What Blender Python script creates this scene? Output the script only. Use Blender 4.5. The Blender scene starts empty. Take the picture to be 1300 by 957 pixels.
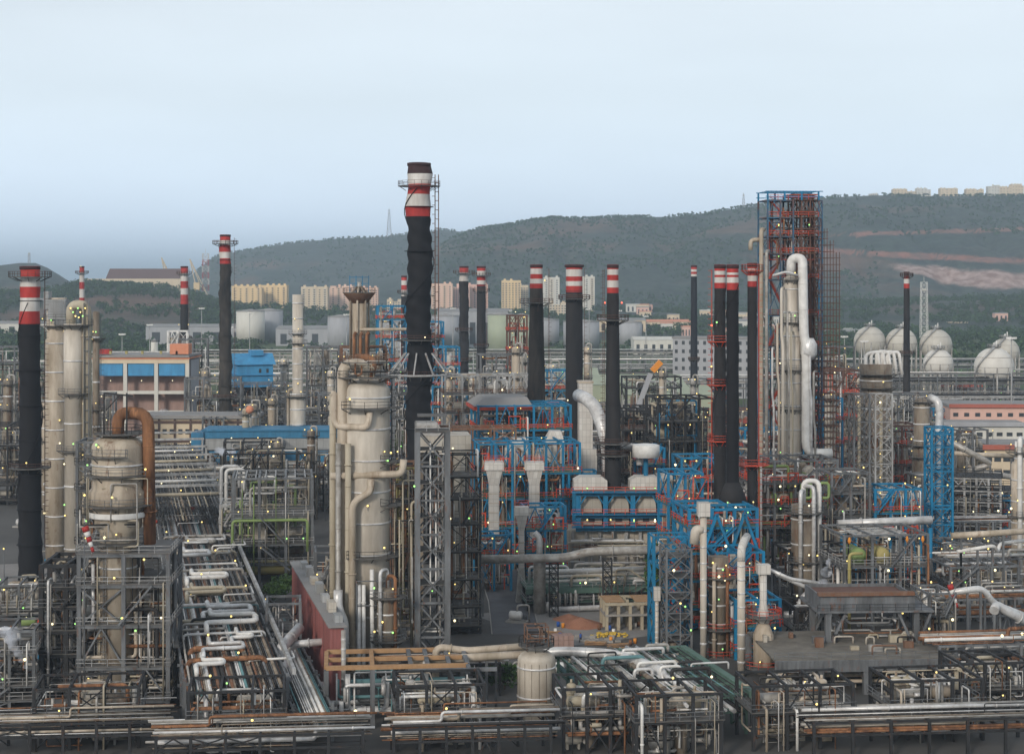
import bpy, math, random
from math import sin, cos, pi, radians, sqrt
from mathutils import Vector, Matrix, noise as mnoise

sc = bpy.context.scene
col = sc.collection
F = 2200.0; HZ = 65.0; CX = 650.0; HY = 355.0
def PX(px, D): return (px - CX) * D / F
def PZ(py, D): return HZ - (py - HY) * D / F
RZ = 0.13           # the plant's street grid is turned a little against the view

# ------------------------------------------------------------------ materials
MATS = {}
def mat(name, c, c2=None, amt=.5, scale=.4, rough=.7, metal=0., rust=0., streak=True, bump=0., rustc=(.16,.065,.03), fine=True):
    if name in MATS: return MATS[name]
    m = bpy.data.materials.new(name); m.use_nodes = True
    nt = m.node_tree; N = nt.nodes; L = nt.links
    b = N['Principled BSDF']
    b.inputs['Roughness'].default_value = rough
    b.inputs['Metallic'].default_value = metal
    b.inputs['Specular IOR Level'].default_value = .3
    if c2 is None: c2 = tuple(x*.55 for x in c)
    g = N.new('ShaderNodeNewGeometry')
    mp = N.new('ShaderNodeMapping'); L.new(g.outputs['Position'], mp.inputs['Vector'])
    mp.inputs['Scale'].default_value = (1, 1, .22 if streak else 1)
    n1 = N.new('ShaderNodeTexNoise'); n1.inputs['Scale'].default_value = scale; n1.inputs['Detail'].default_value = 6
    n1.inputs['Roughness'].default_value = .65
    L.new(mp.outputs[0], n1.inputs['Vector'])
    r1 = N.new('ShaderNodeMapRange'); r1.inputs['From Min'].default_value = .35; r1.inputs['From Max'].default_value = .68
    r1.inputs['To Max'].default_value = amt
    L.new(n1.outputs['Fac'], r1.inputs['Value'])
    mx = N.new('ShaderNodeMixRGB'); mx.inputs[1].default_value = (*c, 1); mx.inputs[2].default_value = (*c2, 1)
    L.new(r1.outputs[0], mx.inputs[0]); out = mx.outputs[0]
    if rust > 0:
        n2 = N.new('ShaderNodeTexNoise'); n2.inputs['Scale'].default_value = scale*2.3; n2.inputs['Detail'].default_value = 8
        n2.inputs['Roughness'].default_value = .7
        mp2 = N.new('ShaderNodeMapping'); mp2.inputs['Location'].default_value = (31, 17, 5)
        mp2.inputs['Scale'].default_value = (1, 1, .3 if streak else 1)
        L.new(g.outputs['Position'], mp2.inputs['Vector']); L.new(mp2.outputs[0], n2.inputs['Vector'])
        r2 = N.new('ShaderNodeMapRange'); t = .68 - .28*rust
        r2.inputs['From Min'].default_value = t; r2.inputs['From Max'].default_value = t + .12
        r2.inputs['To Max'].default_value = .85
        L.new(n2.outputs['Fac'], r2.inputs['Value'])
        mx2 = N.new('ShaderNodeMixRGB'); mx2.inputs[2].default_value = (*rustc, 1)
        L.new(r2.outputs[0], mx2.inputs[0]); L.new(out, mx2.inputs[1]); out = mx2.outputs[0]
    L.new(out, b.inputs['Base Color'])
    if bump > 0:
        n3 = N.new('ShaderNodeTexNoise'); n3.inputs['Scale'].default_value = scale*5; n3.inputs['Detail'].default_value = 4
        L.new(g.outputs['Position'], n3.inputs['Vector'])
        bp = N.new('ShaderNodeBump'); bp.inputs['Strength'].default_value = bump; bp.inputs['Distance'].default_value = .3
        L.new(n3.outputs['Fac'], bp.inputs['Height']); L.new(bp.outputs[0], b.inputs['Normal'])
    MATS[name] = m
    return m
def panelled(name, c, c2, sx=1.2, sz=1.6, rust=0., rough=.6, line=.66, amt=.9):
    """sheet cladding with seams: brick texture on x/z of world position"""
    if name in MATS: return MATS[name]
    m = mat(name, c, c2, amt, .5, rough, 0., rust)
    nt = m.node_tree; N = nt.nodes; L = nt.links; b = N['Principled BSDF']
    src = b.inputs['Base Color'].links[0].from_socket
    g = N.new('ShaderNodeNewGeometry'); sp = N.new('ShaderNodeSeparateXYZ'); L.new(g.outputs['Position'], sp.inputs[0])
    ad = N.new('ShaderNodeMath'); ad.operation = 'ADD'; L.new(sp.outputs[0], ad.inputs[0]); L.new(sp.outputs[1], ad.inputs[1])
    cm = N.new('ShaderNodeCombineXYZ'); L.new(ad.outputs[0], cm.inputs[0]); L.new(sp.outputs[2], cm.inputs[1])
    br = N.new('ShaderNodeTexBrick'); br.offset = 0
    br.inputs['Color1'].default_value = (1,1,1,1); br.inputs['Color2'].default_value = (.86,.85,.84,1)
    br.inputs['Mortar'].default_value = (line,line,line,1)
    br.inputs['Scale'].default_value = 1; br.inputs['Mortar Size'].default_value = .05
    br.inputs['Brick Width'].default_value = sx; br.inputs['Row Height'].default_value = sz
    L.new(cm.outputs[0], br.inputs['Vector'])
    mu = N.new('ShaderNodeMixRGB'); mu.blend_type = 'MULTIPLY'; mu.inputs[0].default_value = 1
    L.new(src, mu.inputs[1]); L.new(br.outputs['Color'], mu.inputs[2]); L.new(mu.outputs[0], b.inputs['Base Color'])
    return m
def emit(name, c, s):
    m = bpy.data.materials.new(name); m.use_nodes = True
    b = m.node_tree.nodes['Principled BSDF']; b.inputs['Base Color'].default_value = (*c, 1)
    b.inputs['Emission Color'].default_value = (*c, 1); b.inputs['Emission Strength'].default_value = s
    m.cycles.emission_sampling = 'NONE'
    MATS[name] = m; return m

mat('black_coat', (.006,.006,.008), (.014,.013,.014), .6, .5, .8)
mat('black_worn', (.014,.013,.013), (.07,.06,.05), .9, .35, .8, rust=.15)
mat('charcoal_coat', (.016,.016,.018), (.036,.032,.03), .7, .4, .8)
mat('navy_coat', (.012,.014,.02), (.025,.026,.03), .6, .4, .8)
mat('stripe_red', (.42,.035,.028), (.24,.022,.02), .9, .6, .65)
mat('stripe_white', (.6,.57,.53), (.36,.32,.28), .7, .6, .65, rust=.1)
mat('soot', (.05,.02,.02), (.02,.015,.015), .6, .5, .8)
mat('blue_steel', (.006,.19,.37), (.012,.11,.2), 1., .35, .6, rust=.26, rustc=(.1,.06,.04))
mat('blue_worn', (.015,.15,.28), (.05,.06,.075), 1., .3, .7, rust=.75, rustc=(.13,.06,.04))
mat('deck_brown', (.2,.18,.15), (.1,.09,.075), .9, .35, .85, rust=.2, streak=False)
mat('deep_blue', (.01,.12,.26), (.01,.07,.15), .6, .5, .5)
mat('red_rail', (.62,.075,.03), (.34,.05,.03), .9, .6, .6)
mat('reactor_skin', (.46,.39,.3), (.17,.125,.085), 1., .3, .55, rust=.45, rustc=(.15,.08,.045))
mat('brown_steel', (.14,.07,.05), (.07,.04,.03), .7, .8, .8)
mat('grey_steel', (.17,.178,.185), (.05,.05,.05), .9, .5, .6, rust=.38)
mat('dark_steel', (.03,.031,.033), (.012,.012,.012), .8, .6, .7, rust=.4, rustc=(.09,.04,.02))
mat('light_steel', (.42,.42,.41), (.17,.16,.15), .9, .6, .55, rust=.35)
mat('rusty_steel', (.2,.12,.08), (.11,.06,.04), .8, .6, .8, rust=.7)
mat('beige_frame', (.42,.37,.27), (.26,.21,.15), .7, .6, .7, rust=.35)
mat('lagging', (.55,.47,.375), (.24,.19,.13), 1., .25, .5, .0, rust=.35, rustc=(.2,.12,.07))
mat('lagging_clean', (.62,.56,.475), (.31,.265,.21), .9, .25, .45, .0, rust=.16, rustc=(.24,.17,.11))
mat('lagging_dirty', (.28,.235,.18), (.09,.07,.052), 1., .3, .6, 0., rust=.6, rustc=(.13,.07,.04))
mat('tin', (.68,.67,.65), (.36,.34,.32), .9, .5, .4, .2, rust=.12, streak=False)
mat('tin_dull', (.42,.4,.37), (.19,.17,.14), .9, .6, .45, .15, rust=.25, streak=False)
mat('pipe_white', (.74,.72,.68), (.45,.43,.4), .7, .5, .5, rust=.1, streak=False)
mat('pipe_rust', (.26,.12,.055), (.07,.035,.022), 1., .45, .85, rust=.6, rustc=(.36,.17,.08))
mat('pipe_dark', (.035,.033,.032), (.018,.016,.015), .6, .6, .7, rust=.25)
mat('pipe_green', (.22,.3,.1), (.13,.18,.07), .6, .6, .6)
mat('pipe_teal', (.12,.24,.25), (.07,.14,.15), .6, .6, .5)
mat('pipe_beige', (.42,.37,.28), (.28,.23,.16), .7, .6, .6, rust=.2)
mat('pipe_yellow', (.36,.31,.12), (.3,.24,.09), .6, .6, .6, rust=.2)
panelled('duct_panel', (.5,.46,.39), (.36,.31,.25), 1.6, 1.6, .22)
panelled('duct_white', (.62,.59,.54), (.5,.46,.41), 1.0, 1.5, .08)
panelled('grey_panel', (.36,.37,.37), (.25,.25,.24), 2.2, 2.4, .12)
panelled('red_sheet', (.33,.12,.11), (.2,.075,.065), .8, 14, .1, line=.6)
panelled('blue_sheet', (.035,.19,.34), (.03,.14,.25), 1.2, 30, 0, line=.8)
panelled('blue_cloth', (.06,.29,.52), (.05,.2,.38), 3, 30, 0, line=.9)
mat('concrete', (.33,.31,.28), (.2,.185,.165), .7, .3, .85, rust=.08, bump=.1)
mat('concrete_dark', (.17,.16,.15), (.1,.095,.085), .7, .3, .85, rust=.15, bump=.1)
mat('grating', (.13,.125,.115), (.055,.05,.045), .7, .9, .8, rust=.35, streak=False)
mat('slab_roof', (.27,.26,.25), (.19,.18,.17), .6, .15, .85, streak=False)
mat('green_deck', (.1,.17,.135), (.06,.1,.08), .6, .5, .7, rust=.15)
mat('green_sheet', (.36,.39,.28), (.27,.3,.22), .7, .06, .7, streak=False)
mat('timber', (.4,.24,.12), (.25,.14,.07), .7, .8, .8)
mat('plaster_white', (.6,.58,.52), (.48,.45,.39), .6, .2, .85, rust=.05)
mat('plaster_cream', (.62,.51,.36), (.5,.4,.28), .6, .2, .85)
mat('plaster_yellow', (.72,.54,.3), (.6,.44,.25), .5, .1, .85)
mat('plaster_orange', (.68,.47,.36), (.58,.39,.3), .5, .1, .85)
mat('plaster_pink', (.66,.42,.34), (.56,.36,.29), .5, .1, .85)
mat('plaster_grey', (.36,.36,.37), (.26,.26,.27), .6, .2, .85)
mat('roof_red', (.38,.12,.085), (.36,.1,.07), .6, .4, .8)
mat('roof_orange', (.62,.25,.14), (.5,.2,.12), .6, .4, .8)
mat('brick_dim', (.36,.24,.2), (.22,.15,.13), .7, .6, .9)
mat('window_dark', (.04,.045,.05), (.06,.065,.07), .5, .3, .3)
mat('band_brown', (.12,.075,.06), (.07,.05,.045), .7, .4, .8)  # mottled brown of the office building's bands and uprights
mat('sphere_paint', (.52,.49,.43), (.38,.35,.3), .8, .12, .55, rust=.2, rustc=(.25,.2,.15))
mat('sphere_white', (.66,.63,.57), (.5,.47,.42), .7, .15, .5, rust=.05)
mat('bark', (.09,.065,.045), (.05,.04,.03), .6, 2, .9)
mat('leaf', (.05,.1,.022), (.022,.05,.014), .9, .35, .8, streak=False)
mat('leaf_bright', (.075,.14,.028), (.035,.07,.018), .9, .5, .8, streak=False)
mat('leaf_wood', (.034,.066,.022), (.016,.034,.014), .9, .03, .85, streak=False)
mat('orange_paint', (.7,.26,.03), (.5,.18,.03), .5, .6, .5)
mat('earth_red', (.32,.15,.09), (.22,.1,.06), .7, .8, .95, streak=False, bump=.3)
mat('ore', (.13,.075,.065), (.09,.055,.05), .6, .02, .95, streak=False)
mat('yellow_sack', (.62,.42,.06), (.5,.32,.05), .5, .8, .7)
mat('cloth_blue', (.03,.1,.35), None, .4, 2, .8)
mat('skin', (.2,.11,.07), None, .3, 2, .7)
mat('cloth_dark', (.04,.04,.05), None, .3, 2, .8)
emit('bulb_warm', (1., .72, .22), 1.15)
emit('bulb_white', (1., .86, .5), 1.3)
emit('bulb_green', (.42, 1., .25), .85)
emit('bulb_red', (1., .12, .06), 2.2)

# ------------------------------------------------------------------ mesh builder
class MB:
    def __init__(s): s.v = []; s.f = []; s.mi = []; s.sm = []; s.cur = 0
    def add(s, vs, fs, smooth=False):
        o = len(s.v); s.v.extend(vs)
        for f in fs: s.f.append(tuple(i+o for i in f)); s.mi.append(s.cur); s.sm.append(smooth)
    def box(s, x0, y0, z0, x1, y1, z1):
        s.add([(x0,y0,z0),(x1,y0,z0),(x1,y1,z0),(x0,y1,z0),(x0,y0,z1),(x1,y0,z1),(x1,y1,z1),(x0,y1,z1)],
              [(0,3,2,1),(4,5,6,7),(0,1,5,4),(1,2,6,5),(2,3,7,6),(3,0,4,7)]); return s
    def bar(s, p, q, w, h=None):
        p = Vector(p); q = Vector(q); d = q - p
        if d.length < 1e-4: return s
        d.normalize(); u = Vector((0,0,1)).cross(d)
        if u.length < .05: u = Vector((1,0,0))
        u.normalize(); v = d.cross(u); h = h or w
        vs = []
        for c in (p, q):
            for a, b in ((-1,-1),(1,-1),(1,1),(-1,1)): vs.append(tuple(c + u*(a*w/2) + v*(b*h/2)))
        s.add(vs, [(0,1,5,4),(1,2,6,5),(2,3,7,6),(3,0,4,7),(0,3,2,1),(4,5,6,7)]); return s
    def lathe(s, x, y, prof, n=24, cap=True, wob=None, mats=None):
        o = len(s.v); k = len(prof)
        for (r, z) in prof:
            for i in range(n):
                a = 2*pi*i/n; rr = r*(wob(a, z) if wob else 1)
                s.v.append((x+rr*cos(a), y+rr*sin(a), z))
        for j in range(k-1):
            for i in range(n):
                i2 = (i+1) % n
                s.f.append((o+j*n+i, o+j*n+i2, o+(j+1)*n+i2, o+(j+1)*n+i))
                s.mi.append(mats[j] if mats else s.cur); s.sm.append(True)
        if cap:
            s.f.append(tuple(o+(k-1)*n+i for i in range(n))); s.mi.append(mats[-1] if mats else s.cur); s.sm.append(False)
            s.f.append(tuple(o+n-1-i for i in range(n))); s.mi.append(mats[0] if mats else s.cur); s.sm.append(False)
        return s
    def cyl(s, x, y, z0, z1, r0, r1=None, n=16): return s.lathe(x, y, [(r0,z0),(r1 if r1 is not None else r0,z1)], n)
    def dome(s, x, y, z0, z1, r, hd=None, n=28, hb=None):
        """upright vessel with a domed top (and bottom when hb)"""
        hd = r*.55 if hd is None else hd; P = []
        if hb:
            for i in range(1, 6): a = pi/2*i/6; P.append((r*sin(a), z0 + hb*(1-cos(a))))
            P.append((r, z0+hb))
        else: P.append((r, z0))
        P.append((r, z1-hd))
        for i in range(1, 7): a = pi/2*i/6.3; P.append((r*cos(a), z1-hd+hd*sin(a)))
        return s.lathe(x, y, P, n)
    def tube(s, pts, r, n=8, fillet=True):
        pts = [Vector(p) for p in pts]; P = [pts[0]]
        if fillet and r >= .16:      # cladding joints and flanges along the straight runs
            for a, b in zip(pts, pts[1:]):
                L = (b-a).length
                if L > 3.5 and L < 90:
                    k = min(14, int(L/max(3.2, r*7))); d = (b-a).normalized()
                    for i in range(1, k+1):
                        c = a.lerp(b, i/(k+1)); big = (i*7+int(L*3)) % 5 == 0
                        s.tube([c-d*(.1 if big else .06), c+d*(.1 if big else .06)], r*(1.3 if big else 1.07), n, False)
        for i in range(1, len(pts)-1):
            a, b, c = pts[i-1], pts[i], pts[i+1]
            if fillet:
                d = min(r*2.6, (b-a).length*.45, (c-b).length*.45)
                p0 = b + (a-b).normalized()*d; p1 = b + (c-b).normalized()*d
                for t in (0,.25,.5,.75,1): P.append(p0*(1-t)**2 + b*2*t*(1-t) + p1*t*t)
            else: P.append(b)
        P.append(pts[-1])
        Q = [P[0]]
        for p in P[1:]:
            if (p-Q[-1]).length > 1e-4: Q.append(p)
        P = Q
        if len(P) < 2: return s
        o = len(s.v); d = (P[1]-P[0]).normalized()
        u = d.cross(Vector((.13,.21,.97)));
        if u.length < .05: u = d.cross(Vector((1,0,0)))
        u.normalize()
        for i, p in enumerate(P):
            if i == 0: t = P[1]-P[0]
            elif i == len(P)-1: t = P[-1]-P[-2]
            else: t = (P[i]-P[i-1]).normalized() + (P[i+1]-P[i]).normalized()
            if t.length < 1e-5: t = P[i]-P[i-1]
            t.normalize(); u = (u - t*u.dot(t)).normalized(); w = t.cross(u)
            for k in range(n):
                a = 2*pi*k/n; s.v.append(tuple(p + u*(r*cos(a)) + w*(r*sin(a))))
        for i in range(len(P)-1):
            for k in range(n):
                k2 = (k+1) % n
                s.f.append((o+i*n+k, o+i*n+k2, o+(i+1)*n+k2, o+(i+1)*n+k)); s.mi.append(s.cur); s.sm.append(n > 5)
        s.f.append(tuple(o+n-1-k for k in range(n))); s.mi.append(s.cur); s.sm.append(False)
        s.f.append(tuple(o+(len(P)-1)*n+k for k in range(n))); s.mi.append(s.cur); s.sm.append(False)
        return s
    def sphere(s, x, y, z, r, n=20, m=12, sq=1):
        P = [(r*sin(pi*i/m) if 0 < i < m else .01*r, z - r*sq*cos(pi*i/m)) for i in range(m+1)]
        return s.lathe(x, y, P, n, cap=False)
    def drum(s, p, q, r, n=16):
        """horizontal vessel with dished ends between p and q"""
        p = Vector(p); q = Vector(q); L = (q-p).length; t = MB(); hd = r*.45
        P = [(r*sin(a), hd*(1-cos(a))) for a in (pi/16, pi/6, pi/3)] + [(r, hd), (r, L-hd)] + [(r*sin(a), L-hd*(1-cos(a))) for a in (pi/3, pi/6, pi/16)]
        t.lathe(0, 0, P, n)
        d = (q-p).normalized(); M = d.to_track_quat('Z', 'Y').to_matrix()
        s.add([tuple(p + M @ Vector(v)) for v in t.v], t.f, False)
        for k in range(1, len(t.f)+1): s.sm[-k] = True
        return s
    def prism(s, poly, y0, y1):
        """polygon in x/z pushed from y0 to y1"""
        n = len(poly); vs = [(x, y0, z) for x, z in poly] + [(x, y1, z) for x, z in poly]
        s.add(vs, [tuple(range(n)), tuple(reversed(range(n, 2*n)))] + [((i+1) % n, i, i+n, (i+1) % n + n) for i in range(n)])
        return s
    def frustum(s, x0,y0,x1,y1,z0, X0,Y0,X1,Y1,z1):
        s.add([(x0,y0,z0),(x1,y0,z0),(x1,y1,z0),(x0,y1,z0),(X0,Y0,z1),(X1,Y0,z1),(X1,Y1,z1),(X0,Y1,z1)],
              [(0,3,2,1),(4,5,6,7),(0,1,5,4),(1,2,6,5),(2,3,7,6),(3,0,4,7)]); return s
    def rail(s, pts, h=1.1, step=2.2, w=.07, closed=False):
        P = [Vector(p) for p in pts]
        if closed: P.append(P[0])
        for a, b in zip(P, P[1:]):
            L = (b-a).length; n = max(1, round(L/step))
            for hh in (h, h*.5): s.bar(a+Vector((0,0,hh)), b+Vector((0,0,hh)), w)
            for i in range(n+1): c = a.lerp(b, i/n); s.bar(c, c+Vector((0,0,h)), w)
        return s
    def mesh(s, name, ms, off=(0,0,0)):
        me = bpy.data.meshes.new(name); ox, oy, oz = off
        me.from_pydata([(x-ox, y-oy, z-oz) for x, y, z in s.v] if any(off) else s.v, [], s.f)
        ms = [ms] if isinstance(ms, str) else ms
        for m in ms: me.materials.append(MATS[m])
        me.polygons.foreach_set('material_index', s.mi); me.polygons.foreach_set('use_smooth', s.sm)
        me.update(); return me

# ------------------------------------------------------------------ things and parts
USED = {}
def single(label):
    """a label may be used once: a repeat is told apart by the caller"""
    USED[label] = USED.get(label, 0) + 1
    return label
ALL = []
class Thing:
    def __init__(s, name, label, cat, loc, rz=0., group=None):
        o = bpy.data.objects.new(name, None); col.objects.link(o); o.empty_display_size = 1
        o.location = loc; o.rotation_euler = (0, 0, rz)
        o['label'] = single(label); o['category'] = cat
        if group: o['group'] = group
        s.o = o; s.loc = Vector(loc); s.n = {}; s.rng = random.Random(name + label + 'a'); ALL.append(s)
    def part(s, name, mb, m, parent=None, label=None):
        if not mb.f: return None
        o = bpy.data.objects.new(name, mb.mesh(name, m)); col.objects.link(o); o.parent = parent or s.o
        if label: o['label'] = label
        s.n[name] = s.n.get(name, 0) + 1
        return o
    def lamp(s, p, kind='warm', parent=None):
        if s.n.get('lamp', 0) >= 60: return
        o = bpy.data.objects.new('lamp', LAMPS[kind]); col.objects.link(o); o.parent = parent or s.o; o.location = p
        s.n['lamp'] = s.n.get('lamp', 0) + 1
    def lamps(s, pts, green=.3):
        for p in pts:
            if s.rng.random() < .38: continue
            u = s.rng.random(); v = s.rng.random(); s.lamp(p, ('green' if v < .6 else 'green small') if u < green*.8 else ('white' if v < .5 else 'white big') if u < green+.15 else ('warm' if v < .5 else 'warm small'))
def one(name, mb, m, label, cat, loc=(0,0,0), rz=0., group=None, kind=None):
    o = bpy.data.objects.new(name, mb.mesh(name, m)); col.objects.link(o); o.location = loc; o.rotation_euler = (0,0,rz)
    if kind: o['kind'] = kind
    if label: o['label'] = single(label) if kind != 'structure' else label
    if cat: o['category'] = cat
    if group: o['group'] = group
    return o
def lampmesh(kind, r=.17):
    m = MB(); m.bar((0,0,0),(0,0,.7),.08); m.box(-.16,-.12,.82,.16,.2,.98); m.cur = 1; m.sphere(0,-.12,.8,r,8,6); return m.mesh('lamp', ['grey_steel','bulb_'+kind])
LAMPS = {k: lampmesh(k) for k in ('warm','white','green','red')}
LAMPS['warm small'] = lampmesh('warm', .13); LAMPS['green small'] = lampmesh('green', .13); LAMPS['white big'] = lampmesh('white', .24)

# ------------------------------------------------------------------ kit
PIPEMATS = ['tin','tin_dull','tin_dull','pipe_white','pipe_beige','pipe_rust','pipe_dark','lagging']
def frame_mb(W, Dp, zs, nx, ny, cw=.4, bw=.3, brace=.4, rng=None, x0=None, y0=0., z0=0., front=None):
    """steel frame of nx by ny bays with beams at zs"""
    rng = rng or random.Random(1); m = MB(); x0 = -W/2 if x0 is None else x0
    xs = [x0 + W*i/nx for i in range(nx+1)]; ys = [y0 + Dp*i/ny for i in range(ny+1)]
    top = zs[-1]
    for x in xs:
        for y in ys: m.box(x-cw/2, y-cw/2, z0, x+cw/2, y+cw/2, top)
    for z in zs:
        for y in ys: m.box(xs[0], y-bw/2, z-bw-.02, xs[-1], y+bw/2, z-.02)
        for x in xs: m.box(x-bw/2+.01, ys[0], z-bw-.03, x+bw/2+.01, ys[-1], z-.03)
    zz = [z0] + list(zs)
    for a, b in zip(zz, zz[1:]):
        for i in range(nx):
            for y in (ys[0], ys[-1]):
                if rng.random() < brace:
                    if rng.random() < .6: m.bar((xs[i],y,a),(xs[i+1],y,b-bw),bw*.55); m.bar((xs[i+1],y,a),(xs[i],y,b-bw),bw*.55)
                    else: xm = (xs[i]+xs[i+1])/2; m.bar((xs[i],y,a),(xm,y,b-bw),bw*.55); m.bar((xs[i+1],y,a),(xm,y,b-bw),bw*.55)
        for j in range(ny):
            for x in (xs[0], xs[-1]):
                if rng.random() < brace: m.bar((x,ys[j],a),(x,ys[j+1],b-bw),bw*.55); m.bar((x,ys[j+1],a),(x,ys[j],b-bw),bw*.55)
    return m
def lattice_mb(W, Dp, z0, z1, bay, cw=.3, bw=.16, x0=None, y0=0.):
    m = MB(); x0 = -W/2 if x0 is None else x0
    n = max(1, round((z1-z0)/bay)); h = (z1-z0)/n
    C = [(x0,y0),(x0+W,y0),(x0+W,y0+Dp),(x0,y0+Dp)]
    for x, y in C: m.box(x-cw/2,y-cw/2,z0,x+cw/2,y+cw/2,z1)
    for k in range(n+1):
        z = z0 + k*h
        for a, b in zip(C, C[1:]+C[:1]):
            m.bar((*a,z-.05),(*b,z-.05),bw*1.3)
            if k < n: m.bar((*a,z),(*b,z+h),bw); m.bar((*b,z),(*a,z+h),bw)
    return m
def rpipe(rng, W, Dp, z0, z1, r, x0=None, y0=0.):
    x0 = -W/2 if x0 is None else x0
    p = Vector((x0+rng.random()*W, y0+rng.random()*Dp, z0+rng.random()*(z1-z0)))
    pts = [p.copy()]; last = -1
    for _ in range(rng.randint(2, 5)):
        ax = rng.choice([a for a in (0, 0, 1, 2, 2) if a != last]); last = ax
        q = p.copy()
        if ax == 0: q.x = x0 + rng.random()*W
        elif ax == 1: q.y = y0 + rng.random()*Dp
        else: q.z = z0 + rng.random()*(z1-z0)
        if (q-p).length > r*3: pts.append(q.copy()); p = q
    return pts
def clutter(T, W, Dp, z0, z1, n, rmin=.08, rmax=.3, mats=None, x0=None, y0=0., front=0.):
    rng = T.rng
    for _ in range(n):
        r = rmin + (rmax-rmin)*rng.random()**2
        pts = rpipe(rng, W, Dp, z0, z1, r, x0, y0)
        if len(pts) < 2: continue
        T.part('pipe', MB().tube(pts, r, 7), rng.choice(mats or PIPEMATS))
def equip(T, W, Dp, zs, n, mats=('lagging','lagging_dirty','tin_dull','duct_panel','beige_frame'), x0=None, y0=0.):
    """drums, upright vessels and exchangers standing on the floors"""
    rng = T.rng; x0 = -W/2 if x0 is None else x0; fl = [0.] + list(zs[:-1])
    for _ in range(n):
        z = rng.choice(fl) + .1; k = rng.random(); mt = rng.choice(mats)
        x = x0 + W*(.15+.7*rng.random()); y = y0 + Dp*(.2+.55*rng.random())
        nxt = [q for q in zs if q > z+.2]; hh = (nxt[0]-z if nxt else 5)*.8
        if k < .4:
            r = min(1.1, W*.12, hh*.3)*(.6+.4*rng.random()); L = min(W*.4, 6)*(.6+.4*rng.random()); m = MB()
            m.drum((x-L/2,y,z+r+.5),(x+L/2,y,z+r+.5),r); m.box(x-L*.3-.15,y-r*.6,z-.1,x-L*.3+.15,y+r*.6,z+.8); m.box(x+L*.3-.15,y-r*.6,z-.1,x+L*.3+.15,y+r*.6,z+.8)
            T.part('drum', m, mt)
        elif k < .75:
            r = min(1.0, W*.1)*(.5+.5*rng.random()); m = MB(); m.dome(x,y,z-.1,z+hh,r,n=14); m.lathe(x,y,[(r*1.06,z+hh*.5),(r*1.06,z+hh*.5+.2)],14); m.cyl(x,y,z+hh-.1,z+hh+.5,r*.25,n=8)
            T.part('vessel', m, mt)
        else:
            w = min(1.6, W*.12)*(.6+.6*rng.random()); m = MB(); m.box(x-w,y-w*.7,z-.1,x+w,y+w*.7,z+hh*.6); m.frustum(x-w,y-w*.7,x+w,y+w*.7,z+hh*.6, x-w*.4,y-w*.3,x+w*.4,y+w*.3,z+hh*.85)
            T.part('equipment_box', m, mt)
def decks(T, W, Dp, zs, deckm, railm, x0=None, y0=0., over=.4, rw=.07):
    x0 = -W/2 if x0 is None else x0
    for z in zs:
        m = MB().box(x0-over, y0-over, z, x0+W+over, y0+Dp+over, z+.12); d = T.part('deck', m, deckm)
        r = MB().rail([(x0-over,y0-over,z+.12),(x0+W+over,y0-over,z+.12),(x0+W+over,y0+Dp+over,z+.12),(x0-over,y0+Dp+over,z+.12)], closed=True, w=rw)
        T.part('railing', r, railm, d)
def stair(T, x0, z0, x1, z1, y, m='grey_steel', w=.9):
    s = MB()
    for yy in (y, y+w): s.bar((x0,yy,z0),(x1,yy,z1),.12,.28); s.bar((x0,yy,z0+1),(x1,yy,z1+1),.07)
    n = max(3, int(abs(z1-z0)/.3))
    for i in range(n): t = (i+.5)/n; s.box(x0+(x1-x0)*t-.14, y, z0+(z1-z0)*t-.03, x0+(x1-x0)*t+.14, y+w, z0+(z1-z0)*t+.03)
    T.part('stair', s, m)
def ringdeck(T, r, z, w=1.3, a0=0., a1=2*pi, deckm='grating', railm='grey_steel', n=18, cx=0., cy=0., rw=.07):
    full = abs(a1-a0) > 6.2; m = MB(); N = max(4, int(n*abs(a1-a0)/(2*pi)))
    A = [a0+(a1-a0)*i/N for i in range(N+1)]
    for a, b in zip(A, A[1:]):
        q = [(cx+rr*cos(t), cy+rr*sin(t)) for rr, t in ((r,a),(r+w,a),(r+w,b),(r,b))]
        m.add([(x,y,z) for x,y in q]+[(x,y,z+.15) for x,y in q], [(0,3,2,1),(4,5,6,7),(0,1,5,4),(1,2,6,5),(2,3,7,6),(3,0,4,7)])
    for a in A[::2]: m.bar((cx+r*cos(a),cy+r*sin(a),z-.9),(cx+(r+w*.9)*cos(a),cy+(r+w*.9)*sin(a),z),.12)
    d = T.part('platform', m, deckm)
    s = MB(); R = [(cx+(r+w-.05)*cos(t), cy+(r+w-.05)*sin(t), z+.15) for t in A]
    if not full: R = [(cx+r*cos(a0),cy+r*sin(a0),z+.15)] + R + [(cx+r*cos(a1),cy+r*sin(a1),z+.15)]
    s.rail(R, w=rw, step=1.6); T.part('railing', s, railm, d)
def ladder(T, r, z0, z1, a=-pi/2+.9, m='grey_steel', cage=True, w=.5, cx=0., cy=0.):
    s = MB(); c, d = cos(a), sin(a); tx, ty = -d, c; R = r+.3
    for k in (-1, 1): s.bar((cx+R*c+tx*w/2*k, cy+R*d+ty*w/2*k, z0),(cx+R*c+tx*w/2*k, cy+R*d+ty*w/2*k, z1),.08)
    z = z0
    while z < z1:
        s.bar((cx+R*c+tx*w/2,cy+R*d+ty*w/2,z),(cx+R*c-tx*w/2,cy+R*d-ty*w/2,z),.06)
        if cage and int((z-z0)/.6) % 2 == 0:
            P = [(cx+(R+.8*sin(q))*c+tx*.45*cos(q), cy+(R+.8*sin(q))*d+ty*.45*cos(q), z) for q in (0, pi/4, pi/2, 3*pi/4, pi)]
            for u, v in zip(P, P[1:]): s.bar(u, v, .06)
        z += .6
    T.part('ladder', s, m)

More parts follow.
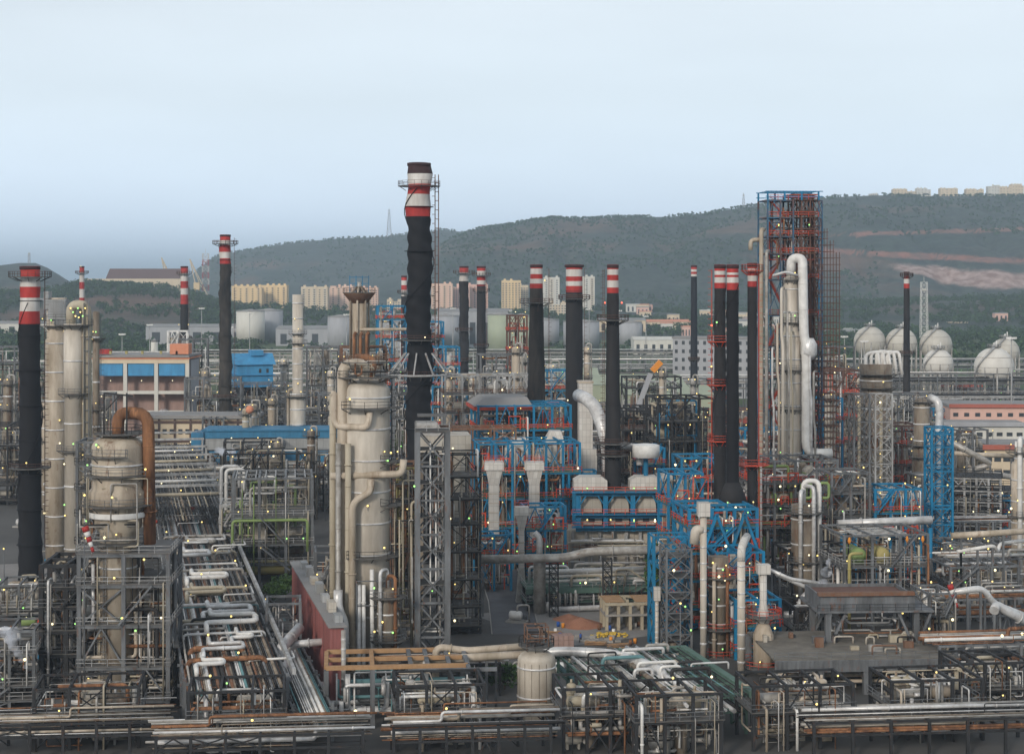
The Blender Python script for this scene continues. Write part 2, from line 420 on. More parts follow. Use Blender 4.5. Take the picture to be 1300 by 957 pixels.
def chimney(px, D, top, bands, w0, w1, label, coat='black_coat', base=None, wob=.0, pitch=9., platforms=(), lad=None, rail='brown_steel',
            cap=True, lampz=(), lipr=1.08, name='chimney_stack', strake=None, starts=1, z0=0., group='striped chimney stacks'):
    """bands: list of (py_bottom, material) from the top down; below them the coat. w0/w1: top/bottom diameter in px"""
    s = D/F; ztop = PZ(top, D); T = Thing(name, label, 'chimney', (PX(px,D), D, z0), 0, group)
    ztop -= z0; r0, r1 = w0*s/2, w1*s/2
    mats = ['stripe_red','stripe_white','soot',coat]; P = []; I = []
    zb = [PZ(p, D)-z0 for p, _ in bands]; names = [b for _, b in bands]
    def rad(z): return r1 + (r0-r1)*max(0,(z/ztop))
    z = 0.; bottoms = zb[-1] if zb else ztop
    step = .8 if wob else 3.
    cuts = sorted(set([0., ztop] + zb + [bottoms*i/max(1,int(bottoms/step)) for i in range(int(bottoms/step))]))
    cuts = [c for i, c in enumerate(cuts) if i == 0 or c-cuts[i-1] > .02]
    for i, c in enumerate(cuts):
        P.append((rad(c), c))
        if i < len(cuts)-1:
            mid = (c+cuts[i+1])/2; mm = 3
            hi = ztop
            for zz, nm in zip(zb, names):
                if zz <= mid < hi: mm = mats.index(nm); break
                hi = zz
            I.append(mm)
    fun = (lambda a, z: 1 + wob*(.7+.5*mnoise.noise(Vector((z*.13, px, 0))))*(max(0, cos(a - 2*pi*z/pitch - 1.3*mnoise.noise(Vector((z*.06, px, 5)))))**1.5)*(1 if z < ztop*.985 else .3) + wob*.25*sin(z*1.7+a*2)) if wob else None
    m = MB(); m.lathe(0, 0, P, 32, True, fun, I)
    T.part('shaft', m, mats)
    if cap:
        c = MB(); c.lathe(0,0,[(r0*1.0,ztop-.8),(r0*lipr,ztop-.7),(r0*lipr,ztop-.05),(r0*.8,ztop+.02),(r0*.8,ztop-.6),(r0*.02,ztop-.6)],28,False); T.part('rim', c, 'soot')
    if starts > 0:
        b = MB()
        for h in [ztop*k/9 for k in range(1, 9)]: b.lathe(0,0,[(rad(h)*(1.02+wob),h),(rad(h)*(1.02+wob),h+.14)],24)
        T.part('stiffener_ring', b, coat)
    if strake:
        q = MB(); h0, h1, pt = strake
        for st in range(starts):
            pts = []; n = int((h1-h0)/pt*20)
            for i in range(n+1):
                h = h0+(h1-h0)*i/n; a = 2*pi*h/pt + 2*pi*st/starts; R = rad(h)*(1.03 + wob); pts.append((R*cos(a), R*sin(a), h))
            q.tube(pts, max(.09, r0*.045), 5, False)
        T.part('helical_strake', q, coat)
    for (py, w, extra) in platforms: ringdeck(T, rad(PZ(py,D)-z0)*(1+wob), PZ(py,D)-z0, w, railm=rail, deckm='grating' if rail != 'red_rail' else 'red_rail', rw=.08 if D < 500 else .14)
    if lad is not None: ladder(T, max(r0, r1)*(1+wob), max(2, ztop*.1), ztop-1, lad, rail, True, .6)
    for (zpy, a, kd) in lampz:
        z = PZ(zpy, D)-z0; R = rad(z)*(1+wob)+.9; T.lamp((R*cos(a), R*sin(a), z), kd)
    return T

def vessel_column(px, D, top, segs, label, shell='lagging', rings=6, plats=(), lad=None, dome=True, name='process_column', cat='column', risers=(), lampn=4,
                  group='tall process columns', base_py=None, railm='grey_steel', green=.3, skirt=False):
    """segs: list of (py_bottom, width px), from top down"""
    s = D/F; T = Thing(name, label, cat, (PX(px,D), D, 0), RZ, group)
    zt = PZ(top, D); P = []; zs = [zt]
    r = segs[0][1]*s/2
    if dome:
        for i in range(6, 0, -1): a = pi/2*i/6.3; P.append((r*cos(a), zt - r*.5 + r*.5*sin(a)))
        P.append((r, zt-r*.5))
    else: P.append((r, zt))
    for k, (pb, w) in enumerate(segs):
        r = w*s/2; zb = max(0, PZ(pb, D)) if k < len(segs)-1 else 0.
        if k: P.append((r, zs[-1]-abs(segs[k-1][1]-w)*s*.5))
        P.append((r, zb)); zs.append(zb)
    P = P[::-1]
    T.part('shell', MB().lathe(0,0,P,28), shell)
    def rad(z):
        for k, (pb, w) in enumerate(segs):
            if z >= zs[k+1]-.01: return w*s/2
        return segs[-1][1]*s/2
    T.rad = rad
    for i in range(rings):
        z = zt*(i+.7)/(rings+.3); rr = rad(z); h = max(.22, .5*s*3); T.part('stiffener_ring', MB().lathe(0,0,[(rr,z-.05),(rr*1.035+.04,z),(rr*1.035+.04,z+h),(rr,z+h+.05)],26,False), 'tin')
    for (py, a0, a1, w) in plats:
        z = PZ(py, D); ringdeck(T, rad(z), z, w, a0, a1, railm=railm)
        am = (a0+a1)/2; T.lamps([((rad(z)+w*.6)*cos(q),(rad(z)+w*.6)*sin(q),z+.9) for q in (a0+.2, am)], green)
    if lad is not None: ladder(T, rad(zt*.5), 1, zt-1, lad, railm)
    for (dx, r_, ptop, m) in risers:   # dx in px from the axis
        x = dx*s; zr = PZ(ptop, D); R = rad(zr-1); yy = -sqrt(max(0, (R+r_+.2)**2 - x*x)) if abs(x) < R+r_ else -.3*R
        pts = [(x*.35, yy*.4, zr-r_), (x, yy, zr-r_), (x, yy, 0)] if abs(x) < R*.9 else [(0,0,zr-r_),(x,yy,zr-r_),(x,yy,0)]
        if zr > zt: pts = [(0,0,zt-.3),(0,0,zr),(x,yy,zr),(x,yy,0)]
        T.part('riser_pipe', MB().tube(pts, r_, 10), m)
    for i in range(lampn):
        z = zt*(.15+.8*T.rng.random()); a = -pi/2 + T.rng.uniform(-1.2,1.2); R = rad(z)+.25; T.lamps([(R*cos(a),R*sin(a),z)], green)
    return T

def process_unit(px, D, top, wpx, dep, pys, label, fm='grey_steel', dm='grating', rm='grey_steel', nx=3, ny=2, npipe=14, neq=6, nlamp=6, brace=.35, name='process_structure',
                 cat='steel structure', group='steel process structures', rz=RZ, green=.3, pmats=None, emats=None, stairs=1, cw=None, rmax=.35, rooft=False, z0=0.):
    """open steel structure whose front face is at depth D: floors at picture heights pys"""
    s = D/F; W = wpx*s; T = Thing(name, label, cat, (PX(px,D), D, z0), rz, group)
    zs = sorted(max(1.5, PZ(p, D)-z0) for p in list(pys)+[top]); zs = [z for i, z in enumerate(zs) if i == 0 or z-zs[i-1] > 1.2]
    cw = cw or max(.35, .35+D/2500)
    T.part('frame', frame_mb(W, dep, zs, nx, ny, cw, cw*.75, brace, T.rng), fm)
    if rm == 'red_rail':       # secondary steel, ladders and handrail gates of these units are painted red
        zz = [0]+zs
        for k in range(len(zs)):
            for i in range(max(2, nx)):
                x = -W/2+W*(i+T.rng.random()*.8)/max(2, nx); y = T.rng.choice([-.5, dep*.3, dep*.6]); w = T.rng.uniform(1.2, 3.2)
                m = MB(); a, b = zz[k], zz[k+1]; h = a+(b-a)*T.rng.uniform(.35,.9)
                m.box(x-.1,y-.1,a,x+.1,y+.1,h); m.box(x+w-.1,y-.1,a,x+w+.1,y+.1,h); m.box(x-.1,y-.12,h-.22,x+w+.1,y+.12,h)
                if T.rng.random() < .5: m.bar((x,y,a),(x+w,y,h),.14)
                if T.n.get('red_bracket', 0) < 40: T.part('red_bracket', m, 'red_rail')
    T.W, T.dep, T.zs = W, dep, zs
    decks(T, W, dep, zs if rooft else zs[:-1], dm, rm, rw=(.08 if D < 420 else .13)*(1.5 if rm == 'red_rail' else 1))
    equip(T, W, dep, zs, neq, *( [emats] if emats else []))
    npipe = min(int(npipe*1.7), 80)
    clutter(T, W, dep, .5, zs[-1]-.3, npipe, .07, rmax, pmats)
    for i in range(min(9, 2+int(W/2.2))):   # risers up the front face, most with a bend into the frame
        x = -W/2+W*(i+T.rng.random())/(2+int(W/2.2)); r = .08+.16*T.rng.random()**2; za = T.rng.choice([0]+zs[:-1]); zb = zs[-1]*T.rng.uniform(.5,1.02); y = -.35-r
        if zb-za > 2: T.part('riser_pipe', MB().tube([(x,y,za),(x,y,zb),(x,y+2.5,zb),(x,y+2.5,max(0,zb-3))], r, 7), T.rng.choice(pmats or PIPEMATS))
    for i in range(stairs):
        if len(zs) > 1:
            k = T.rng.randrange(len(zs)-1); u = min(W*.4, 5); x0 = T.rng.uniform(-W/2, W/2-u); stair(T, x0, zs[k]+.1, x0+u, zs[k+1], -1.1, fm)
    T.lamps([(T.rng.uniform(-W/2,W/2), T.rng.choice([-.3,-.3,dep*.5]), T.rng.choice(zs)+T.rng.choice([.3,-1.6])) for _ in range(nlamp)], green)
    return T

def pipe_rack(px, D, wpx, dep, zs, label, nb, npipes, fm='grey_steel', rz=RZ, along='x', group='pipe racks', nlamp=4, mats=None, rmax=.3, cw=.4, loops=0, name='pipe_rack'):
    """rack with pipes running along local x (or y)"""
    s = D/F; W = wpx*s; T = Thing(name, label, 'pipe rack', (PX(px,D), D, 0), rz, group); rng = T.rng
    if along == 'x': T.part('frame', frame_mb(W, dep, zs, nb, 1, cw, cw*.75, .15, rng), fm)
    else: T.part('frame', frame_mb(W, dep, zs, 1, nb, cw, cw*.75, .15, rng), fm)
    for z in zs:
        for i in range(npipes):
            r = .07+(rmax-.07)*rng.random()**2; mt = rng.choice(mats or PIPEMATS)
            if along == 'x':
                y = dep*(i+.5)/npipes; a, b = -W/2-rng.random()*2, W/2+rng.random()*2
                pts = [(a,y,z+r),(b,y,z+r)]
                if rng.random() < .25: c = rng.uniform(a,b)*.7; pts = [(a,y,z+r),(c,y,z+r),(c,y,z+r+1.2),(b,y,z+r+1.2)]
            else:
                x = -W/2+W*(i+.5)/npipes; a, b = -rng.random()*2, dep+rng.random()*2; pts = [(x,a,z+r),(x,b,z+r)]
            T.part('pipe', MB().tube(pts, r, 7), mt)
    T.lamps([(rng.uniform(-W/2,W/2), rng.uniform(0,dep), zs[-1]+.4) for _ in range(nlamp)])
    T.W = W; return T
# ------------------------------------------------------------------ the setting
def lerp_tab(tab, x):
    if x <= tab[0][0]: return tab[0][1]
    for (a, u), (b, v) in zip(tab, tab[1:]):
        if x <= b: return u + (v-u)*(x-a)/(b-a)
    return tab[-1][1]
def sst(t): t = max(0, min(1, t)); return t*t*(3-2*t)
def fbm(x, y, s, o=5): return mnoise.fractal(Vector((x*s, y*s, 3.7)), 1.0, 2.0, o)
RIDGES = [ # crest distance, foot distance, width behind, table px -> py
    (4300., 2900., 1500., [(430,362),(500,350),(540,326),(570,304),(600,292),(650,285),(700,277),(740,279),(765,277),(850,276),(890,272),(950,263),(1000,257),(1060,251),(1110,249),(1170,250),(1300,249),(1700,243)]),
    (5600., 4200., 1500., [(225,362),(250,344),(272,326),(300,320),(340,313),(370,309),(400,306),(430,303),(470,302),(500,300),(530,296),(560,292),(590,295),(640,304),(760,330),(900,350)]),
    (2550., 1750., 450., [(-500,366),(-100,371),(30,374),(70,369),(110,362),(165,361),(205,366),(245,373),(285,386),(330,391),(500,394),(800,396),(960,400),(1040,408)]),
    (2650., 2000., 700., [(960,408),(1020,396),(1070,388),(1150,383),(1300,380),(1600,377)]),
    (3700., 3000., 700., [(-500,352),(-200,350),(-60,344),(0,337),(25,334),(45,334),(60,340),(75,349),(92,360),(105,368)]),
]
def ridge_h(k, px, D):
    Dr, Df, W, tab = RIDGES[k]
    h = PZ(lerp_tab(tab, px), Dr)
    if h <= 0: return -6.
    x = PX(px, D)
    n = fbm(x, D, 1/420.); n2 = fbm(x+900, D, 1/90., 4)
    if D < Dr:
        t = (D-Df)/(Dr-Df); b = sst(t)**.9 if t > 0 else 0
        g = b*(1 + .30*n*(1-b)*2.2) + .05*n2*b*(1-b)*3
        gl = abs(mnoise.noise(Vector((x/170., D/700., 1.3)))) + .5*abs(mnoise.noise(Vector((x/70., D/260., 7.3))))
        g -= .55*max(0, .45-gl)*b*(1-b)*1.6
        return h*g - (6 if t <= 0 else 6*(1-min(1, t*6)))
    return h*(1-sst((D-Dr)/W)) - (4 if D > Dr+W*.95 else 0)
def hillmat(name, red):
    m = mat(name, (.022,.036,.024), (.045,.05,.036), .8, .0045, .95, streak=False)
    nt = m.node_tree; N = nt.nodes; L = nt.links; b = N['Principled BSDF']
    src = b.inputs['Base Color'].links[0].from_socket; g = N.new('ShaderNodeNewGeometry')
    # scattered scrub: small dark and light grains
    n1 = N.new('ShaderNodeTexNoise'); n1.inputs['Scale'].default_value = .045; n1.inputs['Detail'].default_value = 8; n1.inputs['Roughness'].default_value = .75
    L.new(g.outputs['Position'], n1.inputs['Vector'])
    r = N.new('ShaderNodeMapRange'); r.inputs['From Min'].default_value = .38; r.inputs['From Max'].default_value = .62; r.inputs['To Min'].default_value = .45; r.inputs['To Max'].default_value = 1.5
    L.new(n1.outputs['Fac'], r.inputs['Value'])
    mu = N.new('ShaderNodeMixRGB'); mu.blend_type = 'MULTIPLY'; mu.inputs[0].default_value = 1; L.new(src, mu.inputs[1]); L.new(r.outputs[0], mu.inputs[2]); out = mu.outputs[0]
    # bare red earth in bands and patches
    mp = N.new('ShaderNodeMapping'); mp.inputs['Scale'].default_value = (.0022, .0012, .011); L.new(g.outputs['Position'], mp.inputs['Vector'])
    n2 = N.new('ShaderNodeTexNoise'); n2.inputs['Scale'].default_value = 1; n2.inputs['Detail'].default_value = 7; n2.inputs['Roughness'].default_value = .62; L.new(mp.outputs[0], n2.inputs['Vector'])
    r2 = N.new('ShaderNodeMapRange'); r2.inputs['From Min'].default_value = .58-.05*red; r2.inputs['From Max'].default_value = .68-.03*red; r2.inputs['To Max'].default_value = .5
    L.new(n2.outputs['Fac'], r2.inputs['Value'])
    m2 = N.new('ShaderNodeMixRGB'); m2.inputs[2].default_value = (.2,.1,.065,1); L.new(r2.outputs[0], m2.inputs[0]); L.new(out, m2.inputs[1])
    out = m2.outputs[0]
    # the quarry face and the cut terraces, ragged by noise (where they lie is kept on the mesh)
    def layer(out, attr, c1, c2, nscale, k, zs):
        a = N.new('ShaderNodeAttribute'); a.attribute_name = attr
        mp = N.new('ShaderNodeMapping'); mp.inputs['Scale'].default_value = (1,1,zs); L.new(g.outputs['Position'], mp.inputs['Vector'])
        n = N.new('ShaderNodeTexNoise'); n.inputs['Scale'].default_value = nscale; n.inputs['Detail'].default_value = 9; n.inputs['Roughness'].default_value = .72; L.new(mp.outputs[0], n.inputs['Vector'])
        s1 = N.new('ShaderNodeMath'); s1.operation = 'MULTIPLY_ADD'; s1.inputs[1].default_value = k; s1.inputs[2].default_value = -.5*k; L.new(n.outputs['Fac'], s1.inputs[0])
        s2 = N.new('ShaderNodeMath'); L.new(a.outputs['Fac'], s2.inputs[0]); L.new(s1.outputs[0], s2.inputs[1])
        r = N.new('ShaderNodeMapRange'); r.inputs['From Min'].default_value = .1; r.inputs['From Max'].default_value = .6; r.inputs['To Max'].default_value = .95; L.new(s2.outputs[0], r.inputs['Value'])
        n4 = N.new('ShaderNodeTexNoise'); n4.inputs['Scale'].default_value = nscale*3; n4.inputs['Detail'].default_value = 6; L.new(mp.outputs[0], n4.inputs['Vector'])
        r4 = N.new('ShaderNodeMapRange'); r4.inputs['From Min'].default_value = .35; r4.inputs['From Max'].default_value = .65; L.new(n4.outputs['Fac'], r4.inputs['Value'])
        cm = N.new('ShaderNodeMixRGB'); cm.inputs[1].default_value = (*c1,1); cm.inputs[2].default_value = (*c2,1); L.new(r4.outputs[0], cm.inputs[0])
        mm = N.new('ShaderNodeMixRGB'); L.new(r.outputs[0], mm.inputs[0]); L.new(out, mm.inputs[1]); L.new(cm.outputs[0], mm.inputs[2]); return mm.outputs[0]
    out = layer(out, 'cut', (.28,.115,.075), (.15,.085,.06), .02, 2.4, .5)
    out = layer(out, 'quarry', (.42,.31,.27), (.22,.13,.1), .02, 1.8, .6)
    L.new(out, b.inputs['Base Color']); return m
hillmat('hill_cover', 1.); hillmat('hill_cover_far', .3)
mat('quarry_rock', (.42,.33,.27), (.27,.19,.15), .9, .03, .95, streak=False, rust=.2, rustc=(.26,.11,.07), bump=.4)
mat('cut_earth', (.36,.15,.09), (.24,.11,.07), .8, .01, .95, streak=False)

def hz_at(px, D): return max(0, *[ridge_h(k, px, D) for k in range(5)])
def hill(name, k, px0, px1, dpx, d0, d1, nd, m):
    qa, ca = [], []; mb = MB(); cols = int((px1-px0)/dpx)+1
    for j in range(nd+1):
        D = d0+(d1-d0)*j/nd
        for i in range(cols):
            # columns fan out from the viewpoint's azimuth only to spread detail evenly: ordinary ground points
            px = px0+dpx*i; z = ridge_h(k, px, D); mb.v.append((PX(px, D), D, z)); py = HY-(z-HZ)*F/D
            if k == 0:
                top = 331+(px-1120)*.07; lo = lerp_tab([(1080,330),(1120,338),(1195,362),(1260,369),(1600,372)], px)
                q = min(py-top, lo-py)/10; q = min(q, (px-1105)/25.); qa.append(q)
                c1 = 1-abs(py-(321.5+(px-1100)*.05))/5.5; c1 = min(c1, (px-985)/30.); c2 = 1-abs(py-(297-(px-1100)*.03))/4.; c2 = min(c2, (px-1040)/60.); ca.append(max(c1, c2))
    for j in range(nd):
        for i in range(cols-1):
            a = j*cols+i; mb.f.append((a, a+1, a+cols+1, a+cols)); mb.sm.append(True); mi = 0
            mb.mi.append(mi)
    o = one(name, mb, [m], None, None, kind='structure')
    for nm, dat in (('quarry', qa), ('cut', ca)):
        at = o.data.attributes.new(nm, 'FLOAT', 'POINT'); at.data.foreach_set('value', dat if dat else [-5.]*len(mb.v))
    return o
hill('hill', 0, 380, 1760, 4, 2890, 5600, 170, 'hill_cover')
hill('hill', 1, 180, 940, 5, 4180, 7000, 90, 'hill_cover_far')
hill('hill', 4, -520, 130, 5, 2980, 4500, 70, 'hill_cover_far')
hill('hill', 2, -520, 1060, 6, 1740, 3050, 60, 'hill_cover_far')
hill('hill', 3, 940, 1620, 6, 1980, 3400, 60, 'hill_cover_far')

# ground: one sheet out to the coast, the sea beyond it
def groundmat():
    m = mat('ground_mix', (.11,.105,.098), (.05,.047,.043), .9, .02, .92, streak=False, bump=.1)
    nt = m.node_tree; N = nt.nodes; L = nt.links; b = N['Principled BSDF']; src = b.inputs['Base Color'].links[0].from_socket
    g = N.new('ShaderNodeNewGeometry'); n = N.new('ShaderNodeTexNoise'); n.inputs['Scale'].default_value = .006; n.inputs['Detail'].default_value = 7
    L.new(g.outputs['Position'], n.inputs['Vector'])
    sp = N.new('ShaderNodeSeparateXYZ'); L.new(g.outputs['Position'], sp.inputs[0])
    # beyond the works the land is scrub and grass
    r = N.new('ShaderNodeMapRange'); r.inputs['From Min'].default_value = 650; r.inputs['From Max'].default_value = 1150; r.inputs['To Min'].default_value = -.28; r.inputs['To Max'].default_value = .22; L.new(sp.outputs[1], r.inputs['Value'])
    ad = N.new('ShaderNodeMath'); L.new(n.outputs['Fac'], ad.inputs[0]); L.new(r.outputs[0], ad.inputs[1])
    r2 = N.new('ShaderNodeMapRange'); r2.inputs['From Min'].default_value = .47; r2.inputs['From Max'].default_value = .56; L.new(ad.outputs[0], r2.inputs['Value'])
    mx = N.new('ShaderNodeMixRGB'); mx.inputs[2].default_value = (.06,.085,.03,1); L.new(r2.outputs[0], mx.inputs[0]); L.new(src, mx.inputs[1]); L.new(mx.outputs[0], b.inputs['Base Color'])
groundmat()
mat('asphalt', (.12,.12,.125), (.07,.07,.072), .7, .25, .9, streak=False)
mat('paving', (.25,.235,.22), (.17,.16,.15), .8, .2, .9, streak=False, bump=.1)
g = MB(); xs = [-9000,-1500,-400,0,400,1500,9000]; ys = [-200,0,300,700,1500,4000,9000]
for y in ys:
    for x in xs: g.v.append((x, y, 0))
for j in range(6):
    for i in range(6): a = j*7+i; g.f.append((a,a+1,a+8,a+7)); g.mi.append(0); g.sm.append(False)
one('ground', g, 'ground_mix', None, None, kind='structure')
wm = bpy.data.materials.new('sea_water'); wm.use_nodes = True; MATS['sea_water'] = wm
b = wm.node_tree.nodes['Principled BSDF']; b.inputs['Base Color'].default_value = (.04,.07,.1,1); b.inputs['Roughness'].default_value = .35
one('sea', MB().box(-40000, 9000, -3, 40000, 58000, -.5), 'sea_water', None, None, kind='structure')
def road(pts, w, m='asphalt', z=.012, name='road', kerb=True):
    mb = MB(); P = [Vector((*p, 0)) for p in pts]
    for a, b2 in zip(P, P[1:]):
        d = (b2-a).normalized(); n = Vector((-d.y, d.x, 0))*w/2
        mb.add([(p.x, p.y, z) for p in (a-n, b2-n, b2+n, a+n)], [(0,1,2,3)])
    one(name, mb, m, None, None, kind='structure')
    if kerb:
        k = MB()
        for a, b2 in zip(P, P[1:]):
            d = (b2-a).normalized(); n = Vector((-d.y, d.x, 0))*(w/2+.15)
            for s_ in (-1, 1): k.bar(a+n*s_+Vector((0,0,.07)), b2+n*s_+Vector((0,0,.07)), .22, .16)
        one('kerb', k, 'concrete', None, None, kind='structure')
# the street that opens behind the grey lattice, and the yard beside it
road([(PX(655,318),318),(PX(648,350),350),(PX(628,400),400),(PX(604,470),470)], 8.5)
road([(-170,372),(-120,380),(-92,386)], 30, 'paving', .008, 'pavement', False)
road([(PX(655,310),322),(PX(800,335),335)], 34, 'paving', .005, 'pavement', False)

# ------------------------------------------------------------------ trees
def clump_leaves(mb, rng, cx, cy, cz, R, n, ls, flat=.8):
    for _ in range(n):
        while True:
            a, b_, c = rng.uniform(-1,1), rng.uniform(-1,1), rng.uniform(-1,1); q = a*a+b_*b_+c*c
            if q < 1: break
        k = (q**.5)**-.45 if q > .02 else 1
        p = Vector((cx+a*R*min(k,1.4), cy+b_*R*min(k,1.4), cz+c*R*flat*min(k,1.4)))
        u = Vector((rng.gauss(0,1), rng.gauss(0,1), rng.gauss(0,.7))).normalized(); v = u.cross(Vector((rng.gauss(0,1),rng.gauss(0,1),rng.gauss(0,1)))).normalized()
        s = ls*(.6+.8*rng.random()); o = len(mb.v)
        mb.v += [tuple(p-u*s), tuple(p+v*s*.6), tuple(p+u*s), tuple(p-v*s*.6)]
        mb.f.append((o,o+1,o+2,o+3)); mb.mi.append(mb.cur if rng.random() < .7 else 1); mb.sm.append(False)
def tree(px, D, h, cw, label, m='leaf', group=None, n=900, ls=.35, seed=0, cypress=False, z0=0.):
    rng = random.Random(seed*77+int(px)); T = Thing('tree', label, 'tree', (PX(px,D), D, z0), 0, group)
    t = MB(); th = h*(.12 if cypress else .3)
    t.tube([(0,0,-.2),(.1*cw*.2,0,th*.5),(0,0,th),(0.05*cw,.02*cw,h*.75)], max(.12,h*.02), 7, False)
    for i in range(5):
        a = 2*pi*i/5+rng.random(); t.tube([(0,0,th*.8),(cos(a)*cw*.2,sin(a)*cw*.2,h*.5),(cos(a)*cw*.35,sin(a)*cw*.35,h*.68)], max(.06,h*.009), 5, False)
    T.part('trunk', t, 'bark'); c = MB(); k = 13
    for i in range(k):
        if cypress: zz = h*(.15+.8*(i+.5)/k); R = cw*.5*(1-.75*abs((i+.5)/k-.3)); xx, yy = rng.uniform(-.15,.15)*cw, rng.uniform(-.15,.15)*cw
        else:
            a = rng.random()*6.28; q = rng.random()**.5; xx, yy = cos(a)*cw*.34*q, sin(a)*cw*.34*q; zz = h*(.5+.36*rng.random()*(1-q*.5)); R = cw*(.14+.1*rng.random())
        clump_leaves(c, rng, xx, yy, zz, R, n//k, ls)
    T.part('crown', c, [m, 'leaf_bright' if m != 'leaf_wood' else 'leaf'])
    return T

def wood(name, label, region, count, seed, ls=1.5, per=34, hmin=7, hmax=14, keep=None, terrain=True):
    """far-off wood that reads as one mass: crowns made of leaf clumps and short trunks"""
    rng = random.Random(seed); mb = MB(); n = 0; tries = 0
    while n < count and tries < count*30:
        tries += 1
        px, D = region(rng)
        if keep and not keep(px, D): continue
        x = PX(px, D)
        if fbm(x, D, 1/150., 3) < -.22: continue
        z = 0
        if terrain: z = max(0, *[ridge_h(k, px, D) for k in range(5)])
        h = rng.uniform(hmin, hmax)*(.8+.5*fbm(x, D, 1/40., 2)); R = h*.5
        for _ in range(3):
            clump_leaves(mb, rng, x+rng.uniform(-.5,.5)*R, D+rng.uniform(-.5,.5)*R, z+h*(.4+.3*rng.random()), R*rng.uniform(.5,.8), per//3, ls*(.8+.4*rng.random()))
        mb.bar((x,D,z-.5),(x,D,z+h*.5),.5); n += 1
    return one(name, mb, ['leaf_wood','leaf'], label, 'wood', kind='stuff')
def reg(a, b, d0, d1): return lambda r: (r.uniform(a, b), d0+(d1-d0)*r.random())
wood('wood', 'dark green wood below the quarry, behind the spherical tanks at the right', reg(1020, 1500, 1300, 2950), 4200, 3)
wood('wood', 'hazy green wood on the low ground left of the tall thin chimneys', reg(-200, 330, 1400, 2800), 3600, 4)
wood('wood', 'belt of green trees at the foot of the hill, around the apartment blocks', reg(260, 1040, 1900, 3150), 3400, 5)
wood('wood', 'broken green belt between the storage tanks and the works', reg(250, 1040, 1150, 1750), 420, 6, ls=1.1, per=40, hmax=10)
wood('hill_scrub', 'scrub and small trees spread over the long hillside', lambda r: (r.uniform(560, 1600), 3000+1350*r.random()), 6500, 7, ls=2.2, per=12, hmin=5, hmax=9, keep=lambda p, d: d < 4340 and not (p > 1115 and 3150 < d < 3620 ))
wood('hill_scrub', 'scrub on the far ridge behind the apartment blocks', lambda r: (r.uniform(250, 700), 4700+920*r.random()), 1300, 8, ls=2.6, per=9, hmin=5, hmax=10)

# ------------------------------------------------------------------ far buildings
WIN = MB().box(-.65,-.1,-.6,.65,.05,.6).mesh('window', 'window_dark')
def put_window(parent, x, y, z, sx=1., sz=1., rot=0.):
    o = bpy.data.objects.new('window', WIN); col.objects.link(o); o.parent = parent; o.location = (x,y,z); o.scale = (sx,1,sz); o.rotation_euler = (0,0,rot)
def apartment(px, D, top, wpx, m, label, seed=0, bays=None, base=None, z0=0., roofm='plaster_grey', win=True, group='apartment blocks below the hill', storeys=None, step=True):
    rng = random.Random(seed+int(px)); s = D/F; W = wpx*s; H = PZ(top, D)-z0; T = Thing('apartment_block', label, 'apartment block', (PX(px,D), D, z0), 0, group)
    dep = min(18, W*.6)+6; bays = bays or max(2, round(W/8)); n = storeys or max(2, round(H/3.2)); b = MB(); fh = H/n; bw = W/bays
    for i in range(bays):
        o = (.25 if i % 2 else 0) if step else 0; hh = H - (fh if (step and rng.random() < .25) else 0)
        b.box(-W/2+i*bw+(.01 if i else 0), o, -2, -W/2+(i+1)*bw, dep, hh)
    T.part('wall', b, m); r = MB()
    for i in range(bays):
        if rng.random() < .7: x = -W/2+(i+.5)*bw; r.box(x-1.6, dep*.4, H-fh-.1, x+1.6, dep*.4+3.5, H+2.2)
    r.box(-W/2-.2, -.2, H+.01, W/2+.2, dep+.2, H+.25) if not step else None
    T.part('roof_room', r, m if step else roofm)
    if win:
        cnt = 0; kk = 2 if bw > 6 else 1
        while bays*kk*n > 98 and kk > 1: kk -= 1
        for i in range(bays):
            for k in range(kk):
                for f in range(n - (1 if step else 0)):
                    if cnt >= 98: break
                    put_window(T.o, -W/2+(i+(k+.5)/kk)*bw, (.25 if i % 2 else 0) if step else 0, (f+.55)*fh, min(1.8,bw/kk/2.4), min(1.15, fh/2.8)); cnt += 1
        for i in range(0, bays, 2):
            for f in range(1, n):
                if T.n.get('balcony', 0) < 60: T.part('balcony', MB().box(-W/2+i*bw+bw*.15,-.8,f*fh-.1,-W/2+i*bw+bw*.85,-.01,f*fh+.75), 'plaster_cream' if m != 'plaster_cream' else 'plaster_white')
    return T
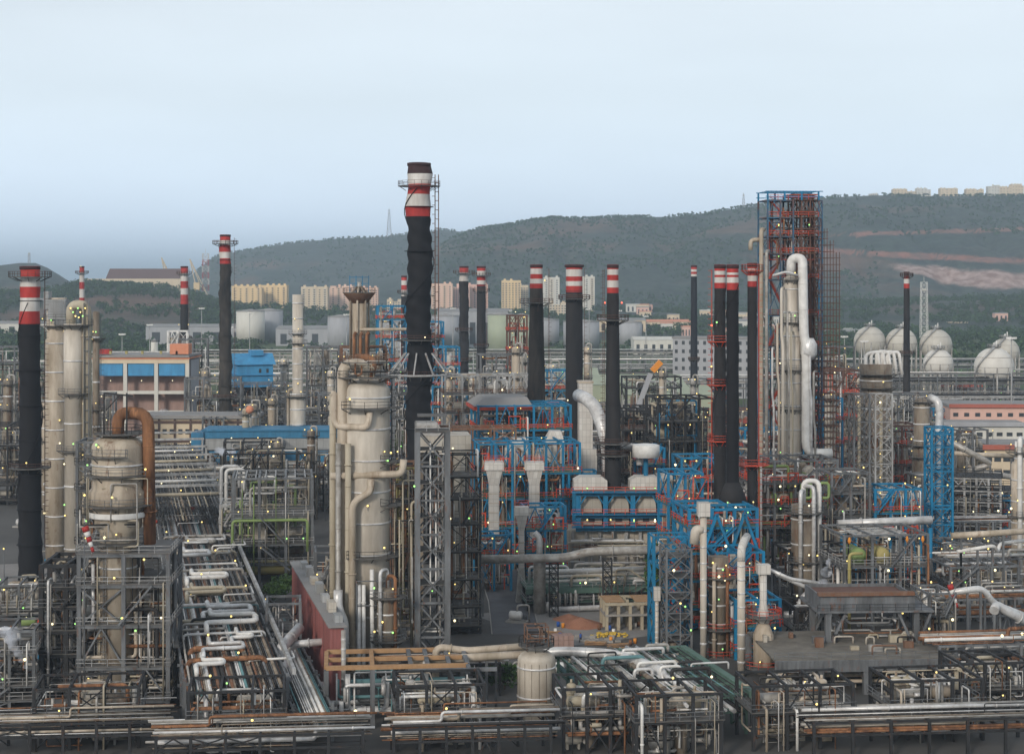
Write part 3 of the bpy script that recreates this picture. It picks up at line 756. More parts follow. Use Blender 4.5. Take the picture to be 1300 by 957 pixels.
for i, (px, top, w, m, lb, D) in enumerate([
    (313, 363, 34, 'plaster_yellow', 'yellow apartment block just right of the charcoal wrapped chimney', 2500),
    (346, 362, 32, 'plaster_yellow', 'yellow apartment block left of the pale banded column, right half of the yellow pair', 2540),
    (399, 364, 30, 'plaster_cream', 'cream apartment block right of the pale banded column top', 2450),
    (430, 363, 32, 'plaster_orange', 'peach apartment block left of the crowned narrow column', 2500),
    (465, 365, 26, 'plaster_orange', 'salmon apartment block right behind the crowned narrow column', 2520),
    (561, 360, 24, 'plaster_orange', 'salmon apartment block right of the tallest black chimney', 2480),
    (584, 362, 22, 'plaster_pink', 'pink apartment block behind the left one of the two slim twin chimneys', 2520),
    (606, 361, 24, 'plaster_pink', 'pink apartment block between and behind the slim twin chimneys', 2550),
    (649, 356, 22, 'plaster_yellow', 'yellow apartment block left of the chimney with a red platform', 2450),
    (664, 362, 12, 'plaster_cream', 'narrow cream apartment block beside the yellow one', 2500),
    (697, 352, 24, 'plaster_white', 'white apartment block between two striped chimneys', 2520),
    (745, 351, 18, 'plaster_white', 'white apartment block at the right of the widest striped chimney', 2550),
    (508, 380, 30, 'plaster_cream', 'low cream apartment block left of the tallest black chimney', 2400),
    (712, 384, 26, 'plaster_cream', 'low cream block of flats in the trees under the white one', 2350)]):
    apartment(px, D, top, w*1.12, m, lb, i, z0=hz_at(px, D)-2)
for i, (px, top, w) in enumerate([(1110,246,10),(1143,240,16),(1158,243,10),(1173,239,16),(1205,239,20),(1238,240,20),(1262,235,13),(1277,237,15),(1292,234,14),(1322,236,18)]):
    D = 4290; z = hz_at(px, D)-3
    nm = ['first','second','third','fourth','fifth','sixth','seventh','eighth','ninth','tenth'][i]
    T = apartment(px, D, top, w*1.1, 'plaster_cream' if i % 3 else 'plaster_white', f'{nm} pale hilltop block of flats from the left along the crest', i, z0=z, win=False, group='houses on the hill crest', step=True)
    H = PZ(top, D)-z
    for f in range(3):
        for k in range(4): put_window(T.o, w*D/F*(-.4+.27*k), 0 if k % 2 == 0 else -.0, H*(.3+.25*f), 1.6, 1.3)

def shed(px, D, top, wpx, dep, label, wall='plaster_grey', roofm='slab_roof', ridge=2.5, group='low sheds behind the works', doors=5, name='warehouse', z0=0., rz=0.):
    s = D/F; W = wpx*s; H = PZ(top, D)-z0; T = Thing(name, label, 'building', (PX(px,D), D, z0), rz, group); hw = max(1.5, H-ridge)
    T.part('wall', MB().box(-W/2,0,-.5,W/2,dep,hw), wall)
    r = MB(); r.add([(-W/2-.5,-.5,hw+.02),(W/2+.5,-.5,hw+.02),(W/2+.5,dep/2,H),(-W/2-.5,dep/2,H),(W/2+.5,dep+.5,hw+.02),(-W/2-.5,dep+.5,hw+.02)], [(0,1,2,3),(3,2,4,5),(0,3,5),(1,4,2),(0,5,4,1)])
    T.part('roof', r, roofm)
    for i in range(doors):
        x = -W/2+W*(i+.5)/doors; T.part('door' if i % 2 else 'window', MB().box(x-W/doors*.2,-.1,hw*.1,x+W/doors*.2,.1,hw*.7), 'window_dark')
    return T
R2 = random.Random(12)
for i, (px, D, top, w, dep, wl, rf, lb) in enumerate([
    (70, 2300, 382, 60, 40, 'plaster_grey', 'slab_roof', 'pale shed in the trees left of the striped chimney at the left edge'),
    (15, 1900, 408, 90, 50, 'plaster_white', 'slab_roof', 'long white shed beyond the left edge of the works'),
    (250, 1750, 412, 130, 60, 'plaster_grey', 'slab_roof', 'long grey roofed shed behind the charcoal wrapped chimney'),
    (400, 1700, 414, 100, 60, 'plaster_grey', 'slab_roof', 'long grey shed behind the pale banded column'),
    (512, 1500, 405, 70, 60, 'plaster_grey', 'slab_roof', 'grey shed behind the crowned narrow column'),
    (790, 2000, 404, 60, 50, 'plaster_cream', 'slab_roof', 'cream low building below the hill, right of the widest chimney'),
    (850, 2050, 406, 70, 50, 'plaster_cream', 'roof_orange', 'cream low building with orange roof below the hill'),
    (940, 2100, 405, 60, 40, 'plaster_white', 'slab_roof', 'white low building behind the paired black chimneys'),
    (830, 1500, 428, 50, 40, 'plaster_white', 'plaster_white', 'white roofed shed among trees right of the slim tapered chimney'),
    (1075, 1900, 418, 40, 40, 'plaster_white', 'slab_roof', 'white shed left of the spherical tanks'),
    (1218, 2250, 412, 22, 20, 'plaster_cream', 'plaster_cream', 'small cream house in the wood above the spherical tanks'),
    (600, 1650, 392, 90, 50, 'plaster_grey', 'slab_roof', 'pale blue grey shed behind the slim twin chimneys')]):
    shed(px, D, top, w, dep, lb, wl, rf, z0=(hz_at(px, D) if hz_at(px, D) > .5 else 0))
# small houses dotted below the hill
for i in range(34):
    px = R2.uniform(760, 1040) if i % 2 else R2.uniform(640, 1290); D = R2.uniform(1850, 2600); w = R2.uniform(8, 18)
    z0_ = hz_at(px, D); b = shed(px, D, HY+(65-max(0,z0_)-R2.uniform(8,14))*F/D, w, 12, 'house_tmp', R2.choice(['plaster_cream','plaster_white','plaster_pink']), R2.choice(['slab_roof','roof_orange','plaster_white']), 1., 'small houses under the hill', 3, 'house', z0=max(0,z0_))
    b.ordx = px

def tank(px, D, top, wpx, label, m='plaster_white', group='flat round storage tanks', coned=True):
    s = D/F; r = wpx*s/2; H = PZ(top, D); T = Thing('storage_tank', label, 'storage tank', (PX(px,D), D, 0), 0, group)
    T.part('shell', MB().lathe(0,0,[(r,0),(r,H-1.2)],40), m); T.part('roof', MB().lathe(0,0,[(r*1.01,H-1.2),(r*1.01,H-.9),(.05,H+(1.5 if coned else .2))],40), 'slab_roof')
    st = MB()
    for i in range(24):
        a = -pi/2-.9+i*.06; z = (H-1)*i/24; st.box((r+.1)*cos(a)-.5,(r+.1)*sin(a)-.5,z,(r+.9)*cos(a)+.5,(r+.9)*sin(a)+.3,z+.15)
    T.part('stair', st, 'light_steel'); rr = MB(); P = [(r*cos(2*pi*k/20), r*sin(2*pi*k/20), H-1) for k in range(20)]; rr.rail(P, closed=True, w=.15, step=8); T.part('railing', rr, 'light_steel')
for a in [(318,1750,394,36,'white storage tank, left of a pair behind the charcoal wrapped chimney','plaster_white'),
          (342,1800,393,34,'white storage tank, right of a pair below the yellow flats','plaster_grey'),
          (432,1600,401,32,'blue grey storage tank left of the crowned narrow column','plaster_grey'),
          (565,1600,400,36,'blue grey storage tank right of the tallest chimney','plaster_grey'),
          (636,1500,398,34,'green tinted storage tank right of the slim twin chimneys','green_sheet'),
          (690,1700,405,40,'grey storage tank behind the platformed chimney','plaster_grey'),
          (738,1650,407,46,'grey storage tank behind the widest chimney','plaster_grey'),
          (800,1750,408,30,'small grey storage tank right of the slim tapered chimney','plaster_grey'),
          (196,1250,432,9,'slim white silo above the roof of the three bay blue building','plaster_white'),
          (662,1300,400,26,'pale green tank partly hidden by the platformed chimney','green_sheet')]: tank(*a)

# spherical tanks
def sphere_tank(px, py, D, rpx, label, m='sphere_paint'):
    s = D/F; r = rpx*s; z = PZ(py, D); T = Thing('spherical_tank', label, 'spherical tank', (PX(px,D), D, 0), 0, 'spherical gas tanks')
    T.part('shell', MB().sphere(0,0,z,r,40,24), m)
    for i in range(10):
        a = 2*pi*i/10+.2; T.part('leg', MB().cyl(r*.97*cos(a), r*.97*sin(a), 0, z, .45, n=8), 'tin_dull')
    b = MB()
    for i in range(10):
        a, c = 2*pi*i/10+.2, 2*pi*(i+1)/10+.2; b.bar((r*.97*cos(a),r*.97*sin(a),1),(r*.97*cos(c),r*.97*sin(c),z*.55),.16); b.bar((r*.97*cos(c),r*.97*sin(c),1),(r*.97*cos(a),r*.97*sin(a),z*.55),.16)
    T.part('brace', b, 'tin_dull')
    ringdeck(T, 1.2, z+r+.2, 2.2, railm='light_steel', n=10, rw=.16)
    q = MB(); q.cyl(0,0,z+r-.3,z+r+2.2,.5,n=8); q.cyl(1.2,0,z+r-.3,z+r+3.4,.3,n=8); T.part('valve', q, 'pipe_white')
    st = MB(); P = []
    for i in range(30):
        t = i/29; a = -pi*.9+t*1.3; ph = -pi/2*.15+t*pi*.62; P.append((((r+.7)*cos(ph))*cos(a), ((r+.7)*cos(ph))*sin(a), z+(r+.7)*sin(ph)))
    for u, v in zip(P, P[1:]): st.bar(u, v, 1.0, .2); st.bar((u[0],u[1],u[2]+1),(v[0],v[1],v[2]+1),.16)
    T.part('stair', st, 'light_steel')
    h = MB()
    for k in (-.45, .0, .5): rr = sqrt(1-k*k)*r; h.lathe(0,0,[(rr+.02,z+k*r),(rr+.22,z+k*r+.1),(rr+.02,z+k*r+.2)],36,False)
    T.part('spray_ring', h, 'tin_dull')
sphere_tank(1104, 434, 1010, 20, 'leftmost weathered grey spherical tank of the back row')
sphere_tank(1144, 436, 1010, 20, 'weathered grey spherical tank of the back row, behind the black chimney at right')
sphere_tank(1188, 438, 1010, 20.5, 'weathered grey spherical tank third from the left in the back row')
sphere_tank(1191, 462, 880, 19, 'clean white spherical tank standing in front of a weathered one', 'sphere_white')
sphere_tank(1276, 447, 960, 18, 'cream spherical tank rising behind the rightmost big white one', 'sphere_paint')
sphere_tank(1262, 466, 840, 25, 'big white spherical tank nearest the right edge', 'sphere_white')

def mast(px, D, top, wpx, label, m, cat='lattice mast', z0=0., name='lattice_mast', taper=.25, bands=None, group=None):
    s = D/F; W = wpx*s; H = PZ(top, D)-z0; T = Thing(name, label, cat, (PX(px,D), D, z0), 0, group); mb = MB(); n = 10
    def c(k, t): w = W/2*(1-(1-taper)*t); return (w*(-1 if k in (0,3) else 1), w*(-1 if k < 2 else 1), H*t)
    for j in range(n):
        t0, t1 = j/n, (j+1)/n; mb.cur = j % 2 if bands else 0
        for k in range(4):
            l = (k+1) % 4; tw = max(.3, W*.05)
            mb.bar(c(k,t0), c(k,t1), tw); mb.bar(c(k,t0), c(l,t1), tw*.6); mb.bar(c(l,t0), c(k,t1), tw*.6); mb.bar(c(k,t1), c(l,t1), tw*.6)
    T.part('frame', mb, bands or m); a = MB(); a.cyl(0,0,H,H*1.08,.25,n=6)
    for k in range(3): a.cyl(W*.2*(k-1), -W*.2, H*.86, H*.86+2.2, .9, n=10)
    T.part('antenna', a, 'plaster_white'); return T
mast(494, 5500, 266, 6, 'faint lattice mast on the far ridge left of the tallest chimney', 'plaster_grey', z0=hz_at(494,5500)-2)
mast(944, 4300, 246, 4, 'faint lattice mast on the hill left of the scaffolded tower', 'plaster_grey', z0=hz_at(944,4300)-2)
mast(1173, 1700, 358, 9, 'white lattice telecom tower in the wood above the spherical tanks', 'pipe_white', z0=0, taper=.8)
mast(261, 2900, 322, 8, 'red and white lattice tower beside the harbour cranes', None, bands=['stripe_red','stripe_white'], taper=.9, z0=4)
mast(37, 3650, 321, 3, 'stone beacon tower on top of the left hill', 'plaster_grey', z0=hz_at(37,3650)-2, taper=.7, name='beacon_tower')
# harbour cranes
for px, top, lb, fl in ((214,327,'yellow harbour crane standing left of its twin beyond the ore stockyard',1),(250,329,'yellow harbour crane beside the red and white lattice tower',1)):
    D = 2950; s = D/F; H = PZ(top,D); T = Thing('harbour_crane', lb, 'harbour crane', (PX(px,D),D,0), 0, 'harbour cranes'); m = MB()
    for x in (-6,6):
        for y in (-5,5): m.bar((x,y,0),(x*.5,y*.5,H*.5),1.3)
    m.box(-5,-4,H*.48,5,4,H*.6); T.part('portal', m, 'plaster_yellow'); j = MB()
    for y in (-1.5,1.5): j.bar((-2,y,H*.55),(-12,y,H),1.2); j.bar((-12,y,H),(20,y,H*.35),1.1); j.bar((4,y,H*.6),(-12,y,H),.7); j.bar((4,y,H*.58),(18,y,H*.4),1.)
    T.part('jib', j, 'plaster_cream')
# ore stockyard beyond the wood
T = Thing('ore_stockpile', 'flat topped dark ore stockpile behind a long pale wall by the harbour', 'stockpile', (PX(172,2800),2800,0)); s = 2800/F
zt = PZ(341,2800); zb = PZ(352,2800)
T.part('heap', MB().frustum(-60*s,0,60*s,90,0.,-38*s,30,56*s,60,zt), 'ore')
T.part('retaining_wall', MB().box(-62*s,-6,-1,66*s,-2,PZ(354,2800)), 'plaster_cream')
# light poles
def pole(px, D, top, label, group='tall floodlight poles'):
    H = PZ(top, D); T = Thing('floodlight_pole', label, 'light pole', (PX(px,D),D,0), 0, group); T.part('pole', MB().cyl(0,0,0,H,.35,.2,8), 'light_steel')
    h = MB(); h.cyl(0,0,H-.3,H+.1,1.6,n=12); [h.box(1.6*cos(a)-.5,1.6*sin(a)-.3,H-.1,1.6*cos(a)+.5,1.6*sin(a)+.3,H+.7) for a in (0,1.57,3.14,4.7)]; T.part('lamp_head', h, 'pipe_white')
for px, D, top in [(190,1150,413),(232,1300,392),(256,1250,392),(292,1100,416),(317,1150,398),(575,1250,392),(613,900,470),(748,1250,393),(786,1250,395),(820,1300,402),(1066,900,452),(1072,1000,428),(1097,850,434),(962,1150,400),(440,1100,400),(610,1200,398),(155,1050,425),(505,1000,430),(1284,700,430)]:
    pole(px, D, top, f'PEND')
# ------------------------------------------------------------------ chimneys
R_, W_, S_ = 'stripe_red', 'stripe_white', 'soot'
chimney(532, 400, 207, [(221,S_),(234,W_),(247,R_),(262,W_),(275,R_)], 28, 32, 'tallest black chimney with a wavy wrapped shaft and red and white bands at the top', wob=.28, pitch=23., strake=(14,86,23.), platforms=[(237,1.6,0),(432,1.7,0),(478,.5,0)], name='chimney_stack', lampz=[(432,-1.2,'white')])
T = ALL[-1]; s = 400/F   # the free standing caged ladder beside the tallest chimney, and its raking stays
m = MB(); z1 = PZ(222,400); z0_ = PZ(440,400)
for y in (-.6,.6): m.bar((3.7,y,z0_),(3.7,y,z1),.16); m.bar((4.5,y,z0_),(4.5,y,z1),.16)
z = z0_
while z < z1: m.bar((3.7,-.6,z),(4.5,-.6,z),.14); m.bar((3.7,.6,z),(3.7,-.6,z),.1); z += 2.1; m.bar((3.0,0,z-1),(3.7,0,z-1),.12)
T.part('ladder', m, 'brown_steel')
m = MB()
for k in range(10):
    a = 2*pi*k/10+.2; m.bar((3.3*cos(a),3.3*sin(a),PZ(448,400)),(7.2*cos(a),7.2*sin(a),PZ(474,400)),.3)
T.part('stay', m, 'light_steel')
T.part('ring_beam', MB().lathe(0,0,[(7.,PZ(476,400)),(7.5,PZ(476,400)),(7.5,PZ(476,400)+.35),(7.,PZ(476,400)+.35)],30,False), 'light_steel')
chimney(38, 376, 338, [(352,R_),(355,W_),(364,W_),(378,R_),(395,W_),(411,R_)], 24, 29, 'thick black chimney with a bulging shaft and striped top at the left edge', wob=.15, pitch=34., strake=(8,60,34.), platforms=[(352,2.2,0),(594,1.8,0)], lad=.4, lampz=[(590,-1.5,'warm'),(738,-1.,'warm')])
chimney(104, 900, 338, [(346,R_),(358,W_),(367,R_),(378,W_),(388,R_)], 6, 8, 'slim striped chimney rising behind the arched column at left', platforms=[(347,2.2,0)], starts=0, lampz=[(340,-1.57,'white')])
chimney(234, 800, 338, [(347,R_),(357,W_),(366,R_),(374,W_),(386,R_)], 9, 12, 'slim black chimney with striped top behind the three bay blue building', coat='charcoal_coat', wob=.06, pitch=14, platforms=[(348,1.8,0),(430,1.4,0)], lad=-.5, lampz=[(414,-2.4,'warm'),(414,-.7,'warm')])
chimney(286, 620, 298, [(305,R_),(311,W_),(320,R_),(328,W_),(335,R_)], 13, 17, 'charcoal chimney wrapped in worn sheets in front of the yellow flats', coat='black_worn', wob=.2, pitch=17., strake=(50,78,17.), platforms=[(310,2.4,0),(505,1.6,0)], lad=.2, lampz=[(500,-2.3,'warm'),(500,-.8,'warm')])
chimney(589, 740, 338, [(346,R_),(352,W_),(357,W_)], 11, 12, 'left one of two slim twin chimneys right of the tallest chimney', coat='charcoal_coat', wob=.2, pitch=18., platforms=[(347,2.4,0),(420,1.4,0),(458,1.2,0)], lad=1.)
chimney(611, 720, 338, [(344,R_),(351,W_),(356,R_),(361,W_),(363,R_)], 11, 12, 'right one of two slim twin chimneys right of the tallest chimney', coat='charcoal_coat', wob=.05, pitch=18., platforms=[(350,2.0,0),(370,1.6,0),(440,1.2,0)], lad=-.3)
chimney(513, 800, 350, [(356,R_),(362,W_),(368,R_),(376,W_)], 7, 10, 'short striped chimney peeping out behind the left side of the tallest one', coat='charcoal_coat', platforms=[(372,1.8,0)])
chimney(681, 455, 336, [(341,R_),(348,W_),(354,R_),(360,W_),(366,R_)], 15, 30, 'flared charcoal chimney with a brown platform ring just under its striped top', coat='black_worn', wob=.05, pitch=14., platforms=[(385,2.6,0)], lad=.4, lampz=[(360,-.6,'warm')])
chimney(729, 500, 336, [(342,R_),(351,W_),(357,R_),(363,W_),(371,R_)], 21, 23, 'widest charcoal chimney of the row, white duct curving off its foot', coat='charcoal_coat', platforms=[(380,2.2,0)], lad=-.1, lipr=1.18)
chimney(778, 378, 336, [(342,R_),(349,W_),(356,R_),(365,W_),(372,R_)], 14, 24, 'slim tapered charcoal chimney standing on the blue framed heater', coat='charcoal_coat', wob=.035, pitch=12., platforms=[(407,2.1,0),(563,2.2,0),(578,1.8,0)], lad=-2.6, lampz=[(389,-2.5,'red'),(389,-.6,'red')])
chimney(881, 760, 337, [(342,R_),(345,W_),(348,R_),(351,W_)], 7.5, 10, 'thin navy chimney standing alone left of the paired black chimneys', coat='navy_coat', platforms=[(457,1.0,0)])
chimney(1151, 640, 345, [(350,S_),(354,R_),(360,W_),(366,R_)], 7, 10, 'thin black chimney in front of the spherical tanks', coat='charcoal_coat', platforms=[(351,1.4,0),(450,1.4,0)])
chimney(914, 345, 336, [(344,R_),(349,W_),(352,R_),(359,W_),(366,R_)], 14, 16, 'left one of the paired black chimneys, with red platforms down its left side', wob=.07, pitch=16, coat='charcoal_coat', rail='red_rail', strake=(30,64,16), platforms=[(434,1.3,0),(489,1.4,0),(560,1.3,0)], lad=pi-.3, lampz=[(414,-2.,'green'),(418,-2.6,'red'),(470,-2.6,'warm'),(470,-.7,'warm')])
chimney(930, 335, 336, [(346,R_),(349,W_),(352,R_),(359,W_),(368,R_)], 15, 17, 'right one of the paired black chimneys, helical rib near its top, on a flared foot', wob=.05, pitch=13, coat='black_coat', rail='red_rail', strake=(40,64,13), platforms=[])
T = ALL[-1]; T.part('flared_foot', MB().lathe(0,0,[(3.1,PZ(640,335)),(1.4,PZ(612,335))],24), 'charcoal_coat')
chimney(955, 340, 334, [(341,R_),(345,W_),(350,R_),(357,W_),(364,R_)], 12, 13, 'narrowest of three close black chimneys, red ladder up its right side', coat='charcoal_coat', rail='red_rail', platforms=[(344,1.3,0),(590,2.4,0)], lad=.1)

# ------------------------------------------------------------------ left block
T = vessel_column(72, 395, 378, [(430,25),(900,28)], 'tall beige column pressed against the right side of the thick left chimney', 'lagging', 9, [(414,-3,0,1.6)], lad=-.2, dome=False, lampn=7, green=.15)
m = MB(); s = 395/F
for x0, x1, a, b in ((-9,13,380,405),(-14,-8,370,392)): m.box(x0*s,-3,PZ(b,395),x1*s,3,PZ(a,395))
m.box(-2*s,-2.5,PZ(412,395),16*s,2.5,PZ(398,395)); T.part('vent_house', m, 'grey_panel'); f = MB().rail([(-14*s,-3,PZ(405,395)),(16*s,-3,PZ(405,395)),(16*s,3,PZ(405,395))]); T.part('railing', f, 'dark_steel')
T = vessel_column(94, 360, 411, [(500,26),(900,24)], 'pale grey column with an arched pipe over its top at left', 'lagging_clean', 4, [(413,-3.1,.8,1.8),(500,-2.6,-.3,1.4),(572,-3,0,1.6)], lad=-.3, dome=False, lampn=8, green=.35)
s = 360/F; z = PZ(387,360)
T.part('arch_pipe', MB().tube([(-8*s/2,0,PZ(413,360)),(-4*s,0,z),(16*s,-.5,z),(16*s,-.5,2)], 1.0, 12), 'pipe_beige')
m = MB(); m.box(13*s,-2,PZ(600,360),14*s,-1.6,PZ(385,360)); m.box(19*s,-2,PZ(600,360),20*s,-1.6,PZ(380,360))
for k in range(14): z = PZ(385+k*15,360); m.bar((13*s,-1.8,z),(20*s,-1.8,z),.18)
T.part('pipe_guide', m, 'grey_steel'); m = MB(); m.box(-3*s,-2.3,PZ(401,360),16*s,-1.9,PZ(386,360)+1.5); 
for i in range(7): T.lamp((( -3+i*3)*s, -1.6, PZ(396+(i%3)*5,360)), 'green' if i % 2 else 'warm')
vessel_column(122, 420, 395, [(900,9)], 'narrow vent column at the right of the arched column', 'lagging_dirty', 5, [(430,-3,0,1.5),(520,-3,0,1.3)], lad=.3, lampn=5)

# reactor with the rusty overhead pipe
T = vessel_column(150, 265, 551, [(619,66),(640,73),(657,64),(668,60),(900,46)], 'fat domed reactor with a big rusty pipe looping over its right side', 'reactor_skin', 5, [(578,-3.1,-1.2,1.1),(602,-2.9,-.6,1.4),(640,-3.0,-.3,1.2),(688,-3.1,0,1.5)], lad=-2.2, name='reactor_vessel', cat='reactor', lampn=4, group=None)
s = 265/F
T.part('overhead_pipe', MB().tube([(0,0,PZ(553,265)),(0,0,PZ(524,265)),(38*s,-1,PZ(524,265)),(40*s,-1,PZ(690,265))], .95, 14), 'pipe_rust')
ringdeck(T, 1.5, PZ(551,265), 2.2, railm='dark_steel', n=14)
m = MB()
for x in (-16,12): m.box(x*s-.12,-1.8,PZ(551,265),x*s+.12,-1.6,PZ(498,265))
m.bar((-16*s,-1.7,PZ(498,265)),(20*s,-1.7,PZ(502,265)),.24); m.bar((-14*s,-1.7,PZ(520,265)),(4*s,-1.7,PZ(500,265)),.16); T.part('davit', m, 'dark_steel')
T.part('cone_band', MB().lathe(0,0,[(4.42,PZ(655,265)),(4.5,PZ(652,265)),(4.45,PZ(648,265))],36,False), 'pipe_white')
clutter(T, 11, 3, PZ(690,265), PZ(600,265), 9, .08, .2, ['pipe_beige','tin_dull','pipe_dark'], y0=-4.9)
T.lamps([(-30*s,-4.5,PZ(600,265)),(-34*s,-4.5,PZ(560,265)),(36*s,-3,PZ(600,265))], .3)
# the grey frame that carries it
T = process_unit(157, 262, 703, 112, 13, [742,793,846,905], 'grey steel frame carrying the fat reactor with the rusty pipe', 'grey_steel', 'concrete_dark', 'light_steel', 2, 2, 44, 12, 11, .3, cw=.62, rz=.05, z0=0, rooft=True)
process_unit(84, 268, 716, 62, 12, [745,770,800,830,870], 'dark braced steel frame left of the reactor frame', 'dark_steel', 'grating', 'grey_steel', 2, 2, 20, 7, 10, .8, cw=.7, rz=.05)
process_unit(115, 310, 560, 34, 8, [590,622,655,690,730], 'slim steel stair frame between the pale column and the reactor', 'grey_steel', 'grating', 'dark_steel', 1, 1, 26, 6, 12, .5, rz=.05, green=.4)
process_unit(24, 330, 742, 52, 10, [770,800], 'low pale block and frame at the foot of the thick left chimney', 'grey_steel', 'concrete', 'light_steel', 2, 1, 10, 6, 5, .2, emats=['duct_panel','concrete','lagging'])
process_unit(20, 500, 540, 62, 14, [565,590,615,640], 'dark pipe structure at the left edge beyond the chimney', 'dark_steel', 'grating', 'dark_steel', 3, 2, 26, 8, 9, .4)
process_unit(12, 262, 800, 60, 10, [830,870,910], 'steel frame wreathed in steam at the bottom left corner', 'grey_steel', 'concrete_dark', 'light_steel', 2, 1, 14, 8, 3, .5, emats=['lagging_dirty','duct_panel'])
process_unit(160, 470, 600, 90, 10, [625,650,680], 'low grey structure behind the fat reactor', 'grey_steel', 'grating', 'grey_steel', 3, 1, 16, 8, 6, .3)
# windsocks
def windsock(px, D, py, label):
    T = Thing('windsock', label, 'windsock', (PX(px,D), D, 0), 0, None); z = PZ(py, D); T.part('pole', MB().cyl(0,0,0,z+.6,.09,n=6), 'grey_steel'); k = MB(); n = 5
    for i in range(n):
        k.cur = i % 2; r0, r1 = .55-.07*i, .55-.07*(i+1); p = Vector((.1+.25*i,-.1,z-.75*i)); q = p+Vector((.25,0,-.75)); k.tube([p,q], (r0+r1)/2, 10, False)
    T.part('sock', k, ['stripe_red','pipe_white'])
windsock(107, 256, 668, 'red and white windsock beside the fat reactor'); windsock(1205, 292, 742, 'red and white windsock near the foot of the blue lattice tower')

# ------------------------------------------------------------------ the long pipe rack running away from the camera
th = math.atan(.225)
def long_rack(px, D, W, L, zs, label, n, mats, nb, z0=0.):
    T = Thing('pipe_rack', label, 'pipe rack', (PX(px,D), D, 0), th, 'pipe racks'); rng = T.rng
    f = MB()
    for i in range(nb+1):
        y = L*i/nb
        for x in (-W/2, W/2): f.box(x-.25,y-.25,0,x+.25,y+.25,zs[-1]+.6)
        for z in zs: f.box(-W/2-.6,y-.2,z-.42,W/2+.6,y+.2,z-.02)
    for x in (-W/2,W/2):
        for z in zs: f.box(x-.17,0,z-.4,x+.17,L,z-.03)
    T.part('frame', f, 'grey_steel')
    for z in zs:
        for i in range(n):
            r = .08+.2*rng.random()**2.2; x = -W/2+.6+(W-1.2)*(i+.5)/n; T.part('pipe', MB().tube([(x,-4-rng.random()*3,z+r),(x,L+rng.random()*3,z+r)], r, 7), rng.choice(mats))
    return T
T = long_rack(300, 246, 14.5, 175, [5.2, 8.2], 'wide pipe rack left of the big fractionator, near half with looping pipes', 42, ['tin_dull','lagging_dirty','pipe_dark','pipe_teal','pipe_dark','tin_dull','lagging_dirty','pipe_dark','tin','grey_steel','rusty_steel'], 14)
rng = random.Random(5)
for k, (y, w, h, x0, mt, r) in enumerate([(6,6,2.5,-8,'pipe_white',.32),(14,9,3.5,-6,'tin',.3),(24,5,2,1,'pipe_white',.3),(34,12,6,-4,'pipe_white',.42),(45,12,5,-4,'tin',.42),(62,10,4,-7,'pipe_beige',.35),(80,11,4,-6,'pipe_white',.4),(104,9,5,-7,'tin',.4),(124,10,4,-5,'tin_dull',.4)]):
    x0 *= .68; w *= .68; z = 9.4+.5*(k % 2); T.part('loop_pipe', MB().tube([(x0,y-3.5,8.5),(x0,y-3.5,z),(x0,y,z),(x0+w,y,z),(x0+w,y+h,z),(x0+1.2,y+h,z),(x0+1.2,y+h+5,z),(x0+1.2,y+h+5,8.5)], r, 10), mt)
for k, (y, x0, x1, mt, r) in enumerate([(10,-10,7,'pipe_rust',.4),(18,-9,3,'pipe_rust',.45),(29,-10,9,'tin',.22),(40,-11,4,'pipe_beige',.3),(52,-11,10,'pipe_teal',.12),(54,-11,10,'tin',.3),(70,-10,9,'pipe_beige',.25),(90,-11,10,'tin_dull',.3),(97,-11,9,'pipe_white',.2),(112,-11,10,'pipe_beige',.3),(135,-11,11,'tin_dull',.35)]):
    x0 *= .64; x1 *= .7; T.part('cross_pipe', MB().tube([(x0,y,7),(x0,y,9.1),(x1,y,9.1),(x1,y,7)], r, 8), mt)
for k in range(34): x0 = rng.uniform(-7,4); y = rng.uniform(4,170); w = rng.uniform(2,7); z = 8.7+rng.random()*.8; T.part('branch_pipe', MB().tube([(x0,y,7.6),(x0,y,z),(x0+w,y,z),(x0+w,y+rng.uniform(2,9),z)], rng.uniform(.09,.26), 7), rng.choice(['tin','pipe_white','pipe_beige','tin_dull','pipe_dark','lagging_dirty']))
T.part('side_girder', MB().bar((8.2,0,9.0),(8.2,120,9.0),.5,.9), 'light_steel')
for y in range(8, 150, 14): T.lamp((rng.uniform(-9,9), y, 9.6), 'warm')
m = MB(); P = [(x, y, 8.9) for y in range(20, 140, 14) for x in (0,)]
wk = MB().box(-8.2,20,8.95,-7.3,150,9.05); d = T.part('walkway', wk, 'grating'); rr = MB().rail([(-8.2,20,9.05),(-8.2,150,9.05)]); T.part('railing', rr, 'light_steel', d)
T = long_rack(397, 243, 5.5, 62, [3.2, 5.0], 'low narrow pipe rack between the wide rack and the red corrugated shed', 13, ['tin_dull','pipe_white','pipe_dark','tin','lagging_dirty','pipe_teal'], 6)
T = long_rack(234, 405, 17, 150, [9.5, 12.5], 'far stretch of the wide pipe rack with portal frames over it', 20, ['tin_dull','pipe_dark','lagging_dirty','pipe_dark','pipe_beige','grey_steel'], 12)
m = MB()
for y in range(0, 150, 24):
    for x in (-9.5,9.5): m.box(x-.25,y-.25,12.4,x+.25,y+.25,17)
    m.box(-10,y-.25,16.6,10,y+.25,17.2)
    for x in (-9.5,9.5): m.bar((x,y,17),(x,y+12,12.8),.2)
T.part('portal_frame', m, 'light_steel')
for y in (12, 40, 66, 90, 120): T.part('cross_pipe', MB().tube([(-10,y,13.4),(9.5,y,13.4)], .4, 8), rng.choice(['pipe_white','tin','pipe_beige'])); T.lamp((rng.uniform(-8,8),y,13.6),'warm'); T.lamp((rng.uniform(-8,8),y+7,14.6),'white')
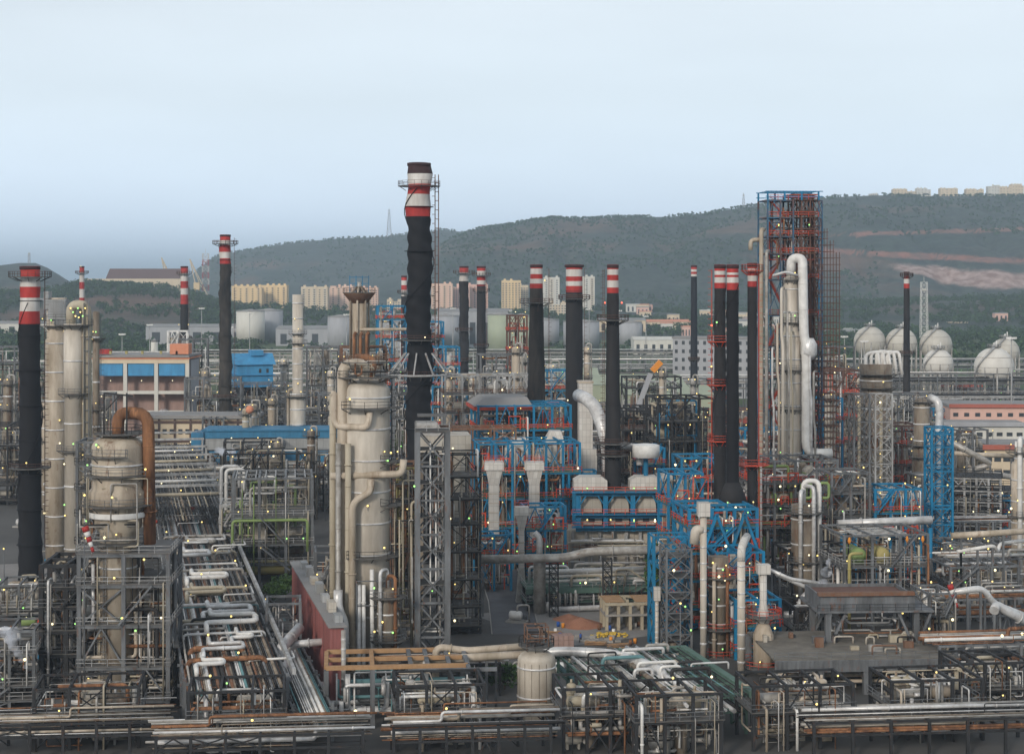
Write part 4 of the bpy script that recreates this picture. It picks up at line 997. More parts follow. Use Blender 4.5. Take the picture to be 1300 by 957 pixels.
# bottom left of the rack: blue-grey low frames
process_unit(222, 330, 735, 40, 10, [770,800,830], 'pale blue lattice frame on the left flank of the near pipe rack', 'pipe_teal', 'grating', 'light_steel', 2, 1, 18, 2, 2, .9, cw=.3, rz=th)

# ------------------------------------------------------------------ grey open structure with the stairs
T = process_unit(346, 372, 606, 100, 16, [655,690,715], 'grey open frame with a bare roof grid and zigzag stairs, pale green pipes inside', 'grey_steel', 'grating', 'light_steel', 3, 2, 22, 8, 14, .15, cw=.6, pmats=['pipe_green','tin_dull','pipe_beige','pipe_green','pipe_white'], stairs=0, green=.3)
s = 372/F; stair(T, -16*s, PZ(655,372), 18*s, PZ(692,372), -1.6, 'grey_steel', 1.3); stair(T, -14*s, PZ(692,372), 22*s, PZ(722,372), -3, 'grey_steel', 1.3)
m = MB(); z = PZ(607,372)+.1
for i in range(8): x = -T.W/2+T.W*(i+.3)/8; m.box(x-.12,0,z-.3,x+.12,16,z)
T.part('roof_grid', m, 'light_steel')
T.part('arch_beam', MB().tube([(-T.W/2,-.5,PZ(720,372)),(-T.W/2,-.5,PZ(660,372)),(T.W/2-1,-.5,PZ(660,372)),(T.W/2-1,-.5,PZ(700,372))], .32, 8), 'pipe_green')
T.part('drum', MB().drum((-6,2,3),(4,2,3),1.6), 'pipe_yellow')
process_unit(300, 385, 640, 40, 12, [665,690], 'rust spotted frame of pipes left of the grey open frame', 'light_steel', 'grating', 'light_steel', 1, 2, 22, 3, 7, .3, pmats=['pipe_green','tin','tin_dull','pipe_beige'])
for i, (px, top, mm) in enumerate([(281,592,'tin'),(287,596,'pipe_white')]):
    s = 400/F; one('standpipe', MB().tube([(0,0,0),(0,0,PZ(top,400)),(4,1,PZ(top,400)),(4,1,PZ(top,400)-5)], .4, 10), mm, ['silver','white'][i]+' bent standpipe beside the left end of the grey open frame', 'pipe', (PX(px,400),400,0))
# red corrugated shed
T = Thing('corrugated_shed', 'long shed with faded red corrugated side left of the big fractionator', 'shed', (-27.6,264,0), th)
T.part('wall', MB().box(0,0,0,.3,62,12), 'red_sheet'); m = MB()
for i in range(47): m.box(-.14,1.3*i,.2,-.01,1.3*i+.6,11.9)
T.part('rib', m, 'red_sheet'); T.part('roof', MB().box(-.4,-.4,12.02,2.4,62.4,12.3), 'slab_roof'); T.part('end_wall', MB().box(.32,.1,0,2.,.4,12), 'red_sheet')
for i in range(7): T.part('roof_vent', MB().box(.9,2+8.5*i,12.32,2.1,5+8.5*i,13.4+.5*(i%2)), ['grey_panel','duct_panel','light_steel'][i%3])
T.part('far_wall', MB().box(1.7,.5,0,2.,62,12), 'grey_panel')
# ------------------------------------------------------------------ big fractionator
T = vessel_column(466, 290, 481, [(734,58),(960,40)], 'big fractionator column with wide white bands and tall pipes down its left side', 'lagging_clean', 9, [(517,-2.4,.1,2.2),(585,-1.0,.2,2.6),(640,-1.0,.2,2.4),(703,-2.2,.1,2.4),(765,-1.2,.1,2.2)], lad=-.25, lampn=5, group='tall process columns', railm='dark_steel')
s = 290/F
rp = lambda pts, r, mt, n=12: T.part('riser_pipe', MB().tube([(x*s, y, PZ(p,290)) for x, y, p in pts], r, n), mt)
rp([(-3,0,482),(-3,0,462),(-31,-1,462),(-31,-1,960)], .95, 'lagging')
rp([(-43,0,500),(-43,0,600),(-43,0,840)], .6, 'pipe_beige')
rp([(-46,-1,499),(-42,-1,499),(-42,-1,540),(0,-4.5,540),(2,-4.5,520)], .55, 'lagging')
rp([(-46,-2,602),(42,-5,598),(44,-5,580)], .6, 'lagging')
rp([(3,-4.9,604),(3,-4.9,620),(-20,-5,632),(-20,-5,960)], .6, 'lagging')
rp([(-37,-3,560),(-37,-3,960)], .45, 'tin_dull'); rp([(-25,-4,560),(-25,-4,960)], .5, 'pipe_beige')
rp([(-12,-5,735),(-12,-5,960)], .4, 'tin'); rp([(-6,-5.2,735),(-6,-5.2,960)], .32, 'pipe_white'); rp([(4,-5.2,716),(6,-5.2,960)], .35, 'pipe_white')
rp([(-62,-1,850),(-62,-1,832),(-30,-6,832),(-30,-6,780),(-38,-6,762),(-38,-6,740)], .75, 'tin')
T.part('overhead_manifold', MB().tube([(0,0,PZ(486,290)),(8*s,0,PZ(470,290)),(8*s,3,PZ(455,290)),(-14*s,3,PZ(455,290))], .6, 10), 'pipe_rust')
ringdeck(T, 2.2, PZ(479,290), 3.0, railm='dark_steel', n=16); ringdeck(T, 3.9, PZ(460,290), .6, railm='rusty_steel', n=16)
clutter(T, 8, 4, PZ(480,290), PZ(455,290), 9, .1, .3, ['pipe_rust','tin_dull','pipe_beige','pipe_dark'], y0=-2)
clutter(T, 5.5, 3, 3, PZ(600,290), 12, .1, .25, ['pipe_rust','tin_dull','pipe_beige','pipe_dark'], x0=3.9, y0=-4)
T.part('hoist_frame', frame_mb(6, 2.5, [4, 8], 1, 1, .22, .18, 0, None, -2, -5.5, 0), 'grey_steel').location = (0,0,PZ(790,290))
m = MB(); m.dome(0,0,0,1,1); 
T = vessel_column(492, 284, 745, [(960,26)], 'rust streaked exchanger column in front of the big fractionator', 'lagging_dirty', 5, [(757,-2.8,.2,1.6),(812,-2.8,.2,1.5)], risers=[(-10,.3,722,'tin'),(9,.3,730,'pipe_rust')], lampn=4)
# crowned narrow column behind it
T = vessel_column(456, 430, 372, [(960,20)], 'narrow column crowned by a wide round platform and blue derrick', 'lagging', 3, [], dome=False, lampn=3)
s = 430/F
T.part('crown_cone', MB().lathe(0,0,[(2.,PZ(385,430)),(3.9,PZ(373,430)),(4,PZ(372,430))],24), 'rusty_steel'); ringdeck(T, 1.5, PZ(372,430), 2.6, railm='brown_steel', n=18)
for a in range(7): q = 2*pi*a/7; T.part('riser_pipe', MB().tube([(0.6*cos(q),.6*sin(q),PZ(364,430)),(2.35*cos(q),2.35*sin(q),PZ(374,430)),(2.35*cos(q),2.35*sin(q),PZ(470,430))], .28, 7), 'lagging' if a % 2 else 'lagging_dirty')
m = MB()
for x in (-12,-4,4,12): m.bar((x*s,0,PZ(372,430)),(x*s,0,PZ(350,430)),.16)
m.bar((-12*s,0,PZ(352,430)),(12*s,0,PZ(352,430)),.16); m.bar((-12*s,0,PZ(360,430)),(12*s,0,PZ(360,430)),.12); T.part('derrick', m, 'blue_steel'); T.part('vent', MB().cyl(0,0,PZ(372,430),PZ(358,430),.5,n=8), 'tin_dull')
for k in range(3): x = (-7+8*k)*s; T.part('vent_pipe', MB().tube([(x,-3,PZ(470,430)),(x,-3,PZ(425,430)),(x+.5,-3,PZ(421,430))], .42, 8), 'pipe_rust')
T.part('pipe', MB().tube([(0,-2,PZ(418,430)),(85*s,-2,PZ(418,430))], .4, 8), 'lagging')
process_unit(462, 436, 440, 56, 9, [462,500,540,580,620], 'tall slender frame of pipes behind the big fractionator', 'rusty_steel', 'grating', 'brown_steel', 2, 1, 24, 7, 9, .3)
T = vessel_column(378, 560, 374, [(498,13.5),(960,20)], 'pale banded column with a narrower upper half, right of the yellow flats', 'lagging_clean', 12, [(424,-3,0,1.3),(436,-3,0,1.4),(503,-3.1,.5,2.0),(548,-.8,.8,2.2)], lad=-.2, dome=False, risers=[(-12,.5,492,'lagging')], lampn=6, green=.1)
# grey lattice tower and the columns beside it
s = 288/F; T = Thing('lattice_tower', 'big grey square lattice tower right of the big fractionator', 'lattice tower', (PX(549,288),288,0), .06)
W = 38*s; T.part('frame', lattice_mb(W, 6, 0, PZ(548,288), 5.6, .95, .26), 'grey_steel')
for i in range(8): T.part('deck', MB().box(-W/2,0,5.6*i+3,W/2,6,5.6*i+3.12), 'grating')
clutter(T, W, 5, 3, 38, 16, .09, .2, ['tin_dull','pipe_white','pipe_dark']); decks(T, W, 6, [PZ(548,288)], 'grating', 'light_steel'); T.lamps([(-3,-.6,30),(-3,-.6,23),(3,-.6,15),(0,3,12)], .5)
T = Thing('elevator_house', 'boxy rust stained casing under the foot of the tallest chimney', 'building', (PX(562,330),330,0), .1, None); s = 330/F
T.part('wall', MB().box(-32*s,0,PZ(574,330),36*s,9,PZ(553,330)), 'duct_panel'); T.part('hood', MB().frustum(-32*s,0,4*s,9,PZ(553,330)+.02,-32*s,2,-6*s,8,PZ(538,330)), 'tin_dull')
T.part('column', MB().box(14*s,1,0,29*s,6,PZ(574,330)-.02), 'duct_panel'); T.part('steel_column', MB().box(2*s,1,0,10*s,5,PZ(574,330)-.02), 'dark_steel'); T.part('side_duct', MB().box(-32*s,2,0,-24*s,8,PZ(574,330)-.02), 'lagging_dirty')
T = process_unit(590, 318, 576, 40, 8, [605,633,665,700,735,770,800], 'slender dark frame before the tall pale casing by the grey lattice tower', 'dark_steel', 'grating', 'grey_steel', 1, 1, 20, 1, 8, .7, cw=.35, green=.5)
T = process_unit(515, 310, 590, 30, 8, [615,640,668,700,735,770], 'narrow frame of pipes between the big fractionator and the grey lattice tower', 'rusty_steel', 'grating', 'grey_steel', 1, 1, 30, 6, 9, .4, pmats=['pipe_rust','pipe_dark','lagging','pipe_beige','pipe_yellow'])
# rusty lying frame behind the big fractionator, top right
process_unit(620, 480, 476, 110, 10, [500,524,548], 'long grey gantry of cross braced beams right of the tallest chimney', 'light_steel', 'grating', 'rusty_steel', 5, 1, 16, 4, 9, .8, cw=.5)
T = Thing('pipe_gantry', 'rust brown gantry beam behind the tallest chimney foot', 'gantry', (PX(600,400),400,0), .1); T.part('frame', frame_mb(20, 8, [PZ(560,400), PZ(543,400)], 4, 1, .4, .5, .2), 'rusty_steel')

# ------------------------------------------------------------------ blue framed furnace block (centre)
BL = dict(fm='blue_steel', dm='green_deck', rm='red_rail')
EM = ['duct_panel','duct_white','duct_panel','lagging','rusty_steel']
T = process_unit(666, 430, 514, 118, 16, [545,575,600,640,690], 'blue steel furnace block under a grey flat roof edged in red', npipe=24, neq=12, nlamp=22, nx=5, ny=2, brace=.35, emats=EM, cw=.55, **BL)
s = 430/F; T.part('roof', MB().frustum(-T.W/2-.8,2,T.W*.1,20,PZ(516,430),-T.W/2+2,5,T.W*.06,19,PZ(506,430)), 'slab_roof'); T.part('roof_edge', MB().box(-T.W/2-1,1.5,PZ(521,430),T.W*.12,20.5,PZ(517,430)), 'red_rail')
T = process_unit(672, 390, 562, 130, 15, [600,632,668,705,735], 'front bay of blue furnace steelwork with red ladders and stairs behind two pale ducts', npipe=20, neq=10, nlamp=22, nx=6, ny=2, brace=.45, emats=EM, cw=.5, stairs=3, **BL)
def hood_duct(px, D, top, bot, w0, w1, label, m='duct_white'):
    s = D/F; T = Thing('flue_duct', label, 'duct', (PX(px,D),D,0), .05, 'pale furnace ducts'); a, b = w0*s/2, w1*s/2; z1 = PZ(top,D); zb = PZ(bot,D); zc = z1-1.6
    T.part('hood', MB().box(-a,-a,zc,a,a,z1), m); q = MB(); q.frustum(-b,-b,b,b,zc-3.2,-a*.85,-a*.85,a*.85,a*.85,zc-.02); q.box(-b,-b,zb,b,b,zc-3.22); g_ = q; g_.cur = 1
    for k in range(int((zc-3-zb)/2.0)): g_.box(-b-.08,-b-.08,zb+2*k+1,b+.08,b+.08,zb+2*k+1.14)
    T.part('shaft', q, [m, 'lagging']); T.part('foot', MB().frustum(-a*.8,-a*.8,a*.8,a*.8,0,-b,-b,b,b,zb-.02), 'tin_dull')
    r = MB().rail([(-a,-a,z1),(a,-a,z1),(a,a,z1),(-a,a,z1)], closed=True); T.part('railing', r, 'red_rail')
hood_duct(627, 372, 586, 715, 24, 13, 'left pale duct with a wide hood in the blue furnace block')
hood_duct(678, 372, 586, 715, 24, 13, 'pale duct with a wide hood between the blue furnace bays')
hood_duct(662, 350, 643, 720, 18, 7, 'slender pale duct with a flat cap in front of the blue furnace block')
# pale casings on top of the block
for i, (px, D, top, bot, w, lb) in enumerate([(657,400,557,575,32,'slanted pale casing above the left furnace duct'),(704,405,548,572,26,'slanted pale casing right of the flared chimney'),(744,420,484,600,17,'square pale duct standing against the widest chimney')]):
    s = D/F; T = Thing('furnace_casing', lb, 'casing', (PX(px,D),D,0), .05, None); a = w*s/2; z1, z0_ = PZ(top,D), PZ(bot,D); q = MB()
    if i < 2: q.frustum(-a,0,a,6,z0_+.6*(z1-z0_)-1,-a*.4,1,a*.7,5,z1); q.box(-a,0,z0_-3,a,6,z0_+.6*(z1-z0_)-1.02)
    else: q.box(-a,0,z0_-6,a,5,z1-.5)
    T.part('shell', q, 'duct_white'); T.part('leg', MB().box(-a*.8,1,0,-a*.5,1.5,z0_-3), 'blue_steel'); T.part('leg', MB().box(a*.5,1,0,a*.8,1.5,z0_-3), 'blue_steel')
    if i == 2: T.part('rim', MB().box(-a-.2,-.2,z1-.48,a+.2,5.2,z1), 'lagging'); T.part('lower_box', MB().box(-a*1.6,-1,PZ(640,D),a*1.6,6,PZ(570,D)), 'duct_white')
s = 385/F; one('curved_duct', MB().tube([(-27*s,16,PZ(508,385)),(-20*s,6,PZ(508,385)),(-10*s,4,PZ(516,385)),(2*s,0,PZ(545,385)),(8*s,0,PZ(580,385)),(8*s,0,PZ(640,385))], 1.45, 18), 'tin', 'wide silver duct curving down from the widest chimney into the blue heater', 'duct', (PX(765,385),385,0))
s = 380/F; one('curved_duct', MB().tube([(-26*s,6,PZ(568,380)),(0,0,PZ(568,380)),(0,-.5,PZ(590,380))], .75, 14), 'tin', 'short silver duct bending down right of the slim tapered chimney', 'duct', (PX(812,380),380,0))
# arched heater with the slim chimney
s = 372/F; D = 372; T = Thing('fired_heater', 'blue framed heater with a row of arched pale casings under the slim tapered chimney', 'fired heater', (PX(786,D),D,0), .03)
W = 104*s; f = MB(); zt, zm, zl, zb = PZ(624,D), PZ(652,D), PZ(668,D), PZ(700,D)
for i in range(4):
    x = -W/2+W*i/3
    for y in (0, 12): f.box(x-.5,y-.5,zl-1,x+.5,y+.5,zt)
for z in (zt, zm, zl): f.box(-W/2,-.4,z-.9,W/2,.2,z-.1); f.box(-W/2,11.8,z-.9,W/2,12.3,z-.1); f.box(-W/2-.3,.2,z-.88,-W/2+.3,11.8,z-.12); f.box(W/2-.3,.2,z-.88,W/2+.3,11.8,z-.12)
for i in range(3):
    a, b = -W/2+W*i/3, -W/2+W*(i+1)/3; f.bar((a,-.2,zt-3.2),(a+1.7,-.2,zt-.8),.3); f.bar((b,-.2,zt-3.2),(b-1.7,-.2,zt-.8),.3)
T.part('frame', f, 'blue_steel')
for i in range(3):
    a, b = -W/2+W*i/3+.7, -W/2+W*(i+1)/3-.7; c = (a+b)/2; q = [(a,zm+.1)]
    for k in range(9): t = pi*k/8; q.append((c-(b-a)/2*cos(t), zm+1.3+2.6*sin(t)))
    q.append((b, zm+.1)); T.part('arched_casing', MB().prism(q[::-1], 1.2, 11), 'duct_panel')
    wz = MB().box(a,1,zl+.2,b,11,zm-1); p = T.part('casing', wz, 'duct_panel'); T.part('burner_port', MB().box(c-.7,.8,zl+.9,c+.7,1.3,zl+2), 'window_dark', p)
for z in (zt, zm, zl):
    d = T.part('deck', MB().box(-W/2-1.5,-1.8,z-.08,W/2+1.5,.3,z+.06), 'blue_steel'); T.part('railing', MB().rail([(-W/2-1.5,-1.75,z+.06),(W/2+1.5,-1.75,z+.06)], w=.1), 'red_rail', d)
T.part('roof', MB().box(-W/2-.6,.32,zt-.05,W/2+.6,12.6,zt+.07), 'grating')
T.part('lower_casing', MB().box(-W/2-5,1.5,1,W/2+3,11,zl-1.0), 'duct_panel'); m = MB()
for i in range(9): x = -W/2-4+i*2.9; m.box(x-.3,.6,0,x+.3,1.2,zl-1)
T.part('pillar', m, 'light_steel')
for x, hw in ((-17*s-3.0,3.6),(17*s+3.2,3.4)): q = MB(); q.prism([(x+a*hw, zt+.1+b) for a, b in ((-1,0),(1,0),(1,1.9),(.7,2.7),(-.6,2.7),(-1,1.9))], 3, 8); T.part('side_casing', q, 'duct_white')
T.part('chimney_foot', MB().lathe(-7*s-.2,14,[(2.6,zt),(2.3,zt+3)],24), 'charcoal_coat')
clutter(T, W+8, 2.5, 1, zl-1, 26, .1, .28, ['tin','pipe_beige','pipe_rust','tin_dull'], y0=-2.2)
T.lamps([(x, -2, z) for z in (zt+.2, zm-1.8, zl+.6) for x in (-7,-2,3,7.5)], .4)
process_unit(830, 392, 568, 26, 10, [590,612,640], 'small blue frame right of the slim tapered chimney carrying a white drum', npipe=8, neq=4, nlamp=4, nx=1, ny=1, emats=['duct_white'], **BL)
T = Thing('white_drum', 'short white round drum on the small blue frame', 'drum', (PX(820,378),378,0), 0); T.part('shell', MB().dome(0,0,PZ(580,378),PZ(563,378),3.0,.4), 'pipe_white'); T.part('leg', MB().cyl(0,0,0,PZ(580,378)-.05,.5), 'blue_steel')
T = Thing('flue_duct', 'rusty brown elbow duct right of the arched heater', 'duct', (PX(850,372),372,0), .1, None); T.part('shaft', MB().box(-1.7,0,0,1.7,3.2,PZ(612,372)), 'lagging_dirty'); T.part('hood', MB().frustum(-1.7,0,1.7,3.2,PZ(612,372)+.02,-2.6,.5,.4,3,PZ(602,372)), 'tin_dull')
# long sagging header pipe on two dark lattice posts
s = 335/F; T = Thing('header_pipe', 'long grey header pipe spanning the yard on two dark lattice posts', 'pipe', (PX(738,335),335,0), 0)
T.part('pipe', MB().tube([(-130*s,0,PZ(710,335)),(-20*s,0,PZ(708,335)),(8*s,0,PZ(700,335)),(135*s,0,PZ(697,335))], .85, 14, True), 'tin_dull')
for x in (-35, 33): k = lattice_mb(11*s, 1.7, 0, PZ(708 if x < 0 else 702,335)-1, 1.9, .25, .12, x*s-5.5*s, -.85); T.part('lattice_post', k, 'dark_steel')
T.part('end_post', MB().box(-126*s,-.3,0,-124*s,.3,PZ(711,335)-.9), 'grey_steel'); T.part('end_post', MB().box(131*s,-.3,0,133*s,.3,PZ(698,335)-.9), 'grey_steel')
# green decked pump structure
T = process_unit(752, 342, 746, 165, 12, [775], 'low pump shelter with a green deck edge and silver pipes behind the dug up yard', 'dark_steel', 'green_deck', 'light_steel', 6, 2, 30, 6, 9, .1, pmats=['tin','tin','pipe_white','pipe_beige'], z0=0, rooft=True)
T.part('edge_girder', MB().box(-T.W/2-.5,-.6,T.zs[-1]-.9,T.W/2+.5,-.42,T.zs[-1]+.1), 'green_deck')
for k in range(16): x = T.rng.uniform(-T.W/2,T.W/2-3); z = T.zs[-1]+.3; h = T.rng.uniform(.8,3.6); y = T.rng.uniform(0,10); T.part('pipe', MB().tube([(x,y,z),(x,y,z+h),(x+T.rng.uniform(2,9),y,z+h),(x+T.rng.uniform(2,9),y,z)], .16+.2*T.rng.random(), 8), T.rng.choice(['tin','pipe_white','tin_dull','pipe_beige']))
for k in range(7): x = -10+k*1.1; T.part('pipe', MB().tube([(x,-1.2,.8),(x,-1.2,PZ(752,342)),(x,4,PZ(752,342))], .26, 8), 'tin_dull')
s = 342/F; T.part('pipe', MB().tube([(-60*s,-2,2),(-60*s,-2,PZ(770,342)),(40*s,-2,PZ(768,342)),(52*s,-2,PZ(768,342))], .55, 10), 'tin')
for z, r in ((726,.5),(732,.35),(738,.3)): T.part('pipe', MB().tube([(-75*s,1,PZ(z,342)),(75*s,1,PZ(z-2,342))], r, 9), 'pipe_white')
# vent silencer, near the furnace ducts
T = Thing('vent_silencer', 'pale cylinder with a slim hooked vent pipe in front of the furnace ducts', 'vent', (PX(685,338),338,0), 0); T.part('shell', MB().dome(0,0,0,PZ(708,338),1.2,.5), 'tin_dull'); T.part('vent_pipe', MB().tube([(0,0,PZ(708,338)),(0,0,PZ(682,338)),(-1,0,PZ(676,338))], .6, 10), 'tin')
# frame under construction
s = 322/F; T = Thing('concrete_frame', 'unfinished concrete frame with scaffold planks in the dug up yard', 'concrete frame', (PX(800,322),322,0), .1)
c = MB()
for i in range(5):
    for j in range(3): x, y = -4.4+i*2.2, j*3.4; c.box(x-.28,y-.28,0,x+.28,y+.28,5.0)
T.part('pillar', c, 'beige_frame'); T.part('slab', MB().box(-4.8,-.5,2.6,4.8,7.4,2.95), 'concrete'); T.part('edge_beam', MB().box(-4.8,-.5,4.6,4.8,-.1,5.1), 'beige_frame'); T.part('edge_beam', MB().box(-4.8,7,4.6,4.8,7.4,5.1), 'beige_frame')
T.part('plank', MB().box(-4.6,0,5.15,-1,6.8,5.25), 'timber'); T.part('plank', MB().box(1,0,5.15,4.4,6.8,5.25), 'timber'); k = MB()
for i in range(9): k.cyl(-4.6+i*1.15,7.2,5.1,7.2,.05,n=5)
T.part('rebar', k, 'brown_steel')
def heap(px, D, w, h, m, label, cat, name, seed=0):
    r = random.Random(seed); mb = MB(); n = 14
    prof = [(w*(1-.03*i)*(1-(i/7)**1.3)+.02, h*i/7) for i in range(8)]
    mb.lathe(0,0,prof,n,False,lambda a,z: 1+.18*mnoise.noise(Vector((cos(a)*1.5+seed, sin(a)*1.5, z))))
    one(name, mb, m, label, cat, (PX(px,D),D,-.02))
heap(738, 326, 4.2, 1.6, 'earth_red', 'heap of red earth beside the unfinished concrete frame', 'earth heap', 'earth_heap', 1)
heap(722, 332, 3., 1.1, 'earth_red', 'lower heap of red earth by the pump shelter', 'earth heap', 'earth_heap', 2)
m = MB(); r = random.Random(3)
for i in range(60): x, y = r.gauss(0,1.6), r.gauss(0,.7); a = r.random()*3; m.bar((x-.3*cos(a),y-.3*sin(a),.12+.2*(i%3)),(x+.3*cos(a),y+.3*sin(a),.14+.2*(i%3)),.36,.22)
one('sack_pile', m, 'yellow_sack', 'pile of yellow sacks lying in front of the unfinished concrete frame', 'sacks', (PX(772,316),316,.01))
m = MB(); r = random.Random(4)
for i in range(30): x, y = r.uniform(-6,6), r.uniform(-3,3); m.box(x-.6,y-.3,.0,x+.5,y+.4,r.uniform(.1,.5))
one('rubble', m, 'concrete', 'scattered pale rubble in the dug up yard', 'rubble', (PX(742,313),313,.006), kind='stuff')
T = Thing('brick_stack', 'square stack of bricks in the yard right of the road', 'brick stack', (PX(714,306),306,0), .15); q = MB()
for i in range(4):
    for j in range(3): q.box(-1.8+i*.92,-1.2,.8*j+.02,-1.8+i*.92+.86,1.2,.8*j+.78)
T.part('bricks', q, 'brick_dim')
for i, (px, D, n_, lb) in enumerate([(756,309,9,'loose pile of planks in front of the yellow sacks'),(700,318,8,'pile of planks by the brick stack'),(785,306,10,'pile of boards at the right of the yard')]):
    m = MB()
    for k in range(n_): a = r.uniform(-.5,.5); y = r.uniform(-1,1); m.bar((-2*cos(a),y-2*sin(a),.08+.07*k),(2*cos(a),y+2*sin(a),.08+.07*k),.25,.06)
    one('plank_pile', m, 'timber', lb, 'planks', (PX(px,D),D,0))
for i in range(12): D = 304+r.uniform(0,22); px = r.uniform(700,815); one('oil_barrel', MB().cyl(0,0,0,.9,.3,n=12), ['cloth_blue','pipe_rust','pipe_white','orange_paint'][i%4], 'ROW|small barrel standing in the dug up yard, counted from the left', 'barrel', (PX(px,D),D,.006), 0, 'barrels in the yard')
def person(px, D, label, top='cloth_blue', seed=0):
    T = Thing('person', label, 'person', (PX(px,D),D,0), seed, None); b = MB()
    b.tube([(-.12,0,0),(-.11,.02,.45),(-.09,0,.9)], .085, 8, False); b.tube([(.14,.1,0),(.12,.06,.45),(.09,0,.9)], .085, 8, False)
    b.lathe(0,0,[(.15,.85),(.17,1.0),(.16,1.15),(.2,1.38),(.12,1.48),(.055,1.5),(.055,1.56)],12); b.sphere(0,0,1.65,.11,10,8,1.2)
    b.tube([(-.2,0,1.4),(-.27,0,1.12),(-.25,-.1,.88)], .05, 6, False); b.tube([(.2,0,1.4),(.27,.02,1.12),(.26,-.08,.88)], .05, 6, False); T.part('body', b, 'skin')
    c = MB(); c.lathe(0,0,[(.19,.84),(.2,1.0),(.19,1.15),(.225,1.38),(.13,1.5)],12); T.part('shirt', c, top); t = MB(); t.tube([(-.12,0,.08),(-.11,.02,.45),(-.09,0,.92)], .11, 8, False); t.tube([(.14,.1,.08),(.12,.06,.45),(.09,0,.92)], .11, 8, False); T.part('trousers', t, 'cloth_dark')
person(737, 311, 'person in blue clothes standing in the dug up yard'); person(613, 372, 'person in a dark shirt walking at the far left kerb of the road', 'cloth_dark', 1.); person(661, 300, 'person in blue at the yard edge beside the road', 'cloth_blue', 2.)
tree(829, 338, 14, 4.2, 'dark narrow tree between the pump shelter and the blue framed lattice', 'leaf', None, 1600, .28, 1, True)
tree(345, 340, 6.5, 7, 'green bush in the gap left of the red corrugated shed', 'leaf_bright', None, 1500, .22, 2)
tree(362, 352, 6, 6, 'smaller green tree behind the bush beside the red shed', 'leaf', None, 1000, .22, 3)
for i, (px, D, h, w, lb) in enumerate([(405,640,12,12,'tree above the long blue shed, left of the big fractionator'),(515,600,14,14,'tree at the left foot of the tallest chimney'),(392,650,9,10,'small tree right of the pale banded column'),(548,560,10,10,'tree just right of the tallest chimney foot'),(640,275,4,7,'low hedge tree beside the road at the bottom'),(600,282,4,8,'low bush below the grey lattice tower'),(1240,600,9,12,'tree in front of the pink roofed building'),(1170,700,11,13,'tree beneath the spherical tanks'),(300,900,12,14,'round tree behind the blue steep roofed building'),(825,900,12,16,'tree by the yellow tipped crane'),(40,1000,11,18,'broad tree at the left edge beyond the works'),(855,960,10,20,'broad tree left of the grey multistorey frame building')]):
    tree(px, D, h, w, lb, 'leaf_bright' if i % 2 else 'leaf', None, 1200, .3 if D < 700 else .5, 10+i)

# ------------------------------------------------------------------ white heaters and red platforms in front of the black chimneys
T = process_unit(918, 322, 645, 88, 13, [668,700,735,770,800,838], 'blue steel block carrying the paired black chimneys', npipe=34, neq=16, nlamp=26, nx=3, ny=2, brace=.4, emats=['duct_white','duct_panel','lagging','rusty_steel'], cw=.6, stairs=2, green=.35, **BL)
s = 322/F; m = MB(); 
for x in (-28, 8): m.bar((x*s,-1,PZ(700,322)),((x+18)*s,-1,PZ(652,322)),.5); m.bar(((x+36)*s,-1,PZ(700,322)),((x+18)*s,-1,PZ(652,322)),.5)
T.part('diagonal_brace', m, 'blue_steel')
def tallpipe(px, D, top, w, label, hood=0, m='lagging_clean', elbow=0, base=0.):
    s = D/F; r = w*s/2; T = Thing('white_flue', label, 'duct', (PX(px,D),D,base), .05, None); z = PZ(top,D)-base
    k = MB().tube([(elbow*s,0,z-6),(elbow*s,0,z-r),(0,0,z-r),(0,0,0)], r, 18) if elbow else MB().cyl(0,0,0,z,r,n=22)
    if hood: T.part('hood', MB().box(-hood*s/2,-hood*s/2,z+.02,hood*s/2,hood*s/2,z+2.4), 'duct_white')
    k.cur = 1
    for i in range(1, 9): k.lathe(0,0,[(r,z*i/9),(r*1.06,z*i/9+.05),(r*1.06,z*i/9+.3),(r,z*i/9+.35)],20,False)
    T.part('shaft', k, [m, 'tin']); return T
tallpipe(893, 296, 655, 8.5, 'left tall white flue pipe with a hooded elbow, below the paired chimneys', 15)
s = 296/F; ALL[-1].part('elbow', MB().tube([(-1*s,0,PZ(672,296)),(-10*s,0,PZ(672,296)),(-12*s,0,PZ(690,296))], .8, 12), 'lagging_clean')
tallpipe(941, 284, 702, 10, 'tallest white flue pipe, bent at its top, in the middle of the red platforms', 0, 'lagging_clean')
s = 284/F; ALL[-1].part('elbow', MB().tube([(0,0,PZ(712,284)),(0,0,PZ(698,284)),(6*s,2,PZ(690,284)),(16*s,6,PZ(688,284))], .68, 12), 'duct_white')
T = Thing('heater_stack', 'white bottle shaped heater stack with a square hood right of the tallest white flue', 'heater', (PX(969,287),287,0), .05); s = 287/F
T.part('stack', MB().lathe(0,0,[(8*s,PZ(790,287)),(8*s,PZ(783,287)),(4.6*s,PZ(765,287)),(4.6*s,PZ(728,287))],22), 'duct_white'); T.part('hood', MB().box(-8*s,-1,PZ(728,287)+.02,8*s,1,PZ(716,287)), 'duct_white')
T.part('body', MB().lathe(0,0,[(13*s,0),(13*s,PZ(805,287)),(9*s,PZ(795,287)),(6*s,PZ(790,287)-.05)],26), 'lagging'); ringdeck(T, 1.2, PZ(782,287), 1.9, railm='red_rail', n=16); ringdeck(T, 2., PZ(845,287), 2, railm='red_rail', n=16)
T.lamps([(-1.6,-1.8,PZ(770,287)),(1.5,-2,PZ(800,287)),(-1,-2.3,PZ(842,287)),(1.2,-2.3,PZ(838,287))], .5)
